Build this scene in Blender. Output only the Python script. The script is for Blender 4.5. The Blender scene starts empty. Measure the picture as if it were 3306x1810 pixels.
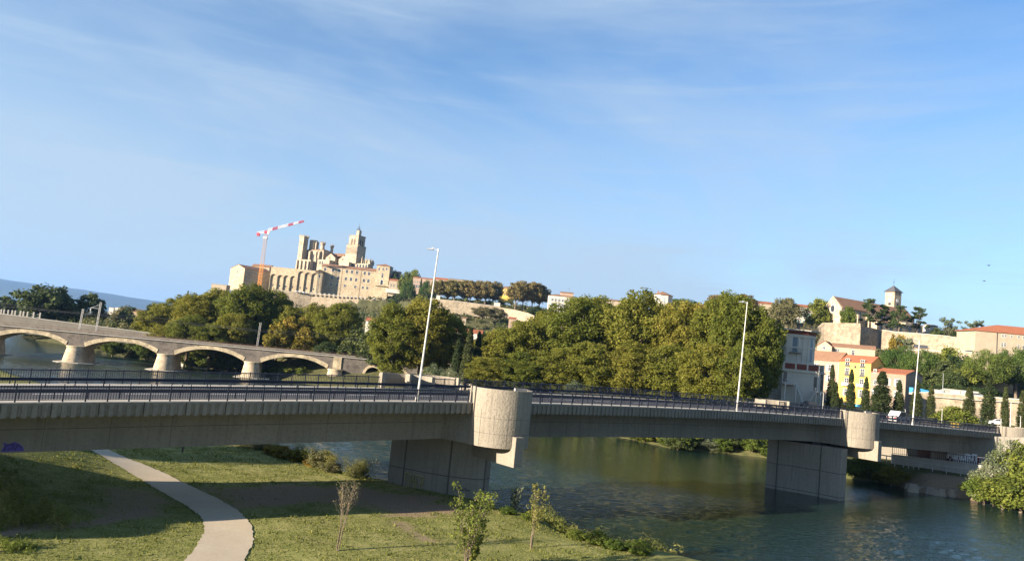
import bpy, math, random
import numpy as np
from math import sin, cos, tan, radians, pi, atan2, hypot, sqrt, exp
from mathutils import Vector, Matrix
SC = bpy.context.scene
COL = SC.collection
# ------------------------------------------------------------ camera
F, RHO, TH, CX, CY, HC = 2400.0, radians(5.6), radians(5.33), 1653, 905, 15.7
FW = Vector((0, cos(TH), sin(TH))); UP = Vector((0, -sin(TH), cos(TH))); RT = Vector((1, 0, 0))
CR = cos(RHO) * RT + sin(RHO) * UP; CU = cos(RHO) * UP - sin(RHO) * RT
cam = bpy.data.cameras.new("camera"); camo = bpy.data.objects.new("camera", cam); COL.objects.link(camo)
cam.sensor_width = 36; cam.lens = F / 3306 * 36; cam.clip_start = 0.5; cam.clip_end = 60000
camo.matrix_world = Matrix(((CR.x, CU.x, -FW.x, 0), (CR.y, CU.y, -FW.y, 0), (CR.z, CU.z, -FW.z, HC), (0, 0, 0, 1)))
SC.camera = camo
# ------------------------------------------------------------ light
SUN_AZ, SUN_EL = radians(32.5), radians(15.5)      # direction the light travels (from +X towards +Y), height of the sun
w = bpy.data.worlds.new("World"); SC.world = w; w.use_nodes = True
nt = w.node_tree; nt.nodes.clear()
out = nt.nodes.new('ShaderNodeOutputWorld'); bg = nt.nodes.new('ShaderNodeBackground'); bg.inputs[1].default_value = 0.07
sky = nt.nodes.new('ShaderNodeTexSky'); sky.sky_type = 'NISHITA'; sky.sun_disc = False
sky.sun_elevation = SUN_EL
sd = (-cos(SUN_AZ), -sin(SUN_AZ)); sky.sun_rotation = atan2(sd[0], sd[1])
sky.air_density = 1.0; sky.dust_density = 0.0; sky.ozone_density = 4.0; sky.altitude = 0
tc = nt.nodes.new('ShaderNodeTexCoord')
def skynoise(scale, rot, scl, lo, hi, detail=8, dist=0.6):
    mp = nt.nodes.new('ShaderNodeMapping'); mp.inputs['Rotation'].default_value = rot; mp.inputs['Scale'].default_value = scl
    nt.links.new(tc.outputs['Generated'], mp.inputs[0])
    n = nt.nodes.new('ShaderNodeTexNoise'); n.inputs['Scale'].default_value = scale; n.inputs['Detail'].default_value = detail
    n.inputs['Roughness'].default_value = 0.55; n.inputs['Distortion'].default_value = dist
    nt.links.new(mp.outputs[0], n.inputs[0])
    r = nt.nodes.new('ShaderNodeMapRange'); r.interpolation_type = 'SMOOTHSTEP'
    r.inputs[1].default_value = lo; r.inputs[2].default_value = hi
    nt.links.new(n.outputs[0], r.inputs[0]); return r.outputs[0]
def wmath(op, a, b):
    m = nt.nodes.new('ShaderNodeMath'); m.operation = op
    for i, v in enumerate((a, b)):
        if isinstance(v, (int, float)): m.inputs[i].default_value = v
        else: nt.links.new(v, m.inputs[i])
    return m.outputs[0]
c1 = skynoise(1.5, (0.2, 0.5, 0.3), (1.0, 1.0, 2.6), 0.42, 0.75)
c2 = skynoise(4.5, (0.1, 0.75, 0.2), (0.6, 0.6, 6.5), 0.47, 0.74, 10, 0.9)
cl = wmath('ADD', wmath('MULTIPLY', c1, 0.58), wmath('MULTIPLY', c2, 0.20))
sxyz = nt.nodes.new('ShaderNodeSeparateXYZ'); nt.links.new(tc.outputs['Generated'], sxyz.inputs[0])
def wrange(v, a, b, c, d):
    r = nt.nodes.new('ShaderNodeMapRange'); r.interpolation_type = 'SMOOTHSTEP'
    for i, q in enumerate((a, b, c, d)): r.inputs[i + 1].default_value = q
    nt.links.new(v, r.inputs[0]); return r.outputs[0]
# thin high veil, thicker towards the horizon and towards the west
cl = wmath('MINIMUM', wmath('ADD', cl, wmath('ADD', wrange(sxyz.outputs[2], 0.34, -0.02, 0.0, 0.68), wrange(sxyz.outputs[0], 0.05, -0.75, 0.0, 0.42))), 0.92)
mixc = nt.nodes.new('ShaderNodeMix'); mixc.data_type = 'RGBA'
hs = nt.nodes.new('ShaderNodeHueSaturation'); hs.inputs['Saturation'].default_value = 1.04; hs.inputs['Value'].default_value = 0.97; nt.links.new(sky.outputs[0], hs.inputs['Color'])
nt.links.new(cl, mixc.inputs[0]); nt.links.new(hs.outputs[0], mixc.inputs[6]); mixc.inputs[7].default_value = (2.35, 3.0, 3.7, 1)
nt.links.new(mixc.outputs[2], bg.inputs[0]); nt.links.new(bg.outputs[0], out.inputs[0])
sl = bpy.data.lights.new("sun", 'SUN'); sl.energy = 5.0; sl.angle = radians(0.5); sl.color = (1.0, 0.86, 0.69)
so = bpy.data.objects.new("sun", sl); COL.objects.link(so)
so.rotation_euler = Vector((cos(SUN_AZ) * cos(SUN_EL), sin(SUN_AZ) * cos(SUN_EL), -sin(SUN_EL))).to_track_quat('-Z', 'Y').to_euler()
SC.view_settings.view_transform = 'Standard'; SC.view_settings.look = 'None'; SC.view_settings.exposure = 1.72; SC.view_settings.gamma = 1
HAZE = 0.00005
SC.render.engine = 'CYCLES'; SC.cycles.volume_bounces = 0
# ------------------------------------------------------------ helpers
def at(px, py, Y):
    d = FW + CR * ((px - CX) / F) - CU * ((py - CY) / F); k = Y / d.y
    return Vector((d.x * k, Y, d.z * k + HC))
def onz(px, py, z):
    d = FW + CR * ((px - CX) / F) - CU * ((py - CY) / F); k = (z - HC) / d.z
    return Vector((d.x * k, d.y * k, z))
def sstep(a, b, x):
    t = np.clip((x - a) / (b - a), 0, 1); return t * t * (3 - 2 * t)
def tag(o, label=None, cat=None, group=None, kind=None):
    if label: o['label'] = label
    if cat: o['category'] = cat
    if group: o['group'] = group
    if kind: o['kind'] = kind
    return o
def thing(name, label, cat, loc=(0, 0, 0), rot=0, group=None):
    o = bpy.data.objects.new(name, None); COL.objects.link(o); o.location = loc; o.rotation_euler = (0, 0, rot)
    o.empty_display_size = 0.3
    return tag(o, label, cat, group)
def link(name, me, parent=None, loc=None, rot=None, scale=None):
    o = bpy.data.objects.new(name, me); COL.objects.link(o); o.parent = parent
    if loc is not None: o.location = loc
    if rot is not None: o.rotation_euler = rot if hasattr(rot, '__len__') else (0, 0, rot)
    if scale is not None: o.scale = scale
    return o
class MB:
    def __init__(s): s.v = []; s.f = []; s.m = []; s.cm = 0
    def add(s, vs, fs):
        b = len(s.v); s.v += [tuple(p) for p in vs]
        for f in fs: s.f.append(tuple(i + b for i in f)); s.m.append(s.cm)
        return s
    def mat(s, i): s.cm = i; return s
    def box(s, x0, x1, y0, y1, z0, z1, rot=0, piv=None, zt=None):
        vs = [(x0, y0, z0), (x1, y0, z0), (x1, y1, z0), (x0, y1, z0), (x0, y0, z1), (x1, y0, z1), (x1, y1, z1), (x0, y1, z1)]
        if rot:
            px, py = piv or ((x0 + x1) / 2, (y0 + y1) / 2); c, q = cos(rot), sin(rot)
            vs = [(px + (x - px) * c - (y - py) * q, py + (x - px) * q + (y - py) * c, z) for x, y, z in vs]
        return s.add(vs, [(0, 3, 2, 1), (4, 5, 6, 7), (0, 1, 5, 4), (1, 2, 6, 5), (2, 3, 7, 6), (3, 0, 4, 7)])
    def prism(s, poly, z0, z1, inset=0):
        n = len(poly); cx = sum(p[0] for p in poly) / n; cy = sum(p[1] for p in poly) / n; k = 1 - inset
        vs = [(p[0], p[1], z0) for p in poly] + [(cx + (p[0] - cx) * k, cy + (p[1] - cy) * k, z1) for p in poly]
        return s.add(vs, [tuple(range(n))[::-1], tuple(range(n, 2 * n))] + [(i, (i + 1) % n, n + (i + 1) % n, n + i) for i in range(n)])
    def yprism(s, poly, y0, y1):            # polygon in x,z pushed along y
        n = len(poly); vs = [(p[0], y0, p[1]) for p in poly] + [(p[0], y1, p[1]) for p in poly]
        return s.add(vs, [tuple(range(n)), tuple(range(n, 2 * n))[::-1]] + [((i + 1) % n, i, n + i, n + (i + 1) % n) for i in range(n)])
    def xprism(s, poly, x0, x1):            # polygon in y,z pushed along x
        n = len(poly); vs = [(x0, p[0], p[1]) for p in poly] + [(x1, p[0], p[1]) for p in poly]
        return s.add(vs, [tuple(range(n))[::-1], tuple(range(n, 2 * n))] + [(i, (i + 1) % n, n + (i + 1) % n, n + i) for i in range(n)])
    def tube(s, pts, rs, n=8, cap=True):
        pts = [Vector(p) for p in pts]; rings = []
        for i, p in enumerate(pts):
            d = (pts[min(i + 1, len(pts) - 1)] - pts[max(i - 1, 0)]).normalized()
            a = d.orthogonal().normalized() if abs(d.z) < 0.99 else Vector((1, 0, 0)); a = (a - d * a.dot(d)).normalized(); b = d.cross(a)
            r = rs[i] if hasattr(rs, '__len__') else rs
            rings.append([p + a * (r * cos(2 * pi * k / n)) + b * (r * sin(2 * pi * k / n)) for k in range(n)])
        vs = [v for r in rings for v in r]; fs = []
        for i in range(len(rings) - 1):
            for k in range(n): fs.append((i * n + k, i * n + (k + 1) % n, (i + 1) * n + (k + 1) % n, (i + 1) * n + k))
        if cap: fs += [tuple(range(n))[::-1], tuple((len(rings) - 1) * n + k for k in range(n))]
        return s.add(vs, fs)
    def cyl(s, x, y, z0, z1, r0, r1=None, n=16, a0=0):
        r1 = r0 if r1 is None else r1
        vs = [(x + r0 * cos(a0 + 2 * pi * k / n), y + r0 * sin(a0 + 2 * pi * k / n), z0) for k in range(n)] + [(x + r1 * cos(a0 + 2 * pi * k / n), y + r1 * sin(a0 + 2 * pi * k / n), z1) for k in range(n)]
        return s.add(vs, [tuple(range(n))[::-1], tuple(range(n, 2 * n))] + [(i, (i + 1) % n, n + (i + 1) % n, n + i) for i in range(n)])
    def sweep(s, rows, closed=True, cap=True):     # rows: list of cross-section loops of 3-D points
        n = len(rows[0]); vs = [p for r in rows for p in r]; fs = []
        for i in range(len(rows) - 1):
            for k in range(n if closed else n - 1): fs.append((i * n + k, (i + 1) * n + k, (i + 1) * n + (k + 1) % n, i * n + (k + 1) % n))
        if cap and closed: fs += [tuple(range(n)), tuple((len(rows) - 1) * n + k for k in range(n))[::-1]]
        return s.add(vs, fs)
    def mesh(s, name, mats, smooth=False):
        me = bpy.data.meshes.new(name); me.from_pydata(s.v, [], s.f)
        for m in (mats if isinstance(mats, (list, tuple)) else [mats]): me.materials.append(m)
        me.polygons.foreach_set('material_index', s.m)
        if smooth: me.polygons.foreach_set('use_smooth', [True] * len(s.f))
        me.update(); return me
    def build(s, name, mats, parent=None, smooth=False, **k):
        return link(name, s.mesh(name, mats, smooth), parent, **k)
def arrmesh(name, V, nface, fsize, mat, tone=None, mi=None):
    me = bpy.data.meshes.new(name); V = np.asarray(V, np.float32).reshape(-1, 3)
    me.vertices.add(len(V)); me.vertices.foreach_set('co', V.ravel())
    me.loops.add(nface * fsize); me.polygons.add(nface)
    me.loops.foreach_set('vertex_index', np.arange(nface * fsize, dtype=np.int32))
    me.polygons.foreach_set('loop_start', np.arange(0, nface * fsize, fsize, dtype=np.int32))
    me.polygons.foreach_set('loop_total', np.full(nface, fsize, np.int32))
    for m in (mat if isinstance(mat, (list, tuple)) else [mat]): me.materials.append(m)
    if tone is not None:
        a = me.attributes.new('tone', 'FLOAT', 'POINT'); a.data.foreach_set('value', np.asarray(tone, np.float32))
    me.update(); me.validate(); return me
# ------------------------------------------------------------ materials
def newmat(name):
    m = bpy.data.materials.new(name); m.use_nodes = True; n = m.node_tree; n.nodes.clear()
    o = n.nodes.new('ShaderNodeOutputMaterial'); return m, n, o
def N(n, t, **k):
    x = n.nodes.new(t)
    for a, b in k.items():
        if a.startswith('i_'):
            x.inputs[a[2:].replace('_', ' ')].default_value = b
        else: setattr(x, a, b)
    return x
def noise(n, vec, scale, detail=4, rough=0.6):
    x = N(n, 'ShaderNodeTexNoise'); x.inputs['Scale'].default_value = scale; x.inputs['Detail'].default_value = detail; x.inputs['Roughness'].default_value = rough
    n.links.new(vec, x.inputs['Vector']); return x.outputs[0]
def mapr(n, v, a, b, c=0.0, d=1.0, smooth=False):
    x = N(n, 'ShaderNodeMapRange'); 
    if smooth: x.interpolation_type = 'SMOOTHSTEP'
    n.links.new(v, x.inputs[0])
    for i, q in enumerate((a, b, c, d)): x.inputs[i + 1].default_value = q
    return x.outputs[0]
def mixc_(n, f, a, b, mode='MIX'):
    x = N(n, 'ShaderNodeMix', data_type='RGBA', blend_type=mode)
    if isinstance(f, (int, float)): x.inputs[0].default_value = f
    else: n.links.new(f, x.inputs[0])
    for i, c in ((6, a), (7, b)):
        if isinstance(c, (tuple, list)): x.inputs[i].default_value = (*c[:3], 1)
        else: n.links.new(c, x.inputs[i])
    return x.outputs[2]
def coord(n, sc=(1, 1, 1), kind='Object'):
    t = N(n, 'ShaderNodeTexCoord'); m = N(n, 'ShaderNodeMapping'); m.inputs['Scale'].default_value = sc
    n.links.new(t.outputs[kind], m.inputs[0]); return m.outputs[0]
def rock(name, c1, c2, c3=None, big=0.15, fine=2.0, rough=0.9, bump=0.3, bd=0.05, streak=0.0, sc=(1, 1, 1), spec=0.2):
    m, n, o = newmat(name); p = N(n, 'ShaderNodeBsdfPrincipled'); v = coord(n, sc)
    a = noise(n, v, big, 5, 0.65); col = mixc_(n, mapr(n, a, 0.35, 0.65), c1, c2)
    b = noise(n, v, fine, 5, 0.7)
    if c3: col = mixc_(n, mapr(n, b, 0.5, 0.75), col, c3)
    if streak:
        vs = coord(n, (2.2, 2.2, 0.12)); s = noise(n, vs, 1.6, 4, 0.6)
        col = mixc_(n, mapr(n, s, 0.5, 0.8, 0, streak), col, tuple(x * 0.35 for x in c1))
    bp = N(n, 'ShaderNodeBump'); bp.inputs['Strength'].default_value = bump; bp.inputs['Distance'].default_value = bd
    n.links.new(b, bp.inputs['Height']); n.links.new(bp.outputs[0], p.inputs['Normal'])
    n.links.new(col, p.inputs['Base Color']); p.inputs['Roughness'].default_value = rough; p.inputs['Specular IOR Level'].default_value = spec
    n.links.new(p.outputs[0], o.inputs[0]); return m
def masonry(name, c1, c2, mortar, bw=0.8, bh=0.35, big=0.1, bump=0.5):
    m, n, o = newmat(name); p = N(n, 'ShaderNodeBsdfPrincipled')
    t = N(n, 'ShaderNodeTexCoord'); sx = N(n, 'ShaderNodeSeparateXYZ'); n.links.new(t.outputs['Object'], sx.inputs[0])
    ad = N(n, 'ShaderNodeMath', operation='ADD'); n.links.new(sx.outputs[0], ad.inputs[0]); n.links.new(sx.outputs[1], ad.inputs[1])
    cb = N(n, 'ShaderNodeCombineXYZ'); n.links.new(ad.outputs[0], cb.inputs[0]); n.links.new(sx.outputs[2], cb.inputs[1])
    br = N(n, 'ShaderNodeTexBrick'); n.links.new(cb.outputs[0], br.inputs[0]); br.inputs['Scale'].default_value = 1
    br.inputs['Brick Width'].default_value = bw; br.inputs['Row Height'].default_value = bh; br.inputs['Mortar Size'].default_value = 0.03
    br.inputs[1].default_value = (*c1, 1); br.inputs[2].default_value = (*c2, 1); br.inputs[3].default_value = (*mortar, 1)
    a = noise(n, t.outputs['Object'], big, 6, 0.7); col = mixc_(n, mapr(n, a, 0.42, 0.60, 0, 0.8), br.outputs[0], tuple(x * 0.55 for x in c2))
    f = noise(n, t.outputs['Object'], 0.55, 7, 0.75); col = mixc_(n, mapr(n, f, 0.40, 0.66, 0, 0.85), col, tuple(min(1, x * 1.35) for x in c1))
    bp = N(n, 'ShaderNodeBump'); bp.inputs['Strength'].default_value = bump; bp.inputs['Distance'].default_value = 0.06
    n.links.new(f, bp.inputs['Height']); n.links.new(bp.outputs[0], p.inputs['Normal'])
    n.links.new(col, p.inputs['Base Color']); p.inputs['Roughness'].default_value = 0.92; p.inputs['Specular IOR Level'].default_value = 0.15
    n.links.new(p.outputs[0], o.inputs[0]); return m
def plain(name, c, rough=0.6, metal=0.0, var=0.15, spec=0.5):
    m, n, o = newmat(name); p = N(n, 'ShaderNodeBsdfPrincipled'); v = coord(n); a = noise(n, v, 1.7, 3)
    col = mixc_(n, mapr(n, a, 0.3, 0.7), tuple(x * (1 - var) for x in c), tuple(min(1, x * (1 + var)) for x in c))
    n.links.new(col, p.inputs['Base Color']); p.inputs['Roughness'].default_value = rough; p.inputs['Metallic'].default_value = metal
    p.inputs['Specular IOR Level'].default_value = spec
    n.links.new(p.outputs[0], o.inputs[0]); return m
def tile(name, c1, c2, c3):
    m, n, o = newmat(name); p = N(n, 'ShaderNodeBsdfPrincipled'); v = coord(n)
    a = noise(n, v, 0.5, 5, 0.7); b = noise(n, v, 3.5, 3, 0.7)
    col = mixc_(n, mapr(n, a, 0.3, 0.7), c1, c2); col = mixc_(n, mapr(n, b, 0.5, 0.72), col, c3)
    wv = N(n, 'ShaderNodeTexWave'); wv.inputs['Scale'].default_value = 1.6; n.links.new(v, wv.inputs[0])
    bp = N(n, 'ShaderNodeBump'); bp.inputs['Strength'].default_value = 0.5; bp.inputs['Distance'].default_value = 0.08
    n.links.new(wv.outputs[1], bp.inputs['Height']); n.links.new(bp.outputs[0], p.inputs['Normal'])
    n.links.new(col, p.inputs['Base Color']); p.inputs['Roughness'].default_value = 0.9; p.inputs['Specular IOR Level'].default_value = 0.15
    n.links.new(p.outputs[0], o.inputs[0]); return m
def leafmat(name, dark, mid, light, trans=0.35, rough=0.75):
    m, n, o = newmat(name); at_ = N(n, 'ShaderNodeAttribute', attribute_name='tone')
    cr = N(n, 'ShaderNodeValToRGB'); n.links.new(at_.outputs['Fac'], cr.inputs[0])
    e = cr.color_ramp.elements; e[0].color = (*dark, 1); e[1].color = (*light, 1); e[0].position = 0.05; e[1].position = 0.95
    x = e.new(0.5); x.color = (*mid, 1)
    oi = N(n, 'ShaderNodeObjectInfo'); hv = N(n, 'ShaderNodeHueSaturation'); n.links.new(cr.outputs[0], hv.inputs['Color'])
    n.links.new(mapr(n, oi.outputs['Random'], 0, 1, 0.468, 0.516), hv.inputs['Hue']); n.links.new(mapr(n, oi.outputs['Random'], 1, 0, 0.82, 1.2), hv.inputs['Value'])
    p = N(n, 'ShaderNodeBsdfPrincipled'); n.links.new(hv.outputs[0], p.inputs['Base Color']); p.inputs['Roughness'].default_value = rough; p.inputs['Specular IOR Level'].default_value = 0.25
    tr = N(n, 'ShaderNodeBsdfTranslucent'); n.links.new(mixc_(n, 0.5, hv.outputs[0], (0.16, 0.18, 0.02)), tr.inputs[0])
    ms = N(n, 'ShaderNodeMixShader'); ms.inputs[0].default_value = trans; n.links.new(p.outputs[0], ms.inputs[1]); n.links.new(tr.outputs[0], ms.inputs[2])
    n.links.new(ms.outputs[0], o.inputs[0]); return m
CONC = rock('weathered_concrete', (0.20, 0.18, 0.15), (0.26, 0.235, 0.195), (0.165, 0.15, 0.125), 0.12, 5.0, 0.9, 0.35, 0.02, streak=0.45)
CONCD = rock('stained_concrete', (0.165, 0.152, 0.125), (0.22, 0.20, 0.165), (0.13, 0.118, 0.10), 0.2, 4.0, 0.92, 0.3, 0.02, streak=0.4)
CONCR = rock('rough_cast_concrete', (0.22, 0.195, 0.155), (0.27, 0.238, 0.19), (0.17, 0.15, 0.12), 0.25, 4.5, 0.95, 1.0, 0.09, streak=0.45)
CONCL = rock('pale_concrete', (0.36, 0.335, 0.29), (0.42, 0.395, 0.35), (0.30, 0.275, 0.24), 0.3, 4.0, 0.9, 0.2, 0.01, streak=0.35)
JOINT = plain('joint_shadow_gap', (0.10, 0.09, 0.075), 0.95, spec=0.1)
ASPH = rock('asphalt', (0.055, 0.055, 0.06), (0.07, 0.07, 0.075), (0.09, 0.09, 0.09), 0.3, 8, 0.9, 0.2, 0.01)
PAINTW = plain('road_paint', (0.7, 0.7, 0.68), 0.7, var=0.1)
RAIL = plain('dark_railing_paint', (0.018, 0.022, 0.04), 0.45)
GALV = plain('galvanised_steel', (0.45, 0.46, 0.47), 0.45, 0.6)
POLE = plain('pale_pole_paint', (0.42, 0.41, 0.385), 0.4, 0.1)
STONE = masonry('pale_ashlar', (0.40, 0.325, 0.22), (0.32, 0.26, 0.175), (0.22, 0.18, 0.125), 1.2, 0.5, 0.08)
STONEC = masonry('cathedral_stone', (0.38, 0.32, 0.235), (0.30, 0.25, 0.18), (0.21, 0.175, 0.125), 1.0, 0.5, 0.12)
RUBBLE = masonry('rubble_wall', (0.32, 0.265, 0.19), (0.22, 0.18, 0.13), (0.14, 0.117, 0.087), 0.7, 0.3, 0.07, 0.8)
GREYST = masonry('grey_spandrel_stone', (0.15, 0.13, 0.11), (0.11, 0.098, 0.085), (0.075, 0.068, 0.06), 0.9, 0.35, 0.15)
RINGST = masonry('arch_ring_stone', (0.46, 0.385, 0.26), (0.32, 0.265, 0.18), (0.15, 0.125, 0.09), 0.55, 3.0, 0.3)
TILE = tile('roman_tiles_brown', (0.22, 0.12, 0.075), (0.29, 0.17, 0.105), (0.16, 0.10, 0.07))
TILER = tile('roman_tiles_red', (0.30, 0.105, 0.055), (0.36, 0.14, 0.07), (0.22, 0.09, 0.055))
SLATE = tile('slate', (0.07, 0.075, 0.085), (0.10, 0.10, 0.11), (0.05, 0.05, 0.06))
PLW = rock('white_render', (0.54, 0.505, 0.44), (0.46, 0.43, 0.37), None, 0.3, 3, 0.9, 0.1, 0.01, streak=0.25)
PLC = rock('cream_render', (0.38, 0.315, 0.23), (0.32, 0.265, 0.19), None, 0.3, 3, 0.9, 0.1, 0.01, streak=0.3)
PLY = rock('yellow_render', (0.66, 0.45, 0.11), (0.60, 0.41, 0.10), None, 0.3, 3, 0.9, 0.1, 0.01, streak=0.15)
PLG = rock('grey_brown_render', (0.27, 0.215, 0.165), (0.22, 0.175, 0.13), (0.30, 0.24, 0.185), 0.25, 2, 0.9, 0.2, 0.02, streak=0.5)
PLP = rock('pink_render', (0.36, 0.265, 0.20), (0.31, 0.225, 0.17), None, 0.3, 3, 0.9, 0.1, 0.01, streak=0.3)
GLASS = plain('dark_window', (0.035, 0.04, 0.05), 0.15)
WFR = plain('pale_window_frame', (0.6, 0.58, 0.54), 0.6)
SHUT = plain('grey_blue_shutter', (0.30, 0.34, 0.36), 0.7)
TEAL = plain('teal_shutter', (0.16, 0.36, 0.36), 0.7)
BRICKR = plain('dark_red_panel', (0.16, 0.045, 0.03), 0.9)
IRON = plain('wrought_iron', (0.03, 0.03, 0.035), 0.5)
BARK = rock('bark', (0.12, 0.09, 0.06), (0.19, 0.15, 0.11), (0.28, 0.24, 0.18), 0.8, 3, 0.95, 0.5, 0.03)
CREDW = plain('crane_white', (0.75, 0.73, 0.72), 0.5); CRED = plain('crane_red', (0.52, 0.03, 0.05), 0.5)
CORA = plain('crane_orange', (0.75, 0.30, 0.04), 0.5); CGRE = plain('crane_dusty_steel', (0.42, 0.30, 0.24), 0.6)
L_PLANE = leafmat('plane_leaves', (0.105, 0.125, 0.018), (0.175, 0.192, 0.028), (0.25, 0.245, 0.04), 0.55)
L_YEL = leafmat('turning_leaves', (0.09, 0.08, 0.012), (0.20, 0.165, 0.02), (0.34, 0.25, 0.03))
L_BROWN = leafmat('dry_plane_leaves', (0.10, 0.095, 0.035), (0.20, 0.17, 0.062), (0.29, 0.23, 0.085))
L_DARK = leafmat('evergreen_leaves', (0.02, 0.036, 0.012), (0.045, 0.07, 0.02), (0.085, 0.11, 0.03), 0.25)
L_GREEN = leafmat('bush_leaves', (0.04, 0.065, 0.01), (0.095, 0.135, 0.02), (0.18, 0.22, 0.035))
L_PINE = leafmat('pine_needles', (0.022, 0.05, 0.01), (0.06, 0.105, 0.018), (0.11, 0.165, 0.028), 0.25)
L_CYP = leafmat('cypress_needles', (0.012, 0.022, 0.007), (0.030, 0.045, 0.012), (0.055, 0.070, 0.018), 0.1)
L_OLIVE = leafmat('silver_leaves', (0.06, 0.08, 0.04), (0.12, 0.15, 0.08), (0.22, 0.25, 0.15))
L_DULL = leafmat('dull_shrub_leaves', (0.065, 0.072, 0.03), (0.13, 0.128, 0.055), (0.21, 0.19, 0.09))
L_GRASS = leafmat('rank_grass', (0.08, 0.10, 0.015), (0.17, 0.18, 0.04), (0.32, 0.28, 0.09))
STONEL = masonry('pale_church_stone', (0.43, 0.35, 0.245), (0.34, 0.275, 0.19), (0.24, 0.19, 0.135), 1.0, 0.5, 0.12)
L_REED = leafmat('dry_reeds', (0.12, 0.09, 0.04), (0.24, 0.17, 0.07), (0.36, 0.27, 0.12))
# ------------------------------------------------------------ terrain
NS = np.array([(140, -40), (60, 30), (30, 52), (15.2, 62.2), (7.2, 64.2), (5.4, 70.5), (1.5, 71.8), (.3, 74), (-1.5, 79), (-10.6, 80.3), (-13.2, 81.3), (-17.3, 83.8), (-21.7, 88.7), (-29.4, 96.8), (-36, 100), (-60, 120), (-91, 148), (-110, 166), (-150, 205), (-240, 290), (-340, 420), (-520, 650), (-900, 1100), (-2500, 3000)], float)
FS = np.array([(260, -60), (140, 60), (100, 98), (78.8, 111.5), (73.1, 114.5), (66.4, 117.6), (65, 124), (58.5, 126), (52.3, 144.5), (44, 146), (34.3, 144), (27.7, 154), (0, 172), (-40, 208), (-69, 228), (-92, 244), (-110, 256), (-136, 266), (-170, 298), (-213, 330), (-250, 390), (-400, 600), (-700, 1000), (-2200, 3000)], float)
RIDGE = np.array([(-700, 1700, 10), (-420, 1250, 28), (-345, 960, 40), (-318, 830, 46), (-250, 765, 49), (-180, 735, 49.5), (-110, 690, 50), (-60, 615, 50), (20, 590, 49), (70, 540, 48), (120, 450, 46), (165, 400, 46), (213, 385, 42), (262, 352, 37), (310, 330, 33), (420, 290, 30), (700, 200, 28), (1500, 0, 28)], float)
def pldist(X, Y, P, vals=None):
    best = np.full(X.shape, 1e18); side = np.zeros(X.shape); val = np.zeros(X.shape)
    for i in range(len(P) - 1):
        ax, ay = P[i][:2]; bx, by = P[i + 1][:2]; dx, dy = bx - ax, by - ay
        t = np.clip(((X - ax) * dx + (Y - ay) * dy) / (dx * dx + dy * dy), 0, 1)
        qx, qy = X - ax - t * dx, Y - ay - t * dy; d = qx * qx + qy * qy
        s = dx * (Y - ay) - dy * (X - ax); m = d < best
        best = np.where(m, d, best); side = np.where(m, s, side)
        if vals is not None: val = np.where(m, vals[i] + t * (vals[i + 1] - vals[i]), val)
    return np.sqrt(best), side, val
def inpoly(X, Y, P):
    c = np.zeros(X.shape, bool); n = len(P)
    for i in range(n):
        x0, y0 = P[i]; x1, y1 = P[(i + 1) % n]
        if y0 == y1: continue
        c ^= ((y0 > Y) != (y1 > Y)) & (X < (x1 - x0) * (Y - y0) / (y1 - y0) + x0)
    return c
RIV = np.concatenate([NS, FS[::-1]])
def fnoise(X, Y, s, seed=0):
    a = seed * 1.7
    return (np.sin(X * s + 1.3 * np.sin(Y * s * 0.7 + a) + a) + np.sin(Y * s * 1.13 + 1.7 * np.sin(X * s * 0.61 + 2 * a)) + 0.5 * np.sin((X + Y) * s * 2.3 + a)) / 2.5
def terrain(X, Y):
    X = np.asarray(X, float); Y = np.asarray(Y, float)
    dn, _, _ = pldist(X, Y, NS); df, _, _ = pldist(X, Y, FS); inw = inpoly(X, Y, RIV)
    d = np.minimum(dn, df) + 0.35 * fnoise(X, Y, 0.9, 1)
    near = 1.35 * (1 - np.exp(-np.maximum(d, 0) / 1.5)) + 0.10 * fnoise(X, Y, 0.25, 2) + 3.2 * np.exp(-((X + 47) ** 2 / 11 ** 2 + (Y - 60) ** 2 / 15 ** 2)) + 0.9 * np.exp(-((X + 34) ** 2 / 4.5 ** 2 + (Y - 50) ** 2 / 3 ** 2)) + 9.5 * np.exp(-((X + 74) ** 2 / 13 ** 2 + (Y - 60) ** 2 / 24 ** 2))
    near = near + np.where((Y < 20), 0, 0)
    q = sstep(35, 60, X) * (1 - sstep(150, 165, Y))            # quay part of the far bank
    bank = 7.6 * sstep(0, 15, df) + 1.0 * sstep(30, 80, df)
    quay = 2.5 * sstep(-0.5, 4, df) + 6.3 * sstep(24.5, 25.5, df)
    far = bank * (1 - q) + quay * q
    far = far - 3.0 * sstep(-120, -200, X) * sstep(0, 10, df)
    far = far - (far - np.minimum(far, 2.2)) * (1 - sstep(-20, 25, X)) * (1 - sstep(224, 240, Y))
    # street terrace and wall on the right
    dr, s, H = pldist(X, Y, RIDGE, RIDGE[:, 2]); ins = s > 0
    Wd = np.where(X > 120, 95, 120)
    k = np.where(ins, 1, sstep(-1, 0, -dr / Wd))
    k = np.where(ins, k, k * 0.76)
    far = far * (1 - k) + np.where(ins, np.minimum(H + dr * 0.02, 62), H) * k
    far = far * (1 - 0.9 * sstep(1500, 3000, Y)) 
    z = np.where(dn < df, near, far)
    z = np.where(inw, -3 * sstep(0, 4, d) - 0.1, z + 0.12)
    return z
def tz(x, y): return float(terrain(np.array([x]), np.array([y]))[0])
def axis(segs):
    out = [segs[0][0]]
    for a, b, st in segs:
        n = max(1, int(round((b - a) / st))); out += [a + (b - a) * (i + 1) / n for i in range(n)]
    return np.array(out)
gx = axis([(-16000, -3000, 1300), (-3000, -800, 110), (-800, -240, 14), (-240, -60, 2.6), (-60, 90, 0.75), (90, 330, 2.4), (330, 800, 16), (800, 3000, 110), (3000, 16000, 1300)])
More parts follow.
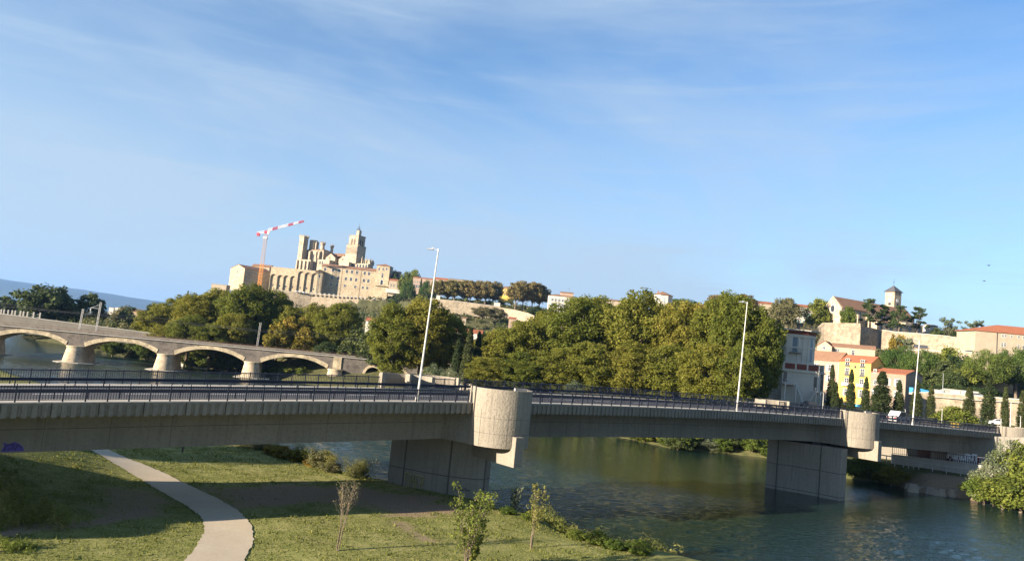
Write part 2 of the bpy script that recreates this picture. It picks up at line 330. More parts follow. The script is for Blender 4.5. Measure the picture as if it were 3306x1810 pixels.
gy = axis([(-300, 0, 50), (0, 40, 4), (40, 150, 0.9), (150, 300, 2.4), (300, 900, 7), (900, 3000, 80), (3000, 17000, 1000)])
GX, GY = np.meshgrid(gx, gy); GZ = terrain(GX, GY)
def trail(X, Y, P, wd):
    if X is GX: TR.append((P, wd))
    d, _, _ = pldist(X, Y, np.array(P, float)); return 1 - sstep(wd * 0.4, wd, d + 0.35 * wd * fnoise(X, Y, 1.1, 4))
TR = []
dirt = np.zeros(GX.shape)
def pts2(l, z=1.5): return [tuple(onz(x, y, z)[:2]) for x, y in l]
dirt = np.maximum(dirt, 0.9 * trail(GX, GY, pts2([(0, 1738), (90, 1716), (200, 1704), (300, 1690), (400, 1668), (480, 1640)]), 1.1))
dirt = np.maximum(dirt, 0.75 * trail(GX, GY, pts2([(400, 1650), (440, 1600)]), 3.0))
dirt = np.maximum(dirt, 1.0 * trail(GX, GY, pts2([(830, 1600), (1000, 1590), (1180, 1600), (1330, 1625)]), 5.6))
dirt = np.maximum(dirt, 0.8 * trail(GX, GY, pts2([(1290, 1685), (1330, 1715), (1380, 1745)]), 0.9))
dirt = np.maximum(dirt, 0.7 * trail(GX, GY, pts2([(1240, 1660), (1400, 1662)]), 0.7))
dirt = np.maximum(dirt, 0.9 * trail(GX, GY, [(66, 119), (72, 117.5), (80, 113)], 5))
dirt = np.maximum(dirt, 0.8 * trail(GX, GY, [(100, 215), (130, 222), (170, 215)], 10))
scrub = np.maximum(sstep(175, 240, GY) * (GX > -330) + (GX <= -330) * 1.0, 0.8 * (pldist(GX, GY, NS)[0] > pldist(GX, GY, FS)[0]))
me = bpy.data.meshes.new('ground'); ny, nx = GX.shape
V = np.stack([GX, GY, GZ], -1).reshape(-1, 3).astype(np.float32); I = np.arange(ny * nx, dtype=np.int32).reshape(ny, nx)
Q = np.stack([I[:-1, :-1], I[:-1, 1:], I[1:, 1:], I[1:, :-1]], -1).reshape(-1, 4)
me.vertices.add(len(V)); me.vertices.foreach_set('co', V.ravel()); me.loops.add(Q.size); me.polygons.add(len(Q))
me.loops.foreach_set('vertex_index', Q.ravel()); me.polygons.foreach_set('loop_start', np.arange(0, Q.size, 4, dtype=np.int32)); me.polygons.foreach_set('loop_total', np.full(len(Q), 4, np.int32))
a = me.attributes.new('dirt', 'FLOAT', 'POINT'); a.data.foreach_set('value', dirt.ravel().astype(np.float32))
a = me.attributes.new('scrub', 'FLOAT', 'POINT'); a.data.foreach_set('value', scrub.ravel().astype(np.float32))
me.update(); me.polygons.foreach_set('use_smooth', np.ones(len(Q), bool))
GM, n, o = newmat('grass_ground'); p = N(n, 'ShaderNodeBsdfPrincipled'); v = coord(n); v2 = coord(n, (0.25, 1, 1))
a1 = noise(n, v, 0.06, 4); a2 = noise(n, v, 0.7, 6, 0.7); a3 = noise(n, v, 6.0, 5, 0.8); a4 = noise(n, v2, 1.2, 5, 0.7)
col = mixc_(n, mapr(n, a2, 0.35, 0.65), (0.15, 0.16, 0.045), (0.33, 0.30, 0.12))
col = mixc_(n, mapr(n, a1, 0.4, 0.65), col, mixc_(n, 0.5, col, (0.20, 0.225, 0.06)))
col = mixc_(n, mapr(n, a4, 0.55, 0.78, 0, 0.65), col, (0.40, 0.32, 0.18)); col = mixc_(n, mapr(n, a3, 0.42, 0.8, 0, 0.6), col, (0.10, 0.115, 0.035))
sa_ = N(n, 'ShaderNodeAttribute', attribute_name='scrub'); col = mixc_(n, sa_.outputs['Fac'], col, mixc_(n, mapr(n, a2, 0.35, 0.65), (0.05, 0.06, 0.025), (0.11, 0.10, 0.05)))
da = N(n, 'ShaderNodeAttribute', attribute_name='dirt'); dm = N(n, 'ShaderNodeMath', operation='MULTIPLY'); n.links.new(da.outputs['Fac'], dm.inputs[0]); n.links.new(mapr(n, a2, 0.25, 0.45, 0.45, 1.0), dm.inputs[1])
col = mixc_(n, dm.outputs[0], col, mixc_(n, mapr(n, a3, 0.3, 0.7), (0.17, 0.11, 0.075), (0.34, 0.255, 0.17)))
bp = N(n, 'ShaderNodeBump'); bp.inputs['Strength'].default_value = 0.8; bp.inputs['Distance'].default_value = 0.12; n.links.new(a3, bp.inputs['Height']); n.links.new(bp.outputs[0], p.inputs['Normal'])
n.links.new(col, p.inputs['Base Color']); p.inputs['Roughness'].default_value = 1; p.inputs['Specular IOR Level'].default_value = 0.05; n.links.new(p.outputs[0], o.inputs[0])
me.materials.append(GM); tag(link('ground', me), kind='structure')
# water
WM, n, o = newmat('river_water'); p = N(n, 'ShaderNodeBsdfPrincipled'); v = coord(n, (0.55, 1.9, 1)); vb = coord(n, (1, 1, 1))
b1 = noise(n, v, 1.8, 3, 0.55); b2 = noise(n, v, 3.2, 3, 0.6); b3 = noise(n, vb, 0.045, 3, 0.5)
ad = N(n, 'ShaderNodeMath', operation='MULTIPLY_ADD'); n.links.new(b2, ad.inputs[0]); ad.inputs[1].default_value = 0.35; n.links.new(b1, ad.inputs[2])
bp = N(n, 'ShaderNodeBump'); bp.inputs['Distance'].default_value = 0.2; vd = N(n, 'ShaderNodeVectorMath', operation='DISTANCE'); n.links.new(vb, vd.inputs[0]); vd.inputs[1].default_value = (34, 122, 0)      # sheltered calm reach in the lee of the far bank
wm_ = N(n, 'ShaderNodeMath', operation='MULTIPLY'); n.links.new(mapr(n, vd.outputs['Value'], 22, 50, 0.22, 1.0, True), wm_.inputs[0]); n.links.new(mapr(n, b3, 0.3, 0.6, 0.55, 1.0), wm_.inputs[1]); n.links.new(wm_.outputs[0], bp.inputs['Strength'])
n.links.new(ad.outputs[0], bp.inputs['Height']); n.links.new(bp.outputs[0], p.inputs['Normal'])
p.inputs['Base Color'].default_value = (0.012, 0.025, 0.018, 1); p.inputs['Roughness'].default_value = 0.04; p.inputs['IOR'].default_value = 1.33
n.links.new(p.outputs[0], o.inputs[0])
wx0, wx1, wy0, wy1 = -150, 112, 52, 262
WX, WY = np.meshgrid(np.arange(wx0, wx1 + .01, .5), np.arange(wy0, wy1 + .01, .36)); rw_g = np.random.default_rng(77); WZ = np.zeros(WX.shape)
for lam, amp, nn_ in ((3.4, .012, 5), (1.9, .016, 9), (1.3, .013, 10)):
    for i in range(nn_):
        th = radians(90) + rw_g.normal() * .55; kk = 2 * pi / (lam * rw_g.uniform(.8, 1.25)); ph = rw_g.random() * 6.28
        WZ += amp * (0.6 + 0.4 * np.sin(WX * .07 * rw_g.uniform(.5, 2) + WY * .05 * rw_g.uniform(.5, 2) + ph)) * np.sin(kk * (WX * cos(th) + WY * sin(th)) + ph + 1.2 * np.sin(WX * .21 + i) + .9 * np.sin(WY * .17 + 2 * i))
dc = np.hypot((WX - 34) * .8, WY - 122); WZ *= (0.16 + 0.84 * sstep(20, 48, dc)) * (0.8 + .35 * fnoise(WX, WY, .05, 3))
ed = np.minimum(np.minimum(WX - wx0, wx1 - WX), np.minimum(WY - wy0, wy1 - WY)); WZ *= sstep(0, 5, ed)
Vw = np.stack([WX, WY, WZ], -1).reshape(-1, 3); Iw = np.arange(len(Vw), dtype=np.int32).reshape(WX.shape); Qw = np.stack([Iw[:-1, :-1], Iw[:-1, 1:], Iw[1:, 1:], Iw[1:, :-1]], -1).reshape(-1, 4)
bx_ = [(-2600, wx0, -60, 3100), (wx1, 270, -60, 3100), (wx0, wx1, -60, wy0), (wx0, wx1, wy1, 3100)]; ev = []; eq = []
for a0_, a1_, b0_, b1_ in bx_: k_ = len(Vw) + len(ev); ev += [(a0_, b0_, 0), (a1_, b0_, 0), (a1_, b1_, 0), (a0_, b1_, 0)]; eq.append((k_, k_ + 1, k_ + 2, k_ + 3))
Vw = np.r_[Vw, np.array(ev, float)]; Qw = np.r_[Qw, np.array(eq, np.int32)]
mew = bpy.data.meshes.new('river'); mew.vertices.add(len(Vw)); mew.vertices.foreach_set('co', Vw.astype(np.float32).ravel()); mew.loops.add(Qw.size); mew.polygons.add(len(Qw)); mew.loops.foreach_set('vertex_index', Qw.astype(np.int32).ravel())
mew.polygons.foreach_set('loop_start', np.arange(0, Qw.size, 4, dtype=np.int32)); mew.polygons.foreach_set('loop_total', np.full(len(Qw), 4, np.int32)); mew.update(); mew.polygons.foreach_set('use_smooth', np.ones(len(Qw), bool)); mew.materials.append(WM); tag(link('river', mew), kind='structure')
# blue hills
rng = np.random.default_rng(3)
hx = np.linspace(-12500, -2500, 160); hy = np.linspace(10500, 14500, 30); HX, HY = np.meshgrid(hx, hy)
prof = np.interp(hx, [-12500, -9600, -8400, -7300, -6300, -5600, -5000, -4300, -3600, -2500], [520, 455, 385, 335, 300, 270, 290, 250, 90, 0])
HZ = prof[None, :] * np.clip(1 - ((HY - 12500) / 2000) ** 2, 0, 1) ** 0.5 * (1 + 0.05 * fnoise(HX, HY, 0.004, 2)) + 14 * fnoise(HX, HY, 0.0016, 5) - 25
V = np.stack([HX, HY, HZ], -1).reshape(-1, 3); I = np.arange(V.shape[0]).reshape(HX.shape)
Q = np.stack([I[:-1, :-1], I[:-1, 1:], I[1:, 1:], I[1:, :-1]], -1).reshape(-1, 4)
me = bpy.data.meshes.new('hills'); me.from_pydata(V.tolist(), [], Q.tolist()); me.polygons.foreach_set('use_smooth', [True] * len(Q))
me.materials.append(rock('hill_scrub', (0.03, 0.045, 0.03), (0.05, 0.06, 0.04), None, 0.002, 0.01)); tag(link('hills', me), kind='structure')
# paved path
PL = [(243, 1457), (346, 1510), (468, 1562), (585, 1618), (646, 1660), (665, 1698), (646, 1745), (599, 1805), (540, 1860), (470, 1930)]
PR = [(318, 1454), (398, 1492), (515, 1529), (700, 1604), (771, 1649), (801, 1679), (821, 1714), (816, 1755), (786, 1810), (740, 1870), (680, 1950)]
def resamp(P, n):
    P = np.array([onz(x, y, 1.5)[:2] for x, y in P]); d = np.r_[0, np.cumsum(np.hypot(*np.diff(P, axis=0).T))]; t = np.linspace(0, d[-1], n)
    return np.stack([np.interp(t, d, P[:, 0]), np.interp(t, d, P[:, 1])], 1)
def smoothp(P, k=5):
    for _ in range(k): P[1:-1] = (P[:-2] + 2 * P[1:-1] + P[2:]) / 4
    return P
A = smoothp(resamp(PL, 110), 14); B = smoothp(resamp(PR, 110), 14)
A = np.r_[[A[0] + (A[0] - A[8]) * k for k in (4, 3, 2, 1)], A]; B = np.r_[[B[0] + (B[0] - B[8]) * k for k in (4, 3, 2, 1)], B]
rows = []
for i in range(len(A)):
    r = []
    for k in range(9):
        q = A[i] + (B[i] - A[i]) * (k / 8); j = 0.07 * (sin(i * 1.7 + k) + sin(i * 0.63 + k * 2) + sin(i * 2.9)) * (k in (0, 8)) * 0.6; r.append((q[0] + j, q[1], tz(*q) + 0.05))
    rows.append(r)
PATH = rock('path_concrete', (0.42, 0.35, 0.25), (0.48, 0.405, 0.295), (0.33, 0.27, 0.195), 0.4, 9, 0.95, 0.3, 0.01)
mb = MB(); mb.sweep(rows, closed=False, cap=False); tag(mb.build('path', PATH, smooth=True), kind='structure')
# ============================================================ ROAD BRIDGE
BR0 = (-31.55, 48.0, 0.0); BA = radians(34.85)
_t = np.array([-45, -30, -15, 0, 6, 13, 22.8, 29.9, 35.3, 44.5, 57.5, 72.8, 84, 95.4, 105, 125, 144.9, 160, 185]); _z = np.array([7.0, 7.75, 8.5, 9.25, 9.52, 9.83, 10.22, 10.48, 10.68, 10.93, 11.06, 11.1, 11.0, 10.84, 10.6, 10.1, 9.65, 9.4, 9.1])
PF = np.polyfit(_t, _z, 5)
def dz(t): return float(np.polyval(PF, t))
def gb(t): return float(np.interp(t, [-45, 0, 14, 34, 44, 57, 72, 87, 96, 110, 148, 160], [3.2, 5.6, 6.2, 6.98, 7.25, 7.42, 7.48, 7.44, 7.2, 6.75, 5.4, 5.0]))
PH = {}
def bl(t, y, z=0.0):               # bridge frame -> world
    return (BR0[0] + t * cos(BA) - y * sin(BA), BR0[1] + t * sin(BA) + y * cos(BA), z)
TS = [(-44 + 2 * i) for i in range(115)]
br = thing('road_bridge', 'long grey concrete road bridge with semicircular drums crossing the river in the foreground', 'bridge', BR0, BA)
def csweep(fn, t0, t1, step=2.0):
    n = max(2, int((t1 - t0) / step) + 1); return [[(t, y, z) for y, z in fn(t)] for t in np.linspace(t0, t1, n)]
mb = MB(); mb.sweep(csweep(lambda t: [(0, dz(t) - .02), (0, dz(t) - .9), (2.8, dz(t) - 1.15), (10.2, dz(t) - 1.15), (13, dz(t) - .9), (13, dz(t) - .02), (11.2, dz(t) - .02), (11.19, dz(t) - .2), (1.81, dz(t) - .2), (1.8, dz(t) - .02)], -44, 150)); mb.build('deck_slab', CONCD, br)
mb = MB(); mb.sweep(csweep(lambda t: [(1.80, dz(t) - .02), (1.80, dz(t)), (-.2, dz(t)), (-.2, dz(t) - .02)], -44, 185)); mb.sweep(csweep(lambda t: [(13.2, dz(t) - .02), (13.2, dz(t)), (11.20, dz(t)), (11.20, dz(t) - .02)], -44, 185)); mb.build('sidewalk', CONCL, br)
mb = MB(); mb.sweep(csweep(lambda t: [(11.18, dz(t) - .2), (11.18, dz(t) - .14), (1.82, dz(t) - .14), (1.82, dz(t) - .2)], -44, 185)); mb.build('road_surface', ASPH, br)
mb = MB()
for y in (2.1, 10.9): mb.sweep(csweep(lambda t: [(y - .07, dz(t) - .136), (y + .07, dz(t) - .136)], -44, 185), closed=False)
t = -40
while t < 180: mb.sweep(csweep(lambda t: [(6.43, dz(t) - .136), (6.57, dz(t) - .136)], t, t + 3, 1), closed=False); t += 6
mb.build('lane_marking', PAINTW, br)
mb = MB()
def gird(t): return [(2.8, dz(t) - 1.0), (2.8, gb(t)), (10.2, gb(t)), (10.2, dz(t) - 1.0)]
for t0, t1 in ((-44, 34.2), (42.6, 94.6), (102.9, 144)): mb.sweep(csweep(gird, t0, t1))
gd = mb.build('box_girder', CONCD, br)
mb = MB()
for t0, t1 in ((-44, 34), (42.8, 94.4), (103, 143.8)):
    mb.sweep(csweep(lambda t: [(2.797, (dz(t) * .42 + gb(t) * .58) - .025), (2.797, (dz(t) * .42 + gb(t) * .58) + .025)], t0, t1), closed=False)
    k = t0 + 2.2
    while k < t1:
        mb.box(k, k + .035, 2.794, 2.799, gb(k) + .02, dz(k) - 1.1); k += 4.05
mb.build('formwork_joint', JOINT, gd)
# ribbed fascia
def fascia(t0, t1, y, s):
    m = MB(); n = int(round((t1 - t0) / .55)); p = (t1 - t0) / n
    for i in range(n):
        a = t0 + i * p; z = dz(a + p / 2); e = .05 if i % 5 == 4 else 0
        q = lambda d: tuple(sorted((y - s * d, y)))
        z0, z1 = dz(a) - .004, dz(a + p - e) - .004
        def slab(d0, d1, ta, tb, lo, hi):
            ya, yb = sorted((y - s * d0, y - s * d1))
            m.add([(ta, ya, dz(ta) - lo), (tb, ya, dz(tb) - lo), (tb, yb, dz(tb) - lo), (ta, yb, dz(ta) - lo), (ta, ya, dz(ta) - hi), (tb, ya, dz(tb) - hi), (tb, yb, dz(tb) - hi), (ta, yb, dz(ta) - hi)],
                  [(0, 1, 2, 3), (7, 6, 5, 4), (0, 4, 5, 1), (1, 5, 6, 2), (2, 6, 7, 3), (3, 7, 4, 0)])
        slab(.003, .12, a, a + p - e, .02, .90)
        slab(.12, .19, a, a + p - e, .02, .2)
        slab(.121, .20, a + .02, a + .33, .2, .985)
    return m
for t0, t1 in ((-44, 35.3), (41.7, 95.6), (102.0, 144.6)):
    fascia(t0, t1, 0, 1).build('ribbed_fascia', CONCD, br)
fascia(-44, 144.6, 13, -1).build('ribbed_fascia', CONCD, br)
# drums, crossheads, brackets
def ring(mb, cx, cy, a0, a1, ri, ro, z0, z1, n=24):
    an = [a0 + (a1 - a0) * i / n for i in range(n + 1)]
    mb.sweep([[(cx + ri * cos(a), cy + ri * sin(a), z0), (cx + ro * cos(a), cy + ro * sin(a), z0), (cx + ro * cos(a), cy + ro * sin(a), z1), (cx + ri * cos(a), cy + ri * sin(a), z1)] for a in an])
def drum(tcen, zb, zt, ys, s, name='drum_parapet'):
    m = MB(); zd = dz(tcen) + .003; a0 = pi if s > 0 else 0; c = tcen
    ac = pi + radians(122)
    if s > 0:
        ring(m, c, ys, pi + radians(3), ac, 2.72, 3.0, zb, zt, 26); ring(m, c, ys, ac + radians(2.5), 2 * pi, 2.6, 2.9, zb - .02, zt + .0, 12)
        ring(m, c, ys, ac - .02, ac + radians(3), 2.6, 2.85, zb, zt - .02, 1)
        poly = [(c + 2.65 * cos(pi + pi * k / 20), ys + 2.65 * sin(pi + pi * k / 20)) for k in range(21)]
    else:
        ring(m, c, ys, 0, pi, 2.7, 3.0, zb, zt, 26); poly = [(c + 2.65 * cos(pi * k / 20), ys + 2.65 * sin(pi * k / 20)) for k in range(21)]
    m.prism(poly, zb + .05, zd - .02)
    m.box(c - 3.12, c - 2.9, *sorted((ys - s * .32, ys + s * .5)), zb, zt + .06); m.box(c + 2.86, c + 3.08, *sorted((ys - s * .24, ys + s * .5)), zb, zt + .03)
    d = m.build(name, CONCR, br)
    if s > 0:
        g = MB()
        for zz in (zb + 1.2, zb + 2.55): ring(g, c, ys, pi + radians(8), ac - .04, 2.98, 3.004, zz, zz + .03, 24)
        for k, aa in enumerate((22, 47, 71, 96)): ring(g, c, ys, pi + radians(aa), pi + radians(aa + .7), 2.98, 3.004, zb + .1 + (k % 2) * 1.3, zb + 3.3 - (k % 2) * .5, 1)
        g.build('formwork_joint', JOINT, d)
        g = MB(); g.box(c - 2.1, c + 2.2, ys - .1, ys + .08, zd, zd + .9); g.box(c + .9, c + 2.3, ys - .9, ys - .7, zd, zt + .12); g.build('kerb_wall', CONCL, d)
def bracket(tcen, zb, z0, ys, s):
    m = MB(); y = lambda v: ys - s * v
    prof = [(y(-3.2), z0 - .1), (y(3.62), z0), (y(3.62), zb + 1.12), (y(3.04), zb + 1.12), (y(3.04), zb + .1), (y(2.75), zb - .02), (y(-3.2), zb - .02)]
    m.xprism(prof, tcen - .45, tcen + .45); m.build('drain_bracket', CONCR, br)
def crosshead(tcen, zb, both=True):
    m = MB(); z1 = dz(tcen) - .86
    m.prism([(tcen - 4.3, 2.82), (tcen - 3.0, .12), (tcen + 3.0, .12), (tcen + 4.2, 2.82)], zb + .02, z1)
    m.prism([(tcen + 4.2, 10.18), (tcen + 3.0, 12.88), (tcen - 3.0, 12.88), (tcen - 4.3, 10.18)], zb + .02, z1)
    m.box(tcen - 4.3, tcen + 4.2, 2.83, 10.17, zb + .02, z1)
    m.build('crosshead', CONCD, br)
PT = [(-21.8, 4.4, 9.8), (38.5, 6.95, 12.1), (98.8, 7.2, 11.97)]
for i, (tcn, zb, zt) in enumerate(PT):
    drum(tcn, zb, zt, 0, 1); drum(tcn, zb, zt, 13, -1, 'far_drum_parapet'); bracket(tcn, zb, zb - 1.5, 0, 1); crosshead(tcn, zb)
# piers
def pier(poly, z0, zt, grooves, zj):
    m = MB(); m.prism(poly, z0, zt); pr = m.build('bridge_pier', CONC, br)
    g = MB(); n = len(poly); cx = sum(p[0] for p in poly) / n; cy = sum(p[1] for p in poly) / n
    for (i, f) in grooves:
        a, b = Vector((*poly[i], 0)), Vector((*poly[(i + 1) % n], 0)); q = a + (b - a) * f; d = (b - a).normalized(); nn = Vector((d.y, -d.x, 0)) * 0.006
        if (q + nn - Vector((cx, cy, 0))).length < (q - nn - Vector((cx, cy, 0))).length: nn = -nn
        u = d * 0.09
        g.add([q - u + nn + Vector((0, 0, z0 + .02)), q + u + nn + Vector((0, 0, z0 + .02)), q + u + nn + Vector((0, 0, zt - .01)), q - u + nn + Vector((0, 0, zt - .01))], [(0, 1, 2, 3)])
    k = 1 + .004 / 4
    pl = [(cx + (x - cx) * (1 + .0016), cy + (y - cy) * (1 + .0016)) for x, y in poly]
    for zz in zj: g.add([(p[0], p[1], zz) for p in pl] + [(p[0], p[1], zz + .09) for p in pl], [(i, (i + 1) % n, n + (i + 1) % n, n + i) for i in range(n)])
    g.build('formwork_joint', JOINT, pr)
    for tt, yy in ((-2.4, 3.2), (-2.4, 9.6), (1.4, 3.2), (1.4, 9.6)): MB().box(-.4, .4, -.4, .4, 0, .35).build('bearing', IRON, pr, loc=(cx + tt * .6, cy + (yy - 6.5) * .7, zt + .002))
P1 = [(33.2, 10.7), (34.0, 9.0), (35.0, 7.0), (36.2, 5.1), (37.5, 3.8), (38.8, 2.95), (39.7, 2.9), (40.6, 3.6), (41.6, 6.0), (41.5, 9.5), (40.2, 12.2), (37.2, 13.2), (34.2, 12.6)]
P2 = [(91.4, 8.6), (91.6, 7.4), (93.0, 4.6), (93.8, 2.2), (94.2, .6), (94.5, -.7), (95.8, -.8), (98.2, .8), (100.2, 4.5), (100.4, 8.5), (99.4, 11.0), (97.6, 11.2), (94.0, 10.2)]
pier(P1, -3, 6.6, [(1, 0.0), (3, .3), (5, .8)], [3.1]); pier(P2, -3, 6.85, [(1, .1), (3, .2)], [.35, 3.45])
P0 = [(a - 60.3, b) for a, b in P1]; pier(P0, -3, 4.2, [(3, .3)], [])
# abutment with its own drum on the right
m = MB(); c = 148.0; ring(m, c, 0, pi, 2 * pi, 2.7, 3.2, 2.0, 10.9, 24); m.box(c - 3.3, c - 3.0, -.35, .5, 2.0, 10.95)
m.box(c + 2.8, 190, -.35, .0, 1.5, 10.3); m.box(c - 3, 190, .02, 13.0, 1.5, 9.0)
m.prism([(c + 2.65 * cos(pi + pi * k / 20), 2.65 * sin(pi + pi * k / 20)) for k in range(21)], 2.1, dz(c))
m.build('abutment', CONCR, br)
m = MB(); m.box(-48, -40, -.3, 13.3, -1, 7.4); m.build('abutment', CONCR, br)
# far parapet block (bow-shaped concrete seat on the far side)
# ------------------------------------------------------------ railings
def railing(t0, t1, y, label, toph=1.02, step=1.33, over=.08, s=1, group='dark railings of the road bridge'):
    n = max(1, round((t1 - t0) / step)); st = (t1 - t0) / n
    r = thing('bridge_railing', label, 'railing', bl(t0, y, dz(t0)), BA, group)
    zz = lambda t: dz(t) - dz(t0)
    m = MB()
    def bar(h, a, b):
        m.sweep([[(t - t0, -a, zz(t) + h - b), (t - t0, a, zz(t) + h - b), (t - t0, a, zz(t) + h + b), (t - t0, -a, zz(t) + h + b)] for t in np.linspace(t0, t1, n + 1)])
    bar(toph, .045, .045); m.build('handrail', RAIL, r)
    m = MB(); bar(.14, .025, .025); m.build('bottom_rail', RAIL, r)
    for i in range(n + 1):
        t = t0 + i * st; m = MB(); zt = zz(t)
        m.box(t - t0 - .045, t - t0 + .045, -.045, .045, zt + .002, zt + toph + .02)
        m.xprism([(-.04, zt + toph), (.04, zt + toph), (.04 + .1 * s, zt + toph + .14), (-.01 + .1 * s, zt + toph + .16)], t - t0 - .03, t - t0 + .03)
        m.build('post', RAIL, r)
        if i < n:
            m = MB(); k = 8
            for j in range(1, k):
                q = t + st * j / k; zq = zz(q); m.box(q - t0 - .018, q - t0 + .018, -.015, .015, zq + .12, zq + toph + over)
            m.build('baluster_panel', RAIL, r)
    return r
railing(-9.8, 35.0, .12, 'dark railing on the near edge, left of the first concrete drum')
railing(41.9, 95.5, .12, 'dark railing on the near edge between the two concrete drums')
railing(102.2, 144.6, .12, 'dark railing on the near edge, right of the second drum, ending at the abutment')
railing(-9.8, 32.3, 13.05, 'dark railing on the far edge, left of the pale bowed parapet block', 1.1, over=-.05, s=-1)
railing(38.6, 93.4, 13.05, 'dark railing on the far edge in front of the big plane trees', 1.1, over=-.05, s=-1)
railing(99.9, 150.0, 13.05, 'dark railing on the far edge behind the white car at the right end', 1.1, over=-.05, s=-1)
# crash barriers
def barrier(t0, t1, y, label):
    r = thing('crash_barrier', label, 'guard rail', bl(t0, y, dz(t0)), BA, 'guard rails along the carriageway'); zz = lambda t: dz(t) - dz(t0)
    m = MB(); pr = [(-.04, .42), (.0, .46), (-.04, .52), (.0, .58), (-.04, .66), (.02, .66), (.04, .54), (.02, .42)]
    m.sweep([[(t - t0, a, zz(t) + b) for a, b in pr] for t in np.linspace(t0, t1, int((t1 - t0) / 2))]); m.build('beam', RAIL, r)
    n = int((t1 - t0) / 2.0); pm_ = MB().box(-.04, .04, .05, .13, -.15, .62).mesh('barrier_post', RAIL)
    for i in range(n): t = t0 + (i + .5) * (t1 - t0) / n; link('barrier_post', pm_, r, (t - t0, 0, zz(t)))
barrier(-10, 146, 2.0, 'low dark guard rail beside the near footway'); barrier(-10, 146, 11.0, 'low dark guard rail beside the far footway')
pb = thing('bowed_parapet', 'pale bowed concrete parapet block breaking the far railing behind the first lamp post', 'parapet', bl(35.4, 13.05, dz(35.4)), BA)
m = MB(); ring(m, 0, -.2, 0, pi, 2.75, 3.05, -.05, 1.35, 20); m.build('curved_back', CONCR, pb)
m = MB(); m.box(-3.15, -2.7, -.5, .1, -.05, 1.5); m.box(2.7, 3.1, -.5, .1, -.05, 1.35); m.build('end_block', CONCR, pb)
# lamp posts
def lamp(t, y, H, lean, label, s=1):
    r = thing('street_lamp', label, 'street lamp', bl(t, y, dz(t)), 0, 'tall lamp posts on the road bridge'); r.rotation_euler = (0, lean, 0)
    m = MB(); m.cyl(0, 0, 0, H, .11, .05, 12); m.build('pole', POLE, r, smooth=False)
    m = MB(); m.cyl(0, 0, .0, .35, .2, .17, 12); m.build('base_collar', POLE, r)
    m = MB(); m.tube([(0, 0, H - .1), (0, 0, H + .08)], .08); m.box(-.5, .06, -.04, .04, H - .02, H + .06); a = m.build('arm', GALV, r)
    m = MB(); m.prism([(-1.05, -.13), (-.45, -.16), (-.45, .16), (-1.05, .13)], H - .03, H + .07, .25); m.box(-.62, -.42, -.05, .05, H + .06, H + .2); m.build('lamp_head', GALV, r)
lamp(30.0, .5, 13.35, radians(1.9), 'tall pale lamp post left of the first concrete drum')
lamp(73.5, .5, 13.15, radians(1.7), 'tall pale lamp post in front of the big plane trees, between the drums')
lamp(115.5, .5, 12.8, radians(2.2), 'tall pale lamp post right of the second drum, in front of the pines')
# ------------------------------------------------------------ graffiti
def strokes(pts, wd):
    m = MB()
    for ln in pts:
        for (x0, z0), (x1, z1) in zip(ln[:-1], ln[1:]):
            L = hypot(x1 - x0, z1 - z0) or 1; ux, uz = (x1 - x0) / L, (z1 - z0) / L; nx_, nz_ = -uz * wd / 2, ux * wd / 2; e = wd * .4
            y = -0.0005 * len(m.f)
            m.add([(x0 - ux * e + nx_, y, z0 - uz * e + nz_), (x0 - ux * e - nx_, y, z0 - uz * e - nz_), (x1 + ux * e - nx_, y, z1 + uz * e - nz_), (x1 + ux * e + nx_, y, z1 + uz * e + nz_)], [(0, 1, 2, 3)])
    return m
SMER = [[(.9, 1.75), (.45, 2.0), (.1, 1.7), (.2, 1.3), (.75, 1.05), (.85, .55), (.45, .1), (0, .35)],
        [(1.15, .1), (1.3, 1.9), (1.65, .9), (2.05, 1.9), (2.15, .1)],
        [(3.1, 1.85), (2.5, 1.8), (2.5, .15), (3.15, .1)], [(2.5, 1.0), (3.0, 1.0)],
        [(3.5, .1), (3.5, 1.85), (4.05, 1.7), (4.0, 1.15), (3.5, 1.0), (4.1, .1)]]
def on_face(poly, i, f, zb, off=.02):
    a, b = Vector((*poly[i], 0)), Vector((*poly[i + 1], 0)); q = a + (b - a) * f; d = (b - a).normalized(); nn = Vector((d.y, -d.x, 0)) 
    return q + nn * off + Vector((0, 0, zb)), atan2(d.y, d.x)
GYEL = plain('yellow_spray', (0.36, 0.32, 0.13), 0.8); GBLK = plain('black_spray', (0.02, 0.02, 0.03), 0.8); GBLU = plain('blue_spray', (0.05, 0.25, 0.38), 0.8); GPUR = plain('violet_spray', (0.06, 0.04, 0.22), 0.8); GWHT = plain('white_spray', (0.7, 0.7, 0.72), 0.8)
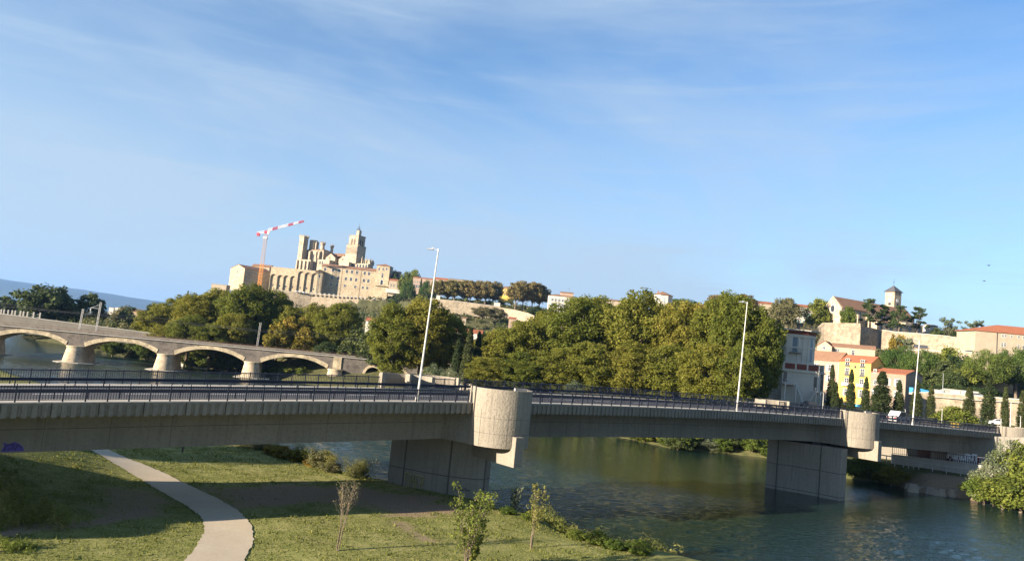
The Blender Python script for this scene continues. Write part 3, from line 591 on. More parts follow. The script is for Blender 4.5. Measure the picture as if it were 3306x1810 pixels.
for bi, child in enumerate([c for c in br.children if c.name.startswith('bridge_pier')][:1]):
    # the tag sits on the facet running from corner 1 to 3 of the first pier
    a = Vector((34.0, 9.0, 0)); b = Vector((36.2, 5.1, 0)); d = (b - a).normalized(); L = (b - a).length
    m = strokes([[(x * .55, z * .85) for x, z in l] for l in SMER], .16); g = m.build('yellow_tag', GYEL, child, loc=a + d * .25 + Vector((d.y, -d.x, 0)) * .15 + Vector((0, 0, 1.15)), rot=atan2(d.y, d.x)); g['label'] = 'yellow outlined spray-painted tag low on the pier'
    m = strokes([[(x * .55 + .03, z * .85 - .03) for x, z in l] for l in SMER], .05); m.build('black_outline', GBLK, child, loc=a + d * .25 + Vector((d.y, -d.x, 0)) * .17 + Vector((0, 0, 1.15)), rot=atan2(d.y, d.x))
    a = Vector((36.6, 4.72, 0)); b = Vector((38.8, 2.95, 0)); d = (b - a).normalized()
    m = strokes([[(0, .1), (.3, .25), (.35, 0), (.6, .3), (.7, .05), (.9, .3), (1.0, 0), (1.25, .3), (1.35, .05), (1.6, .1)], [(-.1, 0), (1.7, .05)], [(.5, -.15), (.9, -.2)]], .045)
    m.build('black_scribble', GBLK, child, loc=a + d * .5 + Vector((d.y, -d.x, 0)) * .18 + Vector((0, 0, 2.0)), rot=atan2(d.y, d.x))
m = MB(); m.yprism([(0, 0), (.15, .3), (.1, .6), (.4, .5), (.7, .62), (1.0, .5), (1.25, .25), (1.3, 0)], 0, .004); g = m.build('violet_graffiti', GPUR, gd, loc=(.5, 2.785, 5.72), rot=(0, -.04, 0))
m = strokes([[(.2, .08), (.25, .4), (.6, .5), (.7, .2), (.4, .15)], [(.8, .08), (.9, .42), (1.1, .25)]], .05); m.build('violet_graffiti_outline', GBLK, gd, loc=(.5, 2.77, 5.72), rot=(0, -.04, 0))
# ============================================================ RAILWAY VIADUCT
VA = radians(10.5); V0 = (-123.0, 215.5, 0)
va = thing('railway_viaduct', 'old stone railway viaduct with low arches crossing the river on the left', 'bridge', V0, VA)
SP = 24.4; piers = [-73.2, -48.8, -24.4, 0, SP, 2 * SP, 3 * SP]; VW = 9.0
ZC, ZS, ZK = 8.75, 4.75, 7.25          # cornice, springing, crown
def arch_z(u, half=9.6): 
    R = (half ** 2 + (ZK - ZS) ** 2) / (2 * (ZK - ZS)); return ZK - R + sqrt(max(0, R * R - u * u))
for k in range(len(piers) - 1):
    a, b = piers[k], piers[k + 1]; c = (a + b) / 2; h = 9.7
    us = [-h + 2 * h * i / 24 for i in range(25)]
    m = MB(); m.sweep([[(c + u, -.12, arch_z(u, h)), (c + u * 1.035, -.12, arch_z(u, h) + .95 + .25 * abs(u / h)), (c + u * 1.035, VW + .1, arch_z(u, h) + .95 + .25 * abs(u / h)), (c + u, VW + .1, arch_z(u, h))] for u in us]); m.build('arch_ring', RINGST, va)
    m = MB(); top = ZC - .25
    pts = [(a, top), (a, ZS - .4), (c - h - .3, ZS - .4)] + [(c + u * 1.02, arch_z(u, h) + .5) for u in us] + [(c + h + .3, ZS - .4), (b, ZS - .4), (b, top)]
    # spandrel as strips
    xs = [a, c - h - .3] + [c + u * 1.02 for u in us] + [c + h + .3, b]; zs = [ZS - .4, ZS - .4] + [arch_z(u, h) + .5 for u in us] + [ZS - .4, ZS - .4]
    m.sweep([[(x, 0, z), (x, VW, z), (x, VW, top), (x, 0, top)] for x, z in zip(xs, zs)]); m.build('spandrel_wall', GREYST, va)
for a in piers[:-1] + [piers[-1]]:
    m = MB(); n = 20; base = [(2.75 * cos(t), -.4 + 2.3 * sin(t)) for t in [pi + pi * i / n for i in range(n + 1)]]; topp = [(2.05 * cos(t), -.2 + 1.5 * sin(t)) for t in [pi + pi * i / n for i in range(n + 1)]]
    lo = [(a + x, y, -3) for x, y in base] + [(a + 2.75, VW + .4, -3), (a + .0, VW + 2.6, -3), (a - 2.75, VW + .4, -3)]
    lo2 = [(x, y, .2) for x, y, z in lo]
    hi = [(a + x, y, ZS - .35) for x, y in topp] + [(a + 2.05, VW + .2, ZS - .35), (a, VW + 1.7, ZS - .35), (a - 2.05, VW + .2, ZS - .35)]
    m.sweep([lo, lo2, hi]); pr = m.build('viaduct_pier', STONEL, va)
    m = MB(); m.sweep([[(a + (x - a) * 1.10, y * 1.05 - .1, z + .002) for x, y, z in hi], [(a + (x - a) * 1.10, y * 1.05 - .1, ZS + .02) for x, y, z in hi]]); m.build('capital', RINGST, pr)
    m = MB(); m.prism([(a - 4.6, -2.0), (a - 2.5, -3.3), (a + 2.5, -3.3), (a + 5.6, -1.6), (a + 5, VW), (a - 4.4, VW)], -2, .12); m.build('footing', CONCL, pr)
for k in range(5): pass
# solid end with small arches on the right
xe = piers[-1]; m = MB(); top = ZC - .25
def solid(xa, xb): m.box(xa, xb, 0, VW, -2, top)
m.box(xe, xe + 9.0, .01, VW, ZS - .4, top - .002); 
holes = [(xe + 11.3, 2.35, 4.0), (xe + 19.2, 2.35, 4.0), (xe + 27.2, 2.35, 4.0)]; x = xe + 3.0
for hx_, r, sz in holes:
    m.box(x, hx_ - r, 0, VW, -2, top); us = [hx_ - r * cos(pi * i / 16) for i in range(17)]; zs = [sz + r * sin(pi * i / 16) for i in range(17)]
    m.sweep([[(u, 0, z), (u, VW, z), (u, VW, top), (u, 0, top)] for u, z in zip(us, zs)]); m.box(hx_ - r, hx_ + r, VW - .5, VW, -2, sz + .2); x = hx_ + r
m.box(x, xe + 60, 0, VW, -2, top); m.build('spandrel_wall', GREYST, va)
m = MB()
for hx_, r, sz in holes: m.sweep([[(hx_ + rr * cos(t), yy, sz + rr * sin(t)) for rr, yy in ((r - .02, -.1), (r + .75, -.1), (r + .75, .5), (r - .02, .5))] for t in [pi * i / 18 for i in range(19)]])
m.build('small_arch_ring', RINGST, va)
m = MB(); m.box(xe - .9, xe + 1.6, -.25, .3, ZS, top - .01); m.build('quoin_buttress', RINGST, va)
x0, x1 = -75, xe + 60
m = MB(); m.box(x0, x1, -.38, VW + .4, ZC - .25, ZC - .05); m.build('cornice', CONCL, va)
m = MB(); m.box(x0, x1, -.30, .1, ZC - .05, ZC + .42); m.box(x0, x1, VW - .1, VW + .3, ZC - .05, ZC + .42); m.build('parapet', GREYST, va)
m = MB(); m.box(x0, x1, -.36, .16, ZC + .42, ZC + .50); m.build('coping', CONCL, va)
RUST = rock('rusty_ballast', (0.13, 0.085, 0.06), (0.17, 0.12, 0.085), (0.08, 0.055, 0.04), 0.4, 4, 0.95, 0.5, 0.05)
m = MB(); m.box(x0, x1, .12, VW - .12, ZC - .1, ZC + .30); m.build('track_bed', RUST, va)
m = MB()
for y in (1.6, 3.05, 5.6, 7.05): m.box(x0, x1, y - .035, y + .035, ZC + .30, ZC + .47)
m.build('track_rails', RUST, va)
m = MB()
for z in (.75, 1.0): m.box(x0, x1, -.17, -.14, ZC + .5 + z - .45, ZC + .5 + z - .41)
i = x0
while i < x1: m.box(i - .03, i + .03, -.18, -.12, ZC + .45, ZC + 1.12); i += 2.0
m.build('guard_railing', plain('rusty_brown_railing', (0.10, 0.06, 0.045), 0.8), va)
# masts
def vl(s, y, z): return (V0[0] + s * cos(VA) - y * sin(VA), V0[1] + s * sin(VA) + y * cos(VA), z)
def mast(s, y, H, label, full=True, lean=radians(1.2)):
    r = thing('catenary_mast', label, 'railway mast', vl(s, y, ZC + .3), VA, 'overhead line masts on the viaduct'); r.rotation_euler = (0, lean, VA)
    m = MB(); wdt = .22
    for i in (-1, 1):
        for j in (-1, 1): m.box(i * wdt - .045, i * wdt + .045, j * .12 - .04, j * .12 + .04, 0, H)
    z = .3; k = 1
    while z < H - .5:
        m.tube([(-wdt * k, -.12, z), (wdt * k, -.12, z + .55)], .035, 4); m.tube([(-wdt * k, .12, z), (wdt * k, .12, z + .55)], .035, 4); z += .55; k = -k
    m.build('lattice_post', POLE, r)
    if full:
        m = MB(); m.box(-2.6, .3, -.06, .06, H - 2.1, H - 1.98); m.tube([(-2.4, 0, H - 2.0), (-.2, 0, H - .9)], .04, 5); m.build('cantilever_arm', GALV, r)
        m = MB(); m.cyl(-2.4, 0, H - 3.6, H - 2.0, .07, .07, 8); m.cyl(-2.5, 0, H - 2.9, H - 2.3, .16, .16, 8); m.build('insulator', POLE, r)
mast(2.1, 8.4, 9.0, 'white lattice railway mast with a side arm at the left end of the viaduct'); mast(48.5, 8.4, 7.6, 'slim pale railway mast standing above the middle pier of the viaduct', False)
mast(-2.6, 8.6, 6.4, 'thin grey mast just left of the white lattice mast', False, radians(2)); 
m = MB()
for z, y in ((6.6, 2.4), (5.3, 2.4), (6.3, 6.2), (5.1, 6.2)):
    prev = None
    for s0 in np.arange(-75, 130, 46.4):
        m.tube([(s0 + 46.4 * k / 8, y, ZC + z - (1.0 * (1 - (2 * k / 8 - 1) ** 2) if z > 6 else 0)) for k in range(9)], .028, 4, cap=False)
ow = m.build('overhead_wire', IRON); ow.location = V0; ow.rotation_euler = (0, 0, VA); tag(ow, 'thin overhead wires strung along the railway viaduct', 'wires')
# second structure behind on the left with white posts
sb = thing('back_parapet', 'grey concrete parapet bank behind the viaduct at the far left', 'wall', vl(-70, 24, 0), VA)
m = MB(); m.xprism([(0, 6), (1, 6), (1, 9.0), (0, 9.0)], 0, 22); m.sweep([[(x, 0, 6), (x, 1.2, 6), (x, 1.2, z), (x, 0, z)] for x, z in ((22, 11.6), (40, 11.3), (60, 10.6), (88, 9.6), (120, 8.9))]); m.sweep([[(x, 0, 6), (x, 1.2, 6), (x, 1.2, 11.6), (x, 0, 11.6)] for x in (-10, 22.0)]); m.build('wall', CONCD, sb)
m = MB(); m.sweep([[(x, -.1, z), (x, 1.3, z), (x, 1.3, z + .2), (x, -.1, z + .2)] for x, z in ((-10, 11.6), (22, 11.6), (40, 11.3), (60, 10.6), (88, 9.6), (120, 8.9))]); m.build('coping', CONCL, sb)
wp = [12, 58, 125, 190, 240, 325, 375, 440, 540, 643]
pm = MB().box(-.2, .2, -.2, .2, 0, 1.75).mesh('post_shaft', CONCL); cm = MB().prism([(-.24, -.24), (.24, -.24), (.24, .24), (-.24, .24)], 1.75, 1.95, .4).mesh('post_cap', CONCL)
ordn = ['first', 'second', 'third', 'fourth', 'fifth', 'sixth', 'seventh', 'eighth', 'ninth', 'tenth', 'eleventh', 'twelfth', 'thirteenth', 'fourteenth', 'fifteenth', 'sixteenth', 'seventeenth', 'eighteenth', 'nineteenth', 'twentieth']
for i, cxp in enumerate(wp):
    p = at(cxp * .1986, 980 + (185 + cxp * .09) * .1986, 238.0)
    r = thing('concrete_post', '%s white square post from the left in the row behind the viaduct' % ordn[i], 'post', (p.x, p.y, p.z - .05), VA, 'white concrete posts behind the viaduct'); link('shaft', pm, r); link('cap', cm, r)
m = MB()
pA = at(0, 1001, 238.3); pB = at(131, 1016, 238.3)
m.tube([tuple(pA), tuple(pB)], .05, 5); m.tube([tuple(pA - Vector((0, 0, .8))), tuple(pB - Vector((0, 0, .8)))], .05, 5); tag(m.build('post_rail', GALV), 'thin double rail strung between the white posts at the far left', 'rail')
# ============================================================ TREES
def leaves(rng, C, R, nper, size, squash=.8, upb=.35, tonec=None, aspect=(.55, 1.0)):
    C = np.asarray(C, float); R = np.asarray(R, float); n = len(C) * nper
    idx = np.repeat(np.arange(len(C)), nper); d = rng.normal(size=(n, 3)); d /= np.linalg.norm(d, axis=1)[:, None]
    rr = (0.35 + 0.75 * rng.random(n) ** .7)[:, None] * R[idx][:, None]; pos = C[idx] + d * rr * np.array([1, 1, squash])
    nn = d * .9 + rng.normal(size=(n, 3)) * .55 + np.array([0, 0, upb]); nn /= np.linalg.norm(nn, axis=1)[:, None]
    h = rng.normal(size=(n, 3)); u = np.cross(nn, h); u /= np.linalg.norm(u, axis=1)[:, None] + 1e-9; v = np.cross(nn, u)
    s = size * (.6 + .8 * rng.random(n))[:, None]; a = (aspect[0] + (aspect[1] - aspect[0]) * rng.random(n))[:, None]
    j = lambda: (.85 + .3 * rng.random(n))[:, None]
    Q = np.stack([pos - u * s * .5 * j(), pos - v * s * a * .5 * j(), pos + u * s * .5 * j(), pos + v * s * a * .5 * j()], 1)
    tc_ = (rng.random(len(C)) if tonec is None else tonec)[idx]; tone = np.clip(tc_ * .55 + .45 * rng.random(n), 0, 1)
    return Q, np.repeat(tone, 4)
def crownmesh(name, seed, C, R, nper, size, mat, **k):
    rng = np.random.default_rng(seed); Q, t = leaves(rng, C, R, nper, size, **k); return arrmesh(name, Q, len(Q), 4, mat, t)
def ell(rng, n, rx, rz, zc, lo=.55, flatb=0, lump=0.0):
    d = rng.normal(size=(n, 3)); d /= np.linalg.norm(d, axis=1)[:, None]; f = (lo + (1 - lo) * rng.random(n) ** .5)
    if lump: f = f * (1 + lump * np.sin(d[:, 0] * 4 + seedv(rng)) * np.cos(d[:, 1] * 3 + d[:, 2] * 4))
    p = d * f[:, None] * np.array([rx, rx, rz]); 
    if flatb: p[:, 2] = np.where(p[:, 2] < 0, p[:, 2] * flatb, p[:, 2])
    p[:, 2] += zc; return p
def seedv(rng): return 6.28 * rng.random()
def trunkmesh(name, seed, H, r0, split, spread, nl, top):
    rng = random.Random(seed); m = MB(); b = (rng.uniform(-.3, .3), rng.uniform(-.3, .3))
    m.tube([(0, 0, -1.5), (0, 0, 0), (b[0] * .5, b[1] * .5, split * .5), (b[0], b[1], split)], [r0 * 1.3, r0 * 1.15, r0 * .9, r0 * .75], 9)
    for i in range(nl):
        a = 2 * pi * i / nl + rng.uniform(-.4, .4); s = spread * rng.uniform(.5, 1); z1 = split + (top - split) * rng.uniform(.6, 1)
        m.tube([(b[0], b[1], split - .3), (b[0] + s * .35 * cos(a), b[1] + s * .35 * sin(a), split + (z1 - split) * .35), (b[0] + s * .75 * cos(a), b[1] + s * .75 * sin(a), split + (z1 - split) * .7), (b[0] + s * cos(a), b[1] + s * sin(a), z1)], [r0 * .5, r0 * .36, r0 * .2, r0 * .06], 6)
        for q in range(2):
            a2 = a + rng.uniform(-.9, .9); c = (b[0] + s * .5 * cos(a), b[1] + s * .5 * sin(a), split + (z1 - split) * .5)
            m.tube([c, (c[0] + s * .5 * cos(a2), c[1] + s * .5 * sin(a2), c[2] + (top - split) * .3)], [r0 * .2, r0 * .05], 5)
    return m.mesh(name, BARK, True)
CR_, TRK = {}, {}
for k, sd_ in enumerate((11, 12, 13)):        # big planes, H=22 R=7.5
    r = np.random.default_rng(sd_); C = ell(r, 260, 7.0, 9.6, 12.2, .45, 1, .10)
    CR_['plane%d' % k] = crownmesh('plane_crown', sd_, C, r.uniform(.9, 1.9, 260), 150, .43, L_PLANE); TRK['plane%d' % k] = trunkmesh('plane_trunk', sd_, 22, .5, 5, 4.5, 6, 18)
for k, sd_ in enumerate((21, 22)):            # same, browner, sparser
    r = np.random.default_rng(sd_); C = ell(r, 120, 6.6, 6.2, 11.5, .45, .8, .15)
    CR_['brown%d' % k] = crownmesh('plane_crown', sd_, C, r.uniform(.9, 1.8, 120), 85, .6, L_BROWN); TRK['brown%d' % k] = trunkmesh('plane_trunk', sd_, 18, .45, 5.5, 5, 6, 15)
for k, sd_ in enumerate((31, 32)):            # dense evergreen / bushes H=8 R=4
    r = np.random.default_rng(sd_); C = ell(r, 90, 3.4, 3.6, 3.6, .4, .9, .2)
    CR_['dark%d' % k] = crownmesh('bush_crown', sd_, C, r.uniform(.6, 1.3, 90), 80, .42, L_DARK)
    CR_['green%d' % k] = crownmesh('bush_crown', sd_ + 5, C, r.uniform(.6, 1.2, 90), 80, .40, L_GREEN)
    CR_['dull%d' % k] = crownmesh('bush_crown', sd_ + 9, C, r.uniform(.6, 1.2, 90), 70, .38, L_DULL)
    CR_['yel%d' % k] = crownmesh('yellow_crown', sd_ + 13, C, r.uniform(.6, 1.2, 90), 70, .42, L_YEL)
    CR_['olive%d' % k] = crownmesh('silver_crown', sd_ + 17, C, r.uniform(.5, 1.2, 90), 60, .34, L_OLIVE, aspect=(.25, .5))
    for q in ('dark', 'green', 'dull', 'yel', 'olive'): TRK['%s%d' % (q, k)] = trunkmesh('tree_trunk', sd_, 8, .22, 1.4, 2, 5, 6)
for k, sd_ in enumerate((41, 42)):            # umbrella pines H=12 R=7
    r = np.random.default_rng(sd_); C = ell(r, 190, 6.0, 4.4, 6.9, .55, .7, .1)
    CR_['pine%d' % k] = crownmesh('pine_crown', sd_, C, r.uniform(.9, 1.5, 190), 130, .36, L_PINE, aspect=(.3, .6)); TRK['pine%d' % k] = trunkmesh('pine_trunk', sd_, 12, .38, 4, 4, 6, 9)
r = np.random.default_rng(51); zz = r.random(150) ** .8; rad = .95 * np.clip(np.sin(pi * np.clip(zz * .86 + .12, 0, 1)) ** .6, .05, 1) * (1 - zz * .55); ang = r.random(150) * 6.28   # cypress H=12 R=1.3
C = np.stack([rad * .75 * np.cos(ang), rad * .75 * np.sin(ang), .4 + zz * 11.2], 1)
for k in (0, 1):
    CR_['cyp%d' % k] = crownmesh('cypress_crown', 52 + k, C * np.array([1, 1, 1]), np.full(150, .5) * (1.15 - zz * .75), 75, .26, L_CYP, squash=2.0, upb=.1, aspect=(.3, .6))
    TRK['cyp%d' % k] = MB().tube([(0, 0, -1.5), (0, 0, .4), (0, 0, 9)], [.25, .2, .05], 7).mesh('cypress_trunk', BARK)
r = np.random.default_rng(61)                 # layered dark tree (cedar-like, flat plates) H=12 R=6
C = []; 
for L_ in range(26):
    a, q, z = r.random() * 6.28, 5.0 * r.random() ** .6, 4.5 + 7 * r.random(); q *= (1.15 - (z - 4) / 12)
    for j in range(6): C.append((q * cos(a) + r.normal() * .9, q * sin(a) + r.normal() * .9, z + r.normal() * .12))
CR_['cedar0'] = crownmesh('cedar_crown', 62, C, r.uniform(.5, 1.0, len(C)), 60, .42, L_DARK, squash=.35); TRK['cedar0'] = trunkmesh('cedar_trunk', 62, 12, .32, 4, 4.5, 7, 10.5)
r = np.random.default_rng(71); C = []
for L_ in range(30):
    a, q, z = r.random() * 6.28, 3.6 * r.random() ** .6, 4.0 + 5.5 * r.random()
    for j in range(3): C.append((q * cos(a) + r.normal() * .5, q * sin(a) + r.normal() * .5, z + r.normal() * .3))
CR_['thin0'] = crownmesh('sparse_crown', 72, C, r.uniform(.4, .9, len(C)), 22, .45, L_OLIVE, squash=.6); TRK['thin0'] = trunkmesh('sparse_trunk', 72, 10, .2, 3.2, 3.4, 7, 8.5)
BASE = dict(plane=(22, 7.5), brown=(18, 7.2), dark=(8, 4), green=(8, 4), dull=(8, 4), yel=(8, 4), olive=(8, 4), pine=(11.6, 7), cyp=(12, 1.25), cedar=(12, 6.5), thin=(10, 4.4))
NAMES = dict(plane='plane_tree', brown='plane_tree', dark='evergreen_tree', green='bush', dull='shrub', yel='yellowing_tree', olive='silvery_tree', pine='umbrella_pine', cyp='cypress', cedar='cedar', thin='sparse_tree')
_tr = random.Random(5)
def tree(kind, x, y, z, H, R, label, group=None, name=None, cat='tree', rot=None):
    k = ''.join(c for c in kind if not c.isdigit()); b = BASE[k]
    if kind not in CR_: kind = kind + '0'
    o = thing(name or NAMES[k], label, cat, (x, y, z), _tr.uniform(0, 6.28) if rot is None else rot, group)
    link('crown', CR_[kind], o, scale=(R / b[1], R / b[1], H / b[0])); link('trunk', TRK[kind], o, scale=(R / b[1], R / b[1], H / b[0])); return o
def treep(kind, px, pytop, Y, R, label, zb=None, **kw):   # crown-top pixel and distance give place and height
    p = at(px, pytop, Y); z = tz(p.x, Y) if zb is None else zb; return tree(kind, p.x, Y, z, p.z - z, R, label, **kw)
# --- big planes behind the road bridge
G1 = 'big plane trees on the far bank behind the road bridge'
row = [(1290, 985, 196, 6.6, 'plane0'), (1378, 962, 199, 7.4, 'plane1'), (1450, 1015, 203, 6.0, 'plane2'),
       (1610, 1062, 200, 6.5, 'plane1'), (1690, 1030, 196, 7.0, 'plane2'), (1760, 1010, 205, 7.5, 'plane0'), (1860, 955, 196, 8.0, 'plane1'), (1935, 950, 208, 7.5, 'plane2'), (2055, 945, 194, 8.6, 'plane0'), (2140, 975, 205, 7.0, 'plane1'),
       (2215, 962, 186, 7.6, 'plane2'), (2330, 950, 180, 7.2, 'plane0'), (2400, 952, 174, 6.8, 'plane1'), (2462, 990, 172, 5.0, 'plane2')]
lb = ['bushy plane tree left of the first lamp post, leftmost behind the bridge drum', 'tallest plane tree crossed by the first lamp post', 'dark-centred plane tree right of the first lamp post, beside the white house',
      'low plane tree just right of the two tall cypresses', 'second plane tree right of the tall cypresses', 'third plane tree right of the tall cypresses, set back', 'high plane tree just right of the white hilltop house', 'set-back plane tree right of the highest part of the near crowns',
      'tallest plane tree in the middle of the row', 'plane tree below the dark domed pine on the skyline', 'plane tree below the orange hilltop roof', 'plane tree left of and behind the second lamp post', 'plane tree directly behind the second lamp post', 'last plane tree on the right, touching the white mill']
for (px, py, Y, R, kd), l in zip(row, lb): treep(kd, px, py, Y, R * 1.13, l, group=G1, zb=5.0 if px < 2300 else 7.0)
front = [(1590, 1150, 182, 5.6, 'plane2'), (1700, 1140, 180, 5.8, 'plane0'), (1810, 1120, 180, 6.2, 'plane1'), (1920, 1100, 178, 6.4, 'plane2'), (2040, 1105, 176, 6.4, 'plane0'), (2160, 1110, 174, 6.6, 'plane1'), (2290, 1100, 166, 6.0, 'plane2'), (2375, 1120, 162, 4.8, 'plane0')]
for i, (px, py, Y, R, kd) in enumerate(front): treep(kd, px, py, Y, R * 1.12, '%s low front crown from the left in the plane trees just over the far railing' % ordn[i], group=G1, zb=5.0)
# --- left bank group behind the viaduct
G2 = 'plane trees behind the railway viaduct'
lrow = [(520, 985, 262, 7.2, 'plane2', 'leftmost plane tree behind the viaduct'), (580, 955, 268, 7.8, 'plane0', 'second plane tree from the left behind the viaduct'), (650, 950, 255, 7.8, 'plane1', 'plane tree below the pale terrace at the left end of the hill'), (720, 928, 262, 8.6, 'plane2', 'tall plane tree below the left gabled building'),
        (800, 922, 256, 9.0, 'plane0', 'highest plane tree below the crane'), (880, 935, 262, 8.6, 'plane1', 'tall plane tree below the arcaded terrace'), (950, 985, 258, 7.4, 'plane2', 'plane tree at the right end of the tall group behind the viaduct'), (760, 1010, 242, 6.4, 'plane1', 'low plane tree over the viaduct parapet, under the crane'),
        (620, 1020, 240, 6.4, 'plane0', 'low plane tree over the viaduct, left part'), (690, 1040, 238, 5.6, 'plane2', 'small round plane tree beside the slim mast'), (540, 1050, 244, 5.5, 'plane1', 'small plane tree at the foot of the leftmost group')]
for px, py, Y, R, kd, l in lrow: treep(kd, px, py, Y, R * 1.12, l, group=G2, zb=3.0)
treep('plane1', 1100, 975, 250, 8.2, 'broad plane tree in the gap before the retaining wall', group=G2, zb=5); treep('plane0', 1035, 985, 256, 7.6, 'plane tree left of the broad one before the retaining wall', group=G2, zb=5)
treep('yel0', 950, 1000, 246, 6.0, 'yellow-leaved tree behind the viaduct', zb=5); treep('yel1', 985, 1055, 240, 4.6, 'small yellow tree low behind the viaduct', zb=6); treep('yel1', 905, 1040, 240, 5.0, 'second yellow tree between the green planes', zb=6)
for i, (px, py, Y, R) in enumerate([(1165, 1045, 246, 7), (1205, 1065, 240, 6.5), (1120, 1100, 236, 5), (1230, 1100, 234, 5.5), (1060, 1095, 236, 5.2), (1190, 1120, 234, 4.6)]):
    treep('dark%d' % (i % 2), px, py, Y, R, '%s dark evergreen from the left in the shaded thicket behind the viaduct' % ordn[i], zb=6, group='dark evergreens behind the viaduct')
for i, (px, py, Y, R) in enumerate([(370, 1095, 262, 4), (430, 1085, 266, 5), (480, 1092, 262, 4.6), (560, 1120, 252, 5), (610, 1118, 246, 5), (680, 1130, 244, 5), (740, 1140, 240, 5), (880, 1160, 234, 4.5), (930, 1165, 232, 4.2), (980, 1180, 231, 3.5)]):
    treep('green%d' % (i % 2), px, py, Y, R, '%s waterside bush from the left seen through the viaduct arches' % ordn[i], zb=.5, group='waterside bushes beyond the arches')
for i, (x, y, H, R) in enumerate([(-80, 50, 18, 6.2), (-86, 60, 15, 5.5), (-80, 68, 10, 4)]): tree('plane%d' % i, x, y, tz(x, y) - .5, H, R, '%s plane tree on the left bank beside the bridge approach, shading the lawn' % ordn[i], group='plane trees beside the left bridge approach')
# --- far left
treep('dark0', 168, 905, 330, 13.0, 'large dark round tree on the skyline at the far left', zb=6, name='skyline_tree'); treep('dark1', 300, 945, 340, 8.2, 'medium dark round tree right of the white lattice mast', zb=6, name='skyline_tree')
treep('dark1', 20, 955, 380, 9.5, 'dark tree at the left picture edge below the blue hills', zb=7, name='skyline_tree'); treep('dull0', 410, 978, 360, 8, 'low round tree before the blue hills', zb=6, name='skyline_tree'); treep('dark0', 425, 980, 345, 5.5, 'small dark tree beside the distant pinkish house', zb=6, name='skyline_tree')
treep('dark1', 497, 976, 300, 5, 'reddish-dark round tree left of the plane group', zb=6, name='skyline_tree'); treep('dark0', 640, 938, 330, 6, 'dark conifer tops behind the plane group', zb=10); treep('cyp0', 608, 938, 320, 1.4, 'tiny dark cypress tip above the plane crowns', zb=10)
rw = random.Random(8); C = []; R_ = []; 
for i in range(330):
    px = rw.uniform(-60, 560); Y = rw.uniform(262, 330) + (60 if px < 250 else 0); p = at(px, 1075, Y); z0 = max(tz(p.x, Y), 3); top = np.interp(px, [-60, 0, 120, 250, 400, 560], [1000, 1000, 1010, 1012, 1032, 1040]); zt = at(px, top + rw.uniform(0, 60), Y).z
    for z in np.arange(z0, max(zt, z0 + 2), 2.6): C.append((p.x + rw.uniform(-2, 2), Y + rw.uniform(-2, 2), z)); R_.append(rw.uniform(1.4, 2.6))
for nm, mt, sl_, lab in (('riverside_wood', L_DULL, 0, 'mixed dull green wood along the far river bank at the left'), ('riverside_thicket', L_DARK, 1, 'darker thicket mixed into the wood at the far left')):
    rg = np.random.default_rng(90 + sl_); sel = np.array([i for i in range(len(C)) if (i % 3 == 0) == bool(sl_)]); Q, t = leaves(rg, np.array(C)[sel], np.array(R_)[sel], 55, .75)
    tag(link(nm, arrmesh(nm, Q, len(Q), 4, mt, t)), lab, 'wood', None, 'stuff')
# --- hillside below the town
def hillside(name, mat, seed, n, rng_px, y0f, y1f, Yr, lab, size=.8, rad=(1.5, 3), nper=50):
    r = random.Random(seed); C = []; R_ = []
    for i in range(n):
        px = r.uniform(*rng_px); Y = r.uniform(*Yr); p = at(px, 1100, Y); z = tz(p.x, Y); h = r.uniform(.2, 2.2)
        C.append((p.x, Y, z + h)); R_.append(r.uniform(*rad))
    rg = np.random.default_rng(seed); Q, t = leaves(rg, np.array(C), np.array(R_), nper, size); tag(link(name, arrmesh(name, Q, len(Q), 4, mat, t)), lab, 'thicket', None, 'stuff')
hillside('hillside_scrub', L_DULL, 101, 2600, (880, 2500), 0, 0, (330, 720), 'dull green scrub covering the slope below the town walls', 1.5, (2.2, 4.2), 34)
hillside('hillside_thicket', L_DARK, 102, 1500, (880, 2500), 0, 0, (300, 640), 'dark evergreen thicket on the slope below the town walls', 1.5, (2.4, 4.6), 36)
hillside('hillside_bushes', L_GREEN, 103, 700, (880, 2500), 0, 0, (280, 560), 'brighter green bushes scattered over the slope', 1.3, (2.0, 4.0), 36)
# --- terrace trees on the town edge
G3 = 'brownish plane trees lined up on the terrace wall'
for i, (cx_, ct, cr) in enumerate([(905, 405, 5.5), (1000, 415, 6.6), (1085, 408, 6.4), (1180, 412, 6.8), (1260, 412, 6.4), (1330, 418, 6.6), (1420, 415, 6.8), (1500, 430, 6.2)]):
    treep('brown%d' % (i % 2), 1150 + cx_ * .2979, 780 + ct * .2979, 610 + 5 * (i % 2), cr * 1.45, '%s from the left of the brown-green planes above the terrace wall' % ordn[i], zb=47.0, group=G3)
for i, (cx_, ct, cr) in enumerate([(1750, 432, 8), (1830, 425, 8.5), (1930, 430, 9), (2010, 455, 8.5)]):
    treep('brown%d' % (i % 2), 1150 + cx_ * .2979, 780 + ct * .2979, 575 + 4 * i, cr, '%s from the left in the round tree clump left of the white three-storey house' % ordn[i], zb=46, group='round tree clump beside the white hilltop house')
treep('green0', 1318, 862, 790, 11, 'round leafy tree right of the square palace tower', zb=52, name='leafy_tree'); treep('green1', 1340, 868, 785, 10, 'second round leafy tree right of the palace tower, further right', zb=52, name='leafy_tree'); treep('dark0', 1278, 864, 800, 7, 'small dark tree just behind the palace tower', zb=52)
treep('pine0', 1322, 902, 700, 8, 'dark conifer in front of the red-roofed hilltop houses', zb=40, name='conifer'); treep('cyp0', 1361, 899, 690, 2.6, 'narrow dark cypress between two conifers on the hill', zb=40); treep('pine1', 1385, 904, 690, 9, 'second dark conifer, right of the narrow cypress', zb=40, name='conifer')
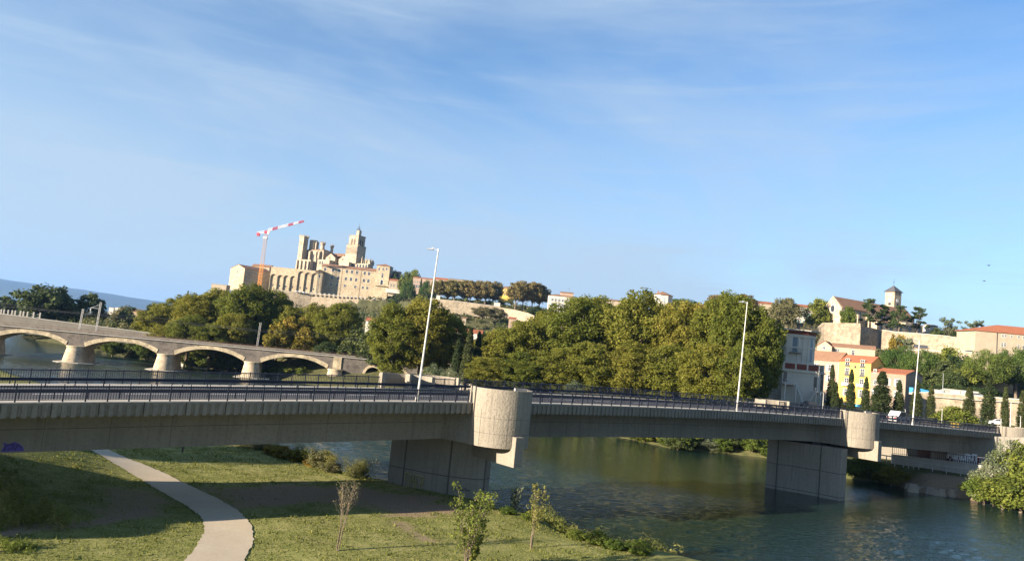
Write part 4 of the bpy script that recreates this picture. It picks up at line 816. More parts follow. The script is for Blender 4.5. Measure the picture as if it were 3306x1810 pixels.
treep('dark1', 1285, 948, 690, 9, 'dark bush mass at the right end of the garden wall', zb=42); treep('dark0', 1370, 935, 680, 7, 'dark evergreen under the conifers', zb=40)
treep('dark0', 1735, 985, 540, 9, 'dark evergreen below the round tree clump', zb=40); treep('dark1', 1775, 995, 535, 8, 'dark evergreen below the white three-storey house', zb=38)
treep('dull0', 1560, 985, 560, 9, 'olive brown tree on the slope below the terrace wall', zb=38, name='slope_tree'); treep('dull1', 1600, 992, 555, 9, 'olive brown tree right of its twin below the terrace wall', zb=38, name='slope_tree')
treep('pine0', 2205, 963, 480, 11, 'dark domed pine on the skyline right of the polygonal tower house', zb=46); treep('dark1', 2245, 972, 480, 7, 'dark rounded tree beside the domed pine', zb=46)
treep('brown0', 2400, 948, 430, 9, 'brownish tree on the skyline behind the second lamp post', zb=46); treep('brown1', 2330, 952, 430, 9, 'brownish tree on the skyline left of the second lamp post', zb=46)
treep('dull0', 2525, 952, 400, 7, 'tree on the skyline left of the orange roofs by the church', zb=42, name='skyline_tree'); treep('dull1', 2545, 960, 395, 8, 'second skyline tree left of the orange roofs by the church', zb=42, name='skyline_tree'); treep('green1', 2640, 962, 400, 6.5, 'leafy tree against the left side of the church', zb=42, name='leafy_tree'); treep('green0', 2665, 958, 405, 6, 'leafy tree touching the church gable', zb=42, name='leafy_tree')
for i, (px, py, R) in enumerate([(2560, 1035, 3.5), (2600, 1040, 3), (2630, 1035, 3.2)]): treep('dull%d' % (i % 2), px, py, 330, R, '%s bush from the left above the flat roof of the mill' % ordn[i], zb=28, name='terrace_bush')
for i in range(12): treep('dark%d' % (i % 2), 1410 + i * 19, 958 + i * 1.2, 640, 8, '%s added dark tree from the left, standing in for shade behind the terrace planes' % ordn[i], zb=47, group='dark trees added for the shade behind the terrace planes')  # backing row added to give the dark shade behind the plane trunks
# --- trees before the church
for i, (px, py, R, H0) in enumerate([(2742, 978, 4.2, 0), (2812, 960, 5.8, 0), (2852, 980, 5.4, 0), (2905, 983, 5.4, 0), (2965, 988, 6.0, 0), (2885, 1000, 4.5, 0)]):
    treep('cedar' if i else 'green0', px, py, 372 + (i % 3) * 5, R, '%s dark spreading tree from the left in front of the church wall' % ordn[i], zb=41, group='spreading trees before the church', name='spreading_tree')
treep('thin', 3066, 1022, 372, 5.0, 'pale airy tree right of the church, left of two', zb=39); treep('thin', 3140, 1030, 372, 6.0, 'pale airy tree right of the church, right of two', zb=39)
for i, (px, py, R) in enumerate([(3030, 1050, 4.5), (3065, 1052, 4.8), (3100, 1062, 4.8), (3130, 1075, 4.2)]): treep('dark%d' % (i % 2), px, py, 375, R, '%s dark shrub from the left behind the pale church wall' % ordn[i], zb=38, group='dark shrubs behind the church wall')
treep('yel0', 2905, 1065, 345, 5, 'yellow-green spreading tree against the pale rampart', zb=26); treep('thin', 2930, 1085, 340, 5, 'thin branching tree beside the yellow-green one', zb=26)
for i, (px, py, Y, R) in enumerate([(2795, 1118, 300, 7), (2840, 1125, 295, 6), (2870, 1122, 300, 6)]): treep('dull%d' % (i % 2), px, py, Y, R, '%s grey-brown bush from the left above the yellow house roofs' % ordn[i], zb=22, name='dry_bush', group='dry bushes below the rampart')
# --- pines on the right
for i, (px, py, Y, R, l) in enumerate([(2905, 1118, 262, 7.0, 'umbrella pine with round crown behind the grey house, leftmost'), (2975, 1126, 255, 7.4, 'umbrella pine overlapping the leftmost one from the right'), (3195, 1130, 250, 8.0, 'large umbrella pine before the barracks, left of two'), (3285, 1122, 252, 8.6, 'largest umbrella pine at the right picture edge')]):
    treep('pine%d' % (i % 2), px, py, Y, R, l, zb=15.5, group='umbrella pines on the right slope')
for i, (px, py, Y, R, kd) in enumerate([(3060, 1118, 268, 6.5, 'green1'), (3095, 1130, 262, 7.0, 'dark0'), (3040, 1160, 250, 6, 'dark1'), (3120, 1170, 246, 6, 'green0'), (3070, 1190, 240, 5, 'dark0')]): treep(kd, px, py, Y, R, '%s leafy evergreen from the left between the umbrella pines' % ordn[i], zb=15.5, group='evergreens between the pines', name='evergreen_tree')
for i in range(11):
    px = 2985 + i * 21; treep('dark%d' % (i % 2), px, 1232 + (i * 7 % 5) * 4 + i * .8, 226, 3.0, '%s round bush from the left in the hedge above the stone road wall' % ordn[i], zb=14.6, group='hedge above the road wall', name='hedge_bush')
# --- cypresses
CYP = [(2689, 1176, 1344, 178, 1.5), (2700, 1232, 1352, 172, 1.4), (2718, 1280, 1352, 172, .8), (2751, 1190, 1358, 172, 1.5), (2798, 1215, 1362, 170, 1.4), (2850, 1197, 1370, 168, 3.0), (2905, 1225, 1372, 168, 1.6), (2962, 1225, 1388, 166, 1.7), (3009, 1234, 1380, 166, 1.3), (3131, 1245, 1395, 168, 2.0), (3195, 1222, 1398, 166, 2.1), (3248, 1246, 1402, 164, 1.3), (3303, 1258, 1410, 162, 1.5)]
for i, (px, pt, pb_, Y, R) in enumerate(CYP):
    p = at(px, pt, Y); tree('cyp%d' % (i % 2), p.x, Y, 8.0, p.z - 8.0, R, '%s slim cypress from the left in the row behind the right end of the bridge' % ordn[i] if R < 2.5 else 'broad thick cypress in front of the grey-brown house', group='cypresses along the far street')
for i, (px, pt, Y, R, l) in enumerate([(1484, 1090, 186, 2.1, 'shortest of the three cypresses beside the white house'), (1521, 1055, 184, 2.2, 'tallest cypress in front of the white house'), (1549, 1068, 186, 1.9, 'rightmost of the three cypresses by the white house')]):
    p = at(px, pt, Y); tree('cyp%d' % (i % 2), p.x, Y, 5.5, p.z - 5.5, R, l, group='cypresses beside the white house')
# --- bushes at the bridge end / quay
for i, (px, py, Y, R, kd) in enumerate([(1400, 1160, 176, 2.6, 'olive0'), (1460, 1185, 174, 2.8, 'olive1'), (1425, 1178, 176, 2.4, 'olive0'), (1855, 1225, 168, 3.0, 'olive1')]): treep(kd, px, py, Y, R, '%s silvery willow-like shrub from the left just over the far railing' % ordn[i], zb=5, group='silvery shrubs over the railing')
treep('green1', 3085, 1310, 158, 4.0, 'yellow-green shrub between the cypresses on the right', zb=8, name='yellow_green_shrub')
for i in range(16):
    px = 2800 + i * 34; treep('dark%d' % (i % 2), px, np.interp(px, [2800, 3306], [1352, 1402]) - (i * 5 % 3) * 4, 155, 2.2, '%s low clipped bush from the left along the street behind the right railing' % ordn[i], zb=8.0, group='low bushes along the far street', name='low_bush')
q = [(2742, 1480, 128, 3.2, 'green0'), (2775, 1475, 127, 3.4, 'green1'), (2815, 1478, 126, 3.2, 'green0'), (2850, 1490, 125, 3.0, 'green1'), (2880, 1505, 122, 2.6, 'yel1')]
for i, (px, py, Y, R, kd) in enumerate(q): treep(kd, px, py, Y, R, '%s leafy bank bush right of the second pier, counted from the pier' % ordn[i], zb=.2, group='bank bushes right of the second pier', name='bank_bush')
q = [(3215, 1470, 112, 3.6, 'olive0'), (3262, 1412, 111, 3.6, 'olive1'), (3300, 1402, 110, 3.6, 'green0'), (3180, 1530, 112, 2.8, 'green1'), (3240, 1520, 108.5, 3.6, 'green0'), (3300, 1520, 107, 3.8, 'green1')]
for i, (px, py, Y, R, kd) in enumerate(q): treep(kd, px, py, Y, R, '%s bush of the leafy clump at the right edge of the river' % ordn[i], zb=.2, group='leafy clump at the right edge', name='bank_bush')
FB = []
for a, b in zip(FS[8:13][:-1], FS[8:13][1:]):
    L = np.hypot(*(b - a)); m_n = np.array([(b[1] - a[1]), -(b[0] - a[0])]) / L
    for k in range(int(L / 3.0) + 1):
        q = a + (b - a) * (k * 3.0 / L); FB.append(tuple(q + m_n * (.5 + (k % 3) * .8)))
ordn2 = ['first', 'second', 'third', 'fourth', 'fifth', 'sixth', 'seventh', 'eighth', 'ninth', 'tenth', 'eleventh', 'twelfth', 'thirteenth', 'fourteenth', 'fifteenth', 'sixteenth', 'seventeenth', 'eighteenth', 'nineteenth', 'twentieth'] + ['twenty-' + w_ for w_ in ('first', 'second', 'third', 'fourth', 'fifth', 'sixth', 'seventh', 'eighth', 'ninth')]
for i, (x, y) in enumerate(FB[:29]): tree(['green0', 'green1', 'dark1', 'green0', 'yel1' if i % 2 else 'olive0'][i % 5], x, y, max(tz(x, y), 0) - .2, 2.6 + (i * 7 % 4) * .6, 2.3 + (i * 5 % 3) * .4, '%s bank bush from the second pier, along the far bank under the middle span' % ordn2[i], group='bank bushes under the middle span', name='bank_bush')
# ============================================================ BUILDINGS
def winmesh(w, h, kind='win', arch=False, fr=None, glass=None, sill=True):
    m = MB(); y0 = -.03
    if arch:
        n = 10; pol = [(-w / 2, 0), (w / 2, 0)] + [(w / 2 * cos(pi * i / n), h - w / 2 + w / 2 * sin(pi * i / n)) for i in range(n + 1)]
        m.mat(0).yprism(pol, y0, .05)
        if fr is not None:
            po = [(x * 1.22, z * 1.06 if z > 0 else z) for x, z in pol]; m.mat(1).yprism(po, -.012, .04)
    else:
        m.mat(0).box(-w / 2, w / 2, y0, .05, 0, h)
        f = max(.08, w * .07)
        m.mat(1).box(-w / 2 - f, -w / 2, -.07, .05, -.02, h + f); m.box(w / 2, w / 2 + f, -.07, .05, -.02, h + f); m.box(-w / 2, w / 2, -.07, .05, h, h + f)
        m.box(-.035, .035, -.06, y0, 0, h); m.box(-w / 2, w / 2, -.055, y0, h * .62, h * .62 + .06)
        if sill: m.box(-w / 2 - .18, w / 2 + .18, -.18, .05, -.14, -.02)
    if kind == 'shut':
        m.mat(2).box(-w / 2 - .02 - w * .5, -w / 2 - .1, -.12, -.075, 0, h); m.box(w / 2 + .1, w / 2 + .02 + w * .5, -.12, -.075, 0, h)
    if kind == 'closed':
        m.mat(2).box(-w / 2, -.02, -.09, -.06, 0, h); m.box(.02, w / 2, -.09, -.06, 0, h)
    return m
def roofmesh(m, w, d, h, rh, kind, ov=.4, x0=0, y0=0):
    a, b, c, e = x0 - ov, x0 + w + ov, y0 - ov, y0 + d + ov; z = h + .02; t = .14
    if kind == 'flat': m.box(a, b, c, e, z, z + .25)
    elif kind == 'hip':
        k = min(w, d) / 2 + ov; 
        if w >= d: r = [(a + k, (c + e) / 2, z + rh), (b - k, (c + e) / 2, z + rh)]
        else: r = [((a + b) / 2, c + k, z + rh), ((a + b) / 2, e - k, z + rh)]
        base = [(a, c, z), (b, c, z), (b, e, z), (a, e, z)]; low = [(x, y, z_ - t) for x, y, z_ in base]
        if w >= d: m.add(base + r, [(0, 1, 5, 4), (1, 2, 5), (2, 3, 4, 5), (3, 0, 4)])
        else: m.add(base + r, [(0, 1, 4), (1, 2, 5, 4), (2, 3, 5), (3, 0, 4, 5)])
        m.add(base + low, [(0, 4, 5, 1), (1, 5, 6, 2), (2, 6, 7, 3), (3, 7, 4, 0), (7, 6, 5, 4)])
    elif kind == 'pyr':
        base = [(a, c, z), (b, c, z), (b, e, z), (a, e, z)]; m.add(base + [((a + b) / 2, (c + e) / 2, z + rh)] + [(x, y, z - t) for x, y, _ in base], [(0, 1, 4), (1, 2, 4), (2, 3, 4), (3, 0, 4), (0, 5, 6, 1), (1, 6, 7, 2), (2, 7, 8, 3), (3, 8, 5, 0), (8, 7, 6, 5)])
    elif kind == 'gx':    # ridge along x
        m.xprism([(c, z - t), ((c + e) / 2, z + rh - t), (e, z - t), (e, z), ((c + e) / 2, z + rh), (c, z)], a, b)
    elif kind == 'gy':    # ridge along y
        m.yprism([(a, z - t), (a, z), ((a + b) / 2, z + rh), (b, z), (b, z - t), ((a + b) / 2, z + rh - t)], c, e)
    elif kind == 'shed':  # falls towards the front
        m.xprism([(c, z - t), (e, z + rh - t), (e, z + rh), (c, z)], a, b)
def house(name, label, cat, loc, rot, w, d, h, roof='gx', rh=1.6, wall=None, rmat=None, wins=(), ov=.35, group=None, down=4, chim=(), door=None):
    o = thing(name, label, cat, tuple(loc), rot, group); wall = wall or PLC; rmat = rmat or TILE
    m = MB(); m.box(0, w, 0, d, -down, h)
    if roof == 'gx': m.xprism([(0, h - .001), (d, h - .001), (d / 2, h + rh - .12)], 0, w)
    if roof == 'gy': m.yprism([(0, h - .001), (w, h - .001), (w / 2, h + rh - .12)], 0, d)
    if roof == 'shed': m.xprism([(0, h - .001), (d, h - .001), (d, h + rh - .12)], 0, w)
    m.build('wall', wall, o)
    m = MB(); roofmesh(m, w, d, h, rh, roof, ov); rf = m.build('roof', rmat, o)
    for cx_, cy_ in chim: c = MB(); c.box(cx_ - .4, cx_ + .4, cy_ - .3, cy_ + .3, h, h + rh + 1.1); c.box(cx_ - .5, cx_ + .5, cy_ - .4, cy_ + .4, h + rh + 1.1, h + rh + 1.3); c.build('chimney', wall, rf)
    addw(o, wins, w, d); return o
def addw(o, wins, w=0, d=0):
    for spec in wins:
        face, xs, zs, ww, wh = spec[:5]; kind = spec[5] if len(spec) > 5 else 'win'; mats = spec[6] if len(spec) > 6 else [GLASS, WFR, SHUT]; arch = kind == 'arch'
        me = winmesh(ww, wh, kind, arch, WFR).mesh('window', mats)
        for z in (zs if hasattr(zs, '__len__') else [zs]):
            for x in xs:
                if face == 'f': link('window', me, o, (x, 0, z), 0)
                elif face == 'r': link('window', me, o, (w, x, z), pi / 2)
                elif face == 'l': link('window', me, o, (0, x, z), -pi / 2)
def spread(a, b, n): return [a + (b - a) * (i + .5) / n for i in range(n)]
def base(px, py, Y): return at(px, py, Y)
# helper: crop of the cathedral area (x, y in that crop) -> world
def c4(x, y, Y=800): return at(940 + x * .1844, 720 + y * .1844, Y)
def c2(x, y, Y=780): return at(650 + x * .24116, 680 + y * .24116, Y)
K4 = .0615
# --- cathedral : one thing, frame at tower foot, rotated so that the front looks to the camera's left
CA = radians(-28); co = c4(1080, 640, 824); cath = thing('cathedral', 'sandstone cathedral with square belfry and crenellated turrets crowning the hill', 'cathedral', (co.x, co.y, co.z), CA)
def loc4(x, y, Y):          # crop pixel at depth Y -> cathedral frame
    p = c4(x, y, Y + 34) - co; return Vector((p.x * cos(CA) + p.y * sin(CA), -p.x * sin(CA) + p.y * cos(CA), p.z))
def cbox(m, fl, top, bot, Y, w, d):   # fl: crop x,y on the front-left edge
    p = loc4(fl[0], fl[1], Y); z1 = loc4(fl[0], top, Y).z; z0 = loc4(fl[0], bot, Y).z; m.box(p.x, p.x + w, p.y, p.y + d, z0, z1); return p.x, p.y, z0, z1
def crenels(m, x0, y0, w, d, z, s=1.1, hh=1.5, th=.5):
    for a in np.arange(x0, x0 + w - s * .4, s * 2): m.box(a, min(a + s, x0 + w), y0, y0 + th, z, z + hh); m.box(a, min(a + s, x0 + w), y0 + d - th, y0 + d, z, z + hh)
    for b in np.arange(y0 + s * 2, y0 + d - s, s * 2): m.box(x0, x0 + th, b, b + s, z, z + hh); m.box(x0 + w - th, x0 + w, b, b + s, z, z + hh)
def cwin(par, x, y, z, w, h, side=0, arch=True, mat=None):
    me = winmesh(w, h, 'x', arch, None).mesh('window', [mat or GLASS, STONEC, SHUT]); return link('opening', me, par, (x, y, z), side)
# west tower
m = MB(); x, y, z0, z1 = cbox(m, (128, 430), 245, 800, 806, 6.6, 7.2); m.box(x - .5, x + 7.1, y - .5, y + 7.7, z1 - .01, z1 + 1.2); crenels(m, x - .5, y - .5, 7.6, 8.2, z1 + 1.2, .9, 1.5, .6); m.box(x - .2, x + 6.8, y - .2, y + 7.4, z0 + 20, z0 + 20.4)
tw = m.build('crenellated_tower', STONEC, cath)
for wz, ww in ((27, .9), (14.5, .8)): cwin(tw, x + 3.3, y, z0 + wz, ww, 1.9, 0, False)
# nave body with tall shaded bays and buttresses
m = MB(); p = loc4(225, 600, 812); zb = loc4(400, 800, 812).z; zt = loc4(400, 478, 812).z; NX, NY, NZ = p.x, p.y, zt
m.box(p.x + 2, p.x + 27.5, p.y + 1.0, p.y + 15, zb, zt); m.box(p.x + 2, p.x + 27.5, p.y + .6, p.y + 1.0, zt - 1.2, zt - .6); nv = m.build('nave_wall', STONEC, cath)
for bx in (4.6, 13.5): cwin(nv, p.x + bx + .5, p.y + 1.0, zb + 5.5, 3.2, 11, 0)
for bx in (8.2, 17.3, 22.0):
    m = MB(); m.box(p.x + bx, p.x + bx + 2.3, p.y - 2.2, p.y + 1.0, zb, zt - 2.5); m.add([(p.x + bx, p.y - 2.2, zt - 2.5), (p.x + bx + 2.3, p.y - 2.2, zt - 2.5), (p.x + bx + 2.3, p.y + 1.0, zt - .6), (p.x + bx, p.y + 1.0, zt - .6)], [(0, 1, 2, 3)]); m.build('buttress', STONEC, cath)
m = MB(); roofmesh(m, 25.5, 14, NZ, 2.4, 'hip', .3, NX + 2, NY + 1); m.build('nave_roof', TILE, cath)
# second square tower with offset stair, then round turrets
m = MB(); x, y, z0, z1 = cbox(m, (322, 360), 292, 500, 812, 6.2, 6.6); m.box(x + 6.2, x + 8.6, y + 1.8, y + 6.2, z0, z1 - 2.2); m.box(x + 6.0, x + 8.9, y + 1.5, y + 6.6, z1 - 2.2, z1 - 1.6); m.build('square_tower', STONEC, cath)
def turret(cx_, top, bot, rad, Y):
    q = loc4(cx_, (top + bot) / 2, Y); z1 = loc4(cx_, top + 30, Y).z; z0 = loc4(cx_, bot, Y).z; m = MB()
    m.cyl(q.x, q.y, z0, z1 - 2.2, rad * 1.05, rad * .92, 18); m.cyl(q.x, q.y, z1 - 2.2, z1 - 1.4, rad * .92, rad * 1.25, 18); m.cyl(q.x, q.y, z1 - 1.4, z1, rad * 1.25, rad * 1.25, 18)
    for k in range(8): a = k * pi / 4 + .2; m.box(q.x + rad * 1.05 * cos(a) - .42, q.x + rad * 1.05 * cos(a) + .42, q.y + rad * 1.05 * sin(a) - .3, q.y + rad * 1.05 * sin(a) + .3, z1 - .01, z1 + 1.5, rot=a + pi / 2)
    m.build('round_turret', STONEC, cath)
turret(552, 322, 500, 2.35, 806); turret(712, 376, 560, 1.65, 812)
m = MB(); x, y, z0, z1 = cbox(m, (500, 560), 490, 800, 803, 4.4, 6); m.build('buttress_block', STONEC, cath)
# lower western range
m = MB(); q = loc4(105, 700, 800); zt = loc4(250, 655, 800).z; zb = loc4(250, 830, 800).z; LX = q.x; m.box(q.x, q.x + 19.5, q.y, q.y + 5, zb, zt); m.box(q.x - .3, q.x + 19.8, q.y - .3, q.y + .3, zt, zt + .6); lw = m.build('lower_range', STONEC, cath)
for k, bx in enumerate((0, 5.6, 11.4, 16.6)): m = MB(); m.box(q.x + bx, q.x + bx + 1.7, q.y - 1.9, q.y, zb, zt - .6 - k * .2); m.build('buttress', STONEC, cath)
for bx in (4.0, 9.6, 14.8): cwin(lw, q.x + bx, q.y, zb + 2.2, 1.1, 2.6, 0)
m = MB(); x, y, z0, z1 = cbox(m, (385, 700), 622, 830, 797, 3.6, 5); m.box(x - .2, x + 3.8, y - .2, y + 5.2, z1, z1 + .5); m.build('buttress_block', STONEC, cath)
m = MB(); x, y, z0, z1 = cbox(m, (455, 700), 640, 830, 795, 17.5, 8); m.box(x - .2, x + 17.7, y - .2, y + 8.2, z1, z1 + .4); cb = m.build('cloister_block', STONEC, cath)
for bx in (4.2, 7.4): cwin(cb, x + bx, y, z1 - 5.0, 1.9, 3.6, 0)
# gabled chapels with roses
ROSE = plain('rose_tracery', (0.16, 0.13, 0.10), .8)
for fl, pk, ev, rx, wd, Y in (((602, 640), 540, 610, 668, 14.0, 800), ((832, 660), 572, 640, 893, 13.0, 795)):
    q = loc4(fl[0], fl[1], Y); ze = loc4(fl[0] + 100, ev + 5, Y).z; zp = loc4((fl[0] + wd / K4 / 2), pk, Y).z; zb = loc4(fl[0], 800, Y).z; m = MB()
    m.yprism([(q.x, zb), (q.x + wd, zb), (q.x + wd, ze), (q.x + wd / 2, zp), (q.x, ze)], q.y, q.y + 10); m.box(q.x - .2, q.x + wd + .2, q.y - .25, q.y, ze - 4.2, ze - 3.7); g = m.build('gabled_chapel', STONEC, cath)
    m = MB(); m.yprism([(q.x - .4, ze - .1), (q.x - .4, ze + .15), (q.x + wd / 2, zp + .3), (q.x + wd + .4, ze + .15), (q.x + wd + .4, ze - .1), (q.x + wd / 2, zp + .05)], q.y - .3, q.y + 12); m.build('roof', TILE, g)
    m = MB(); c_ = [(q.x + wd * .42 + 1.65 * cos(2 * pi * k / 20), ze + .2 + 1.65 * sin(2 * pi * k / 20)) for k in range(20)]; m.yprism(c_, q.y - .06, q.y + .1); rs = m.build('rose_window', ROSE, g)
    m = MB(); ring_ = [[(q.x + wd * .42 + r_ * cos(t), yy, ze + .2 + r_ * sin(t)) for r_, yy in ((1.6, q.y - .14), (1.95, q.y - .14), (1.95, q.y), (1.6, q.y))] for t in np.linspace(0, 2 * pi, 21)]; m.sweep(ring_); m.build('tracery_ring', STONEC, rs)
m = MB(); q = loc4(690, 600, 812); zr = loc4(900, 545, 812).z; ze = loc4(900, 610, 812).z; m.xprism([(q.y - 6, ze), (q.y + 2, zr), (q.y + 10, ze)], q.x, q.x + 30); m.build('choir_roof', TILE, cath)
m = MB(); q = loc4(1000, 640, 792); m.box(q.x, q.x + 6.2, q.y, q.y + 6, q.z - 8, q.z); roofmesh(m, 6.2, 6, q.z, 4.2, 'pyr', .2, q.x, q.y); m.build('pyramid_roof', TILE, cath)
m = MB(); x, y, z0, z1 = cbox(m, (835, 720), 672, 830, 788, 14, 6); m.box(x - .2, x + 14.2, y - .2, y + .2, z1, z1 + .4); m.build('cloister_block', STONEC, cath)
# belfry
m = MB(); x, y, z0, z1 = cbox(m, (950, 560), 385, 700, 790, 15.8, 14.6); BX, BY = x, y; m.box(x - .3, x + 16.1, y - .3, y + 14.9, z1 - .6, z1 - .1)
for k in range(17): m.box(x + .4 + k * .92, x + .75 + k * .92, y - .28, y, z1 - 9.5, z1 - 1.6)
crenels(m, x, y, 15.8, 14.6, z1, .7, 1.0, .4); bt = m.build('belfry_base', STONEC, cath)
UZ0 = z1; m = MB(); UX, UY = x + 1.5, y + 1.4; zt = loc4(1000, 215, 790).z; m.box(UX, UX + 13, UY, UY + 12, z1 - .5, zt); m.box(UX - .2, UX + 13.2, UY - .2, UY + 12.2, z1 + (zt - z1) * .62, z1 + (zt - z1) * .62 + .3); m.box(UX - .6, UX + 13.6, UY - .6, UY + 12.6, zt, zt + .6); bu = m.build('belfry', STONEC, cath)
LOUV = plain('louvre_shadow', (0.05, 0.04, 0.03), .9); LVS = plain('louvre_slat', (0.38, 0.28, 0.19), .9)
for side, xs in ((0, (4.3, 8.1)),):
    for bx in xs:
        o_ = cwin(bu, UX + bx, UY, z1 + .6, 2.3, 7.4, 0, True, LOUV); m = MB()
        for k in range(6): m.box(-1.1, 1.1, -.16, -.04, .5 + k * 1.05, .72 + k * 1.05)
        m.build('louvres', LVS, o_)
for by in (4.0, 8.0): cwin(bu, UX + 13, UY + by, z1 + .6, 1.9, 6.8, pi / 2, True, LOUV)
m = MB(); m.box(UX + 9.2, UX + 12.9, UY + .2, UY + 4.2, zt + .6, zt + 5.6); m.box(UX + 9.0, UX + 13.1, UY, UY + 4.4, zt + 5.6, zt + 6.0); m.build('stair_turret', STONEC, cath)
m = MB(); bx, by, bz = UX + 7.6, UY + 5.5, zt + .6
for k in range(4): a = pi / 4 + k * pi / 2; m.tube([(bx + 2.3 * cos(a), by + 2.3 * sin(a), bz), (bx + 2.1 * cos(a), by + 2.1 * sin(a), bz + 7), (bx + 1.2 * cos(a), by + 1.2 * sin(a), bz + 9.2), (bx, by, bz + 10.6)], .14, 5)
for z in (4, 7): m.tube([(bx + 2.2 * cos(a), by + 2.2 * sin(a), bz + z) for a in np.linspace(0, 2 * pi, 13)], .12, 5)
m.tube([(bx, by, bz + 10.4), (bx, by, bz + 15)], .12, 5); m.box(bx - .7, bx + .7, by - .06, by + .06, bz + 13.2, bz + 13.5); m.cyl(bx, by, bz + 7.2, bz + 8.8, 1.0, .5, 10); m.build('iron_bell_cage', IRON, cath)
# choir with arcaded gallery and pinnacles
m = MB(); x, y, z0, z1 = cbox(m, (1080, 740), 700, 830, 786, 21, 9); ch = m.build('choir_wall', STONEC, cath)
for k in range(5): cwin(ch, x + 2.4 + k * 4.1, y, z0 + 2.6, 2.5, 4.6, 0)
m = MB(); x2, y2, z02, z12 = cbox(m, (1150, 700), 655, 720, 792, 18, 8); crenels(m, x2, y2, 18, 8, z12, .9, 1.6, .5); m.build('choir_gallery', STONEC, cath)
for cx_, tp in ((1138, 600), (1230, 570), (1305, 585), (1350, 612), (1385, 605), (1412, 618)):
    q = loc4(cx_, 740, 785 if cx_ < 1320 else 788); zz = loc4(cx_, tp, 785).z; m = MB(); m.box(q.x - .6, q.x + .6, q.y - .6, q.y + .6, q.z - 3, zz - 3.2); m.cyl(q.x, q.y, zz - 3.2, zz, .7, .05, 6); m.build('pinnacle', STONEC, cath)
m = MB(); q = loc4(1255, 640, 800); 
# --- palace wing with three rows of windows
q0 = c4(515, 1010); q1 = c4(1487, 1010); PW = q1.x - q0.x; zb = c4(1000, 1235).z; ze = c4(1000, 800).z
pal = thing('palace_wing', 'long three-storey sandstone palace wing with brown tiled roof below the cathedral', 'building', (q0.x, 798, zb), 0)
m = MB(); m.box(0, PW, 0, 14, -6, ze - zb); m.build('wall', STONE, pal)
m = MB(); roofmesh(m, PW, 14, ze - zb, 3.4, 'gx', .6); m.build('roof', TILE, pal)
W1 = winmesh(2.5, 3.5).mesh('window', [GLASS, WFR, SHUT]); W3 = winmesh(2.2, 2.6).mesh('window', [GLASS, WFR, SHUT])
for xs, yy, me in (((597, 738, 848, 980, 1068, 1158, 1292, 1368), lambda x: 838 + (x - 597) * .098, W1), ((578, 722, 830, 960, 1050, 1140, 1277, 1355), lambda x: 966 + (x - 578) * .098, W1), ((560, 700, 812, 942, 1125, 1258, 1335), lambda x: 1082 + (x - 560) * .098, W3)):
    for x in xs: q = c4(x, yy(x)); link('window', me, pal, (q.x - q0.x, 0, q.z - zb))
m = MB()
for x in (905, 1240): q = c4(x, 830); m.box(q.x - q0.x - .12, q.x - q0.x + .12, -.2, 0, -3, ze - zb - .2)
m.build('rain_pipe', plain('brown_pipe', (.14, .08, .05)), pal)
# palace tower
q0 = c4(1487, 1000); w_ = (c4(1722, 1000).x - q0.x); ze = c4(1600, 752).z; pt = thing('palace_tower', 'square palace tower with shallow brown roof at the right end of the long wing', 'building', (q0.x + .02, 795, zb), radians(-4))
m = MB(); m.box(0, w_, 0, 15, -6, ze - zb); m.build('wall', STONE, pt); m = MB(); roofmesh(m, w_, 15, ze - zb, 2.8, 'pyr', .8); m.build('roof', TILE, pt)
me = winmesh(1.8, 2.8).mesh('window', [GLASS, WFR, SHUT])
for x in (1540, 1610, 1670): q = c4(x, 825, 795); link('window', me, pt, (q.x - q0.x, 0, q.z - zb))
q = c4(1595, 955, 795); link('window', winmesh(2.0, 4.6).mesh('window', [GLASS, WFR, SHUT]), pt, (q.x - q0.x, 0, q.z - zb)); q = c4(1580, 1080, 795); link('window', winmesh(2.8, 5.4, 'x', True, WFR).mesh('window', [GLASS, WFR, SHUT]), pt, (q.x - q0.x, 0, q.z - zb))
m = MB(); q = c4(1560, 1085, 795); m.box(0, w_ + 3, -2.2, 0, q.z - zb - 1, q.z - zb - .5); m.box(0, w_ + 3, -2.2, -2.0, q.z - zb - .5, q.z - zb + .5); m.build('balcony', STONE, pt)
q = c4(1700, 1210, 792); q1_ = c4(1960, 1230, 792)
hs = house('white_fronted_house', 'low house with red roof and white balcony front beside the palace tower', 'house', (q.x, 790, q.z), 0, q1_.x - q.x, 10, c4(1800, 1010, 792).z - q.z, 'gx', 2.2, PLC, TILER, [('f', (2.5, 5.5, 9, 13), 6.0, 1.1, 3.0), ('f', (9, 13), .8, 1.0, 2.5)])
m = MB(); m.box(-2.4, q1_.x - q.x, -2.5, 0, -.5, .0); m.box(-2.4, q1_.x - q.x, -2.5, -2.3, 0, 3.4); m.build('white_balcony', PLW, hs)
q = c4(1770, 990, 815); house('chimney_house', 'pinkish blind-walled house with a chimney behind the palace tower', 'house', (q.x, 812, q.z), 0, 8.4, 9, 9, 'gx', .8, PLP, TILE, [], chim=((3.2, 1),))
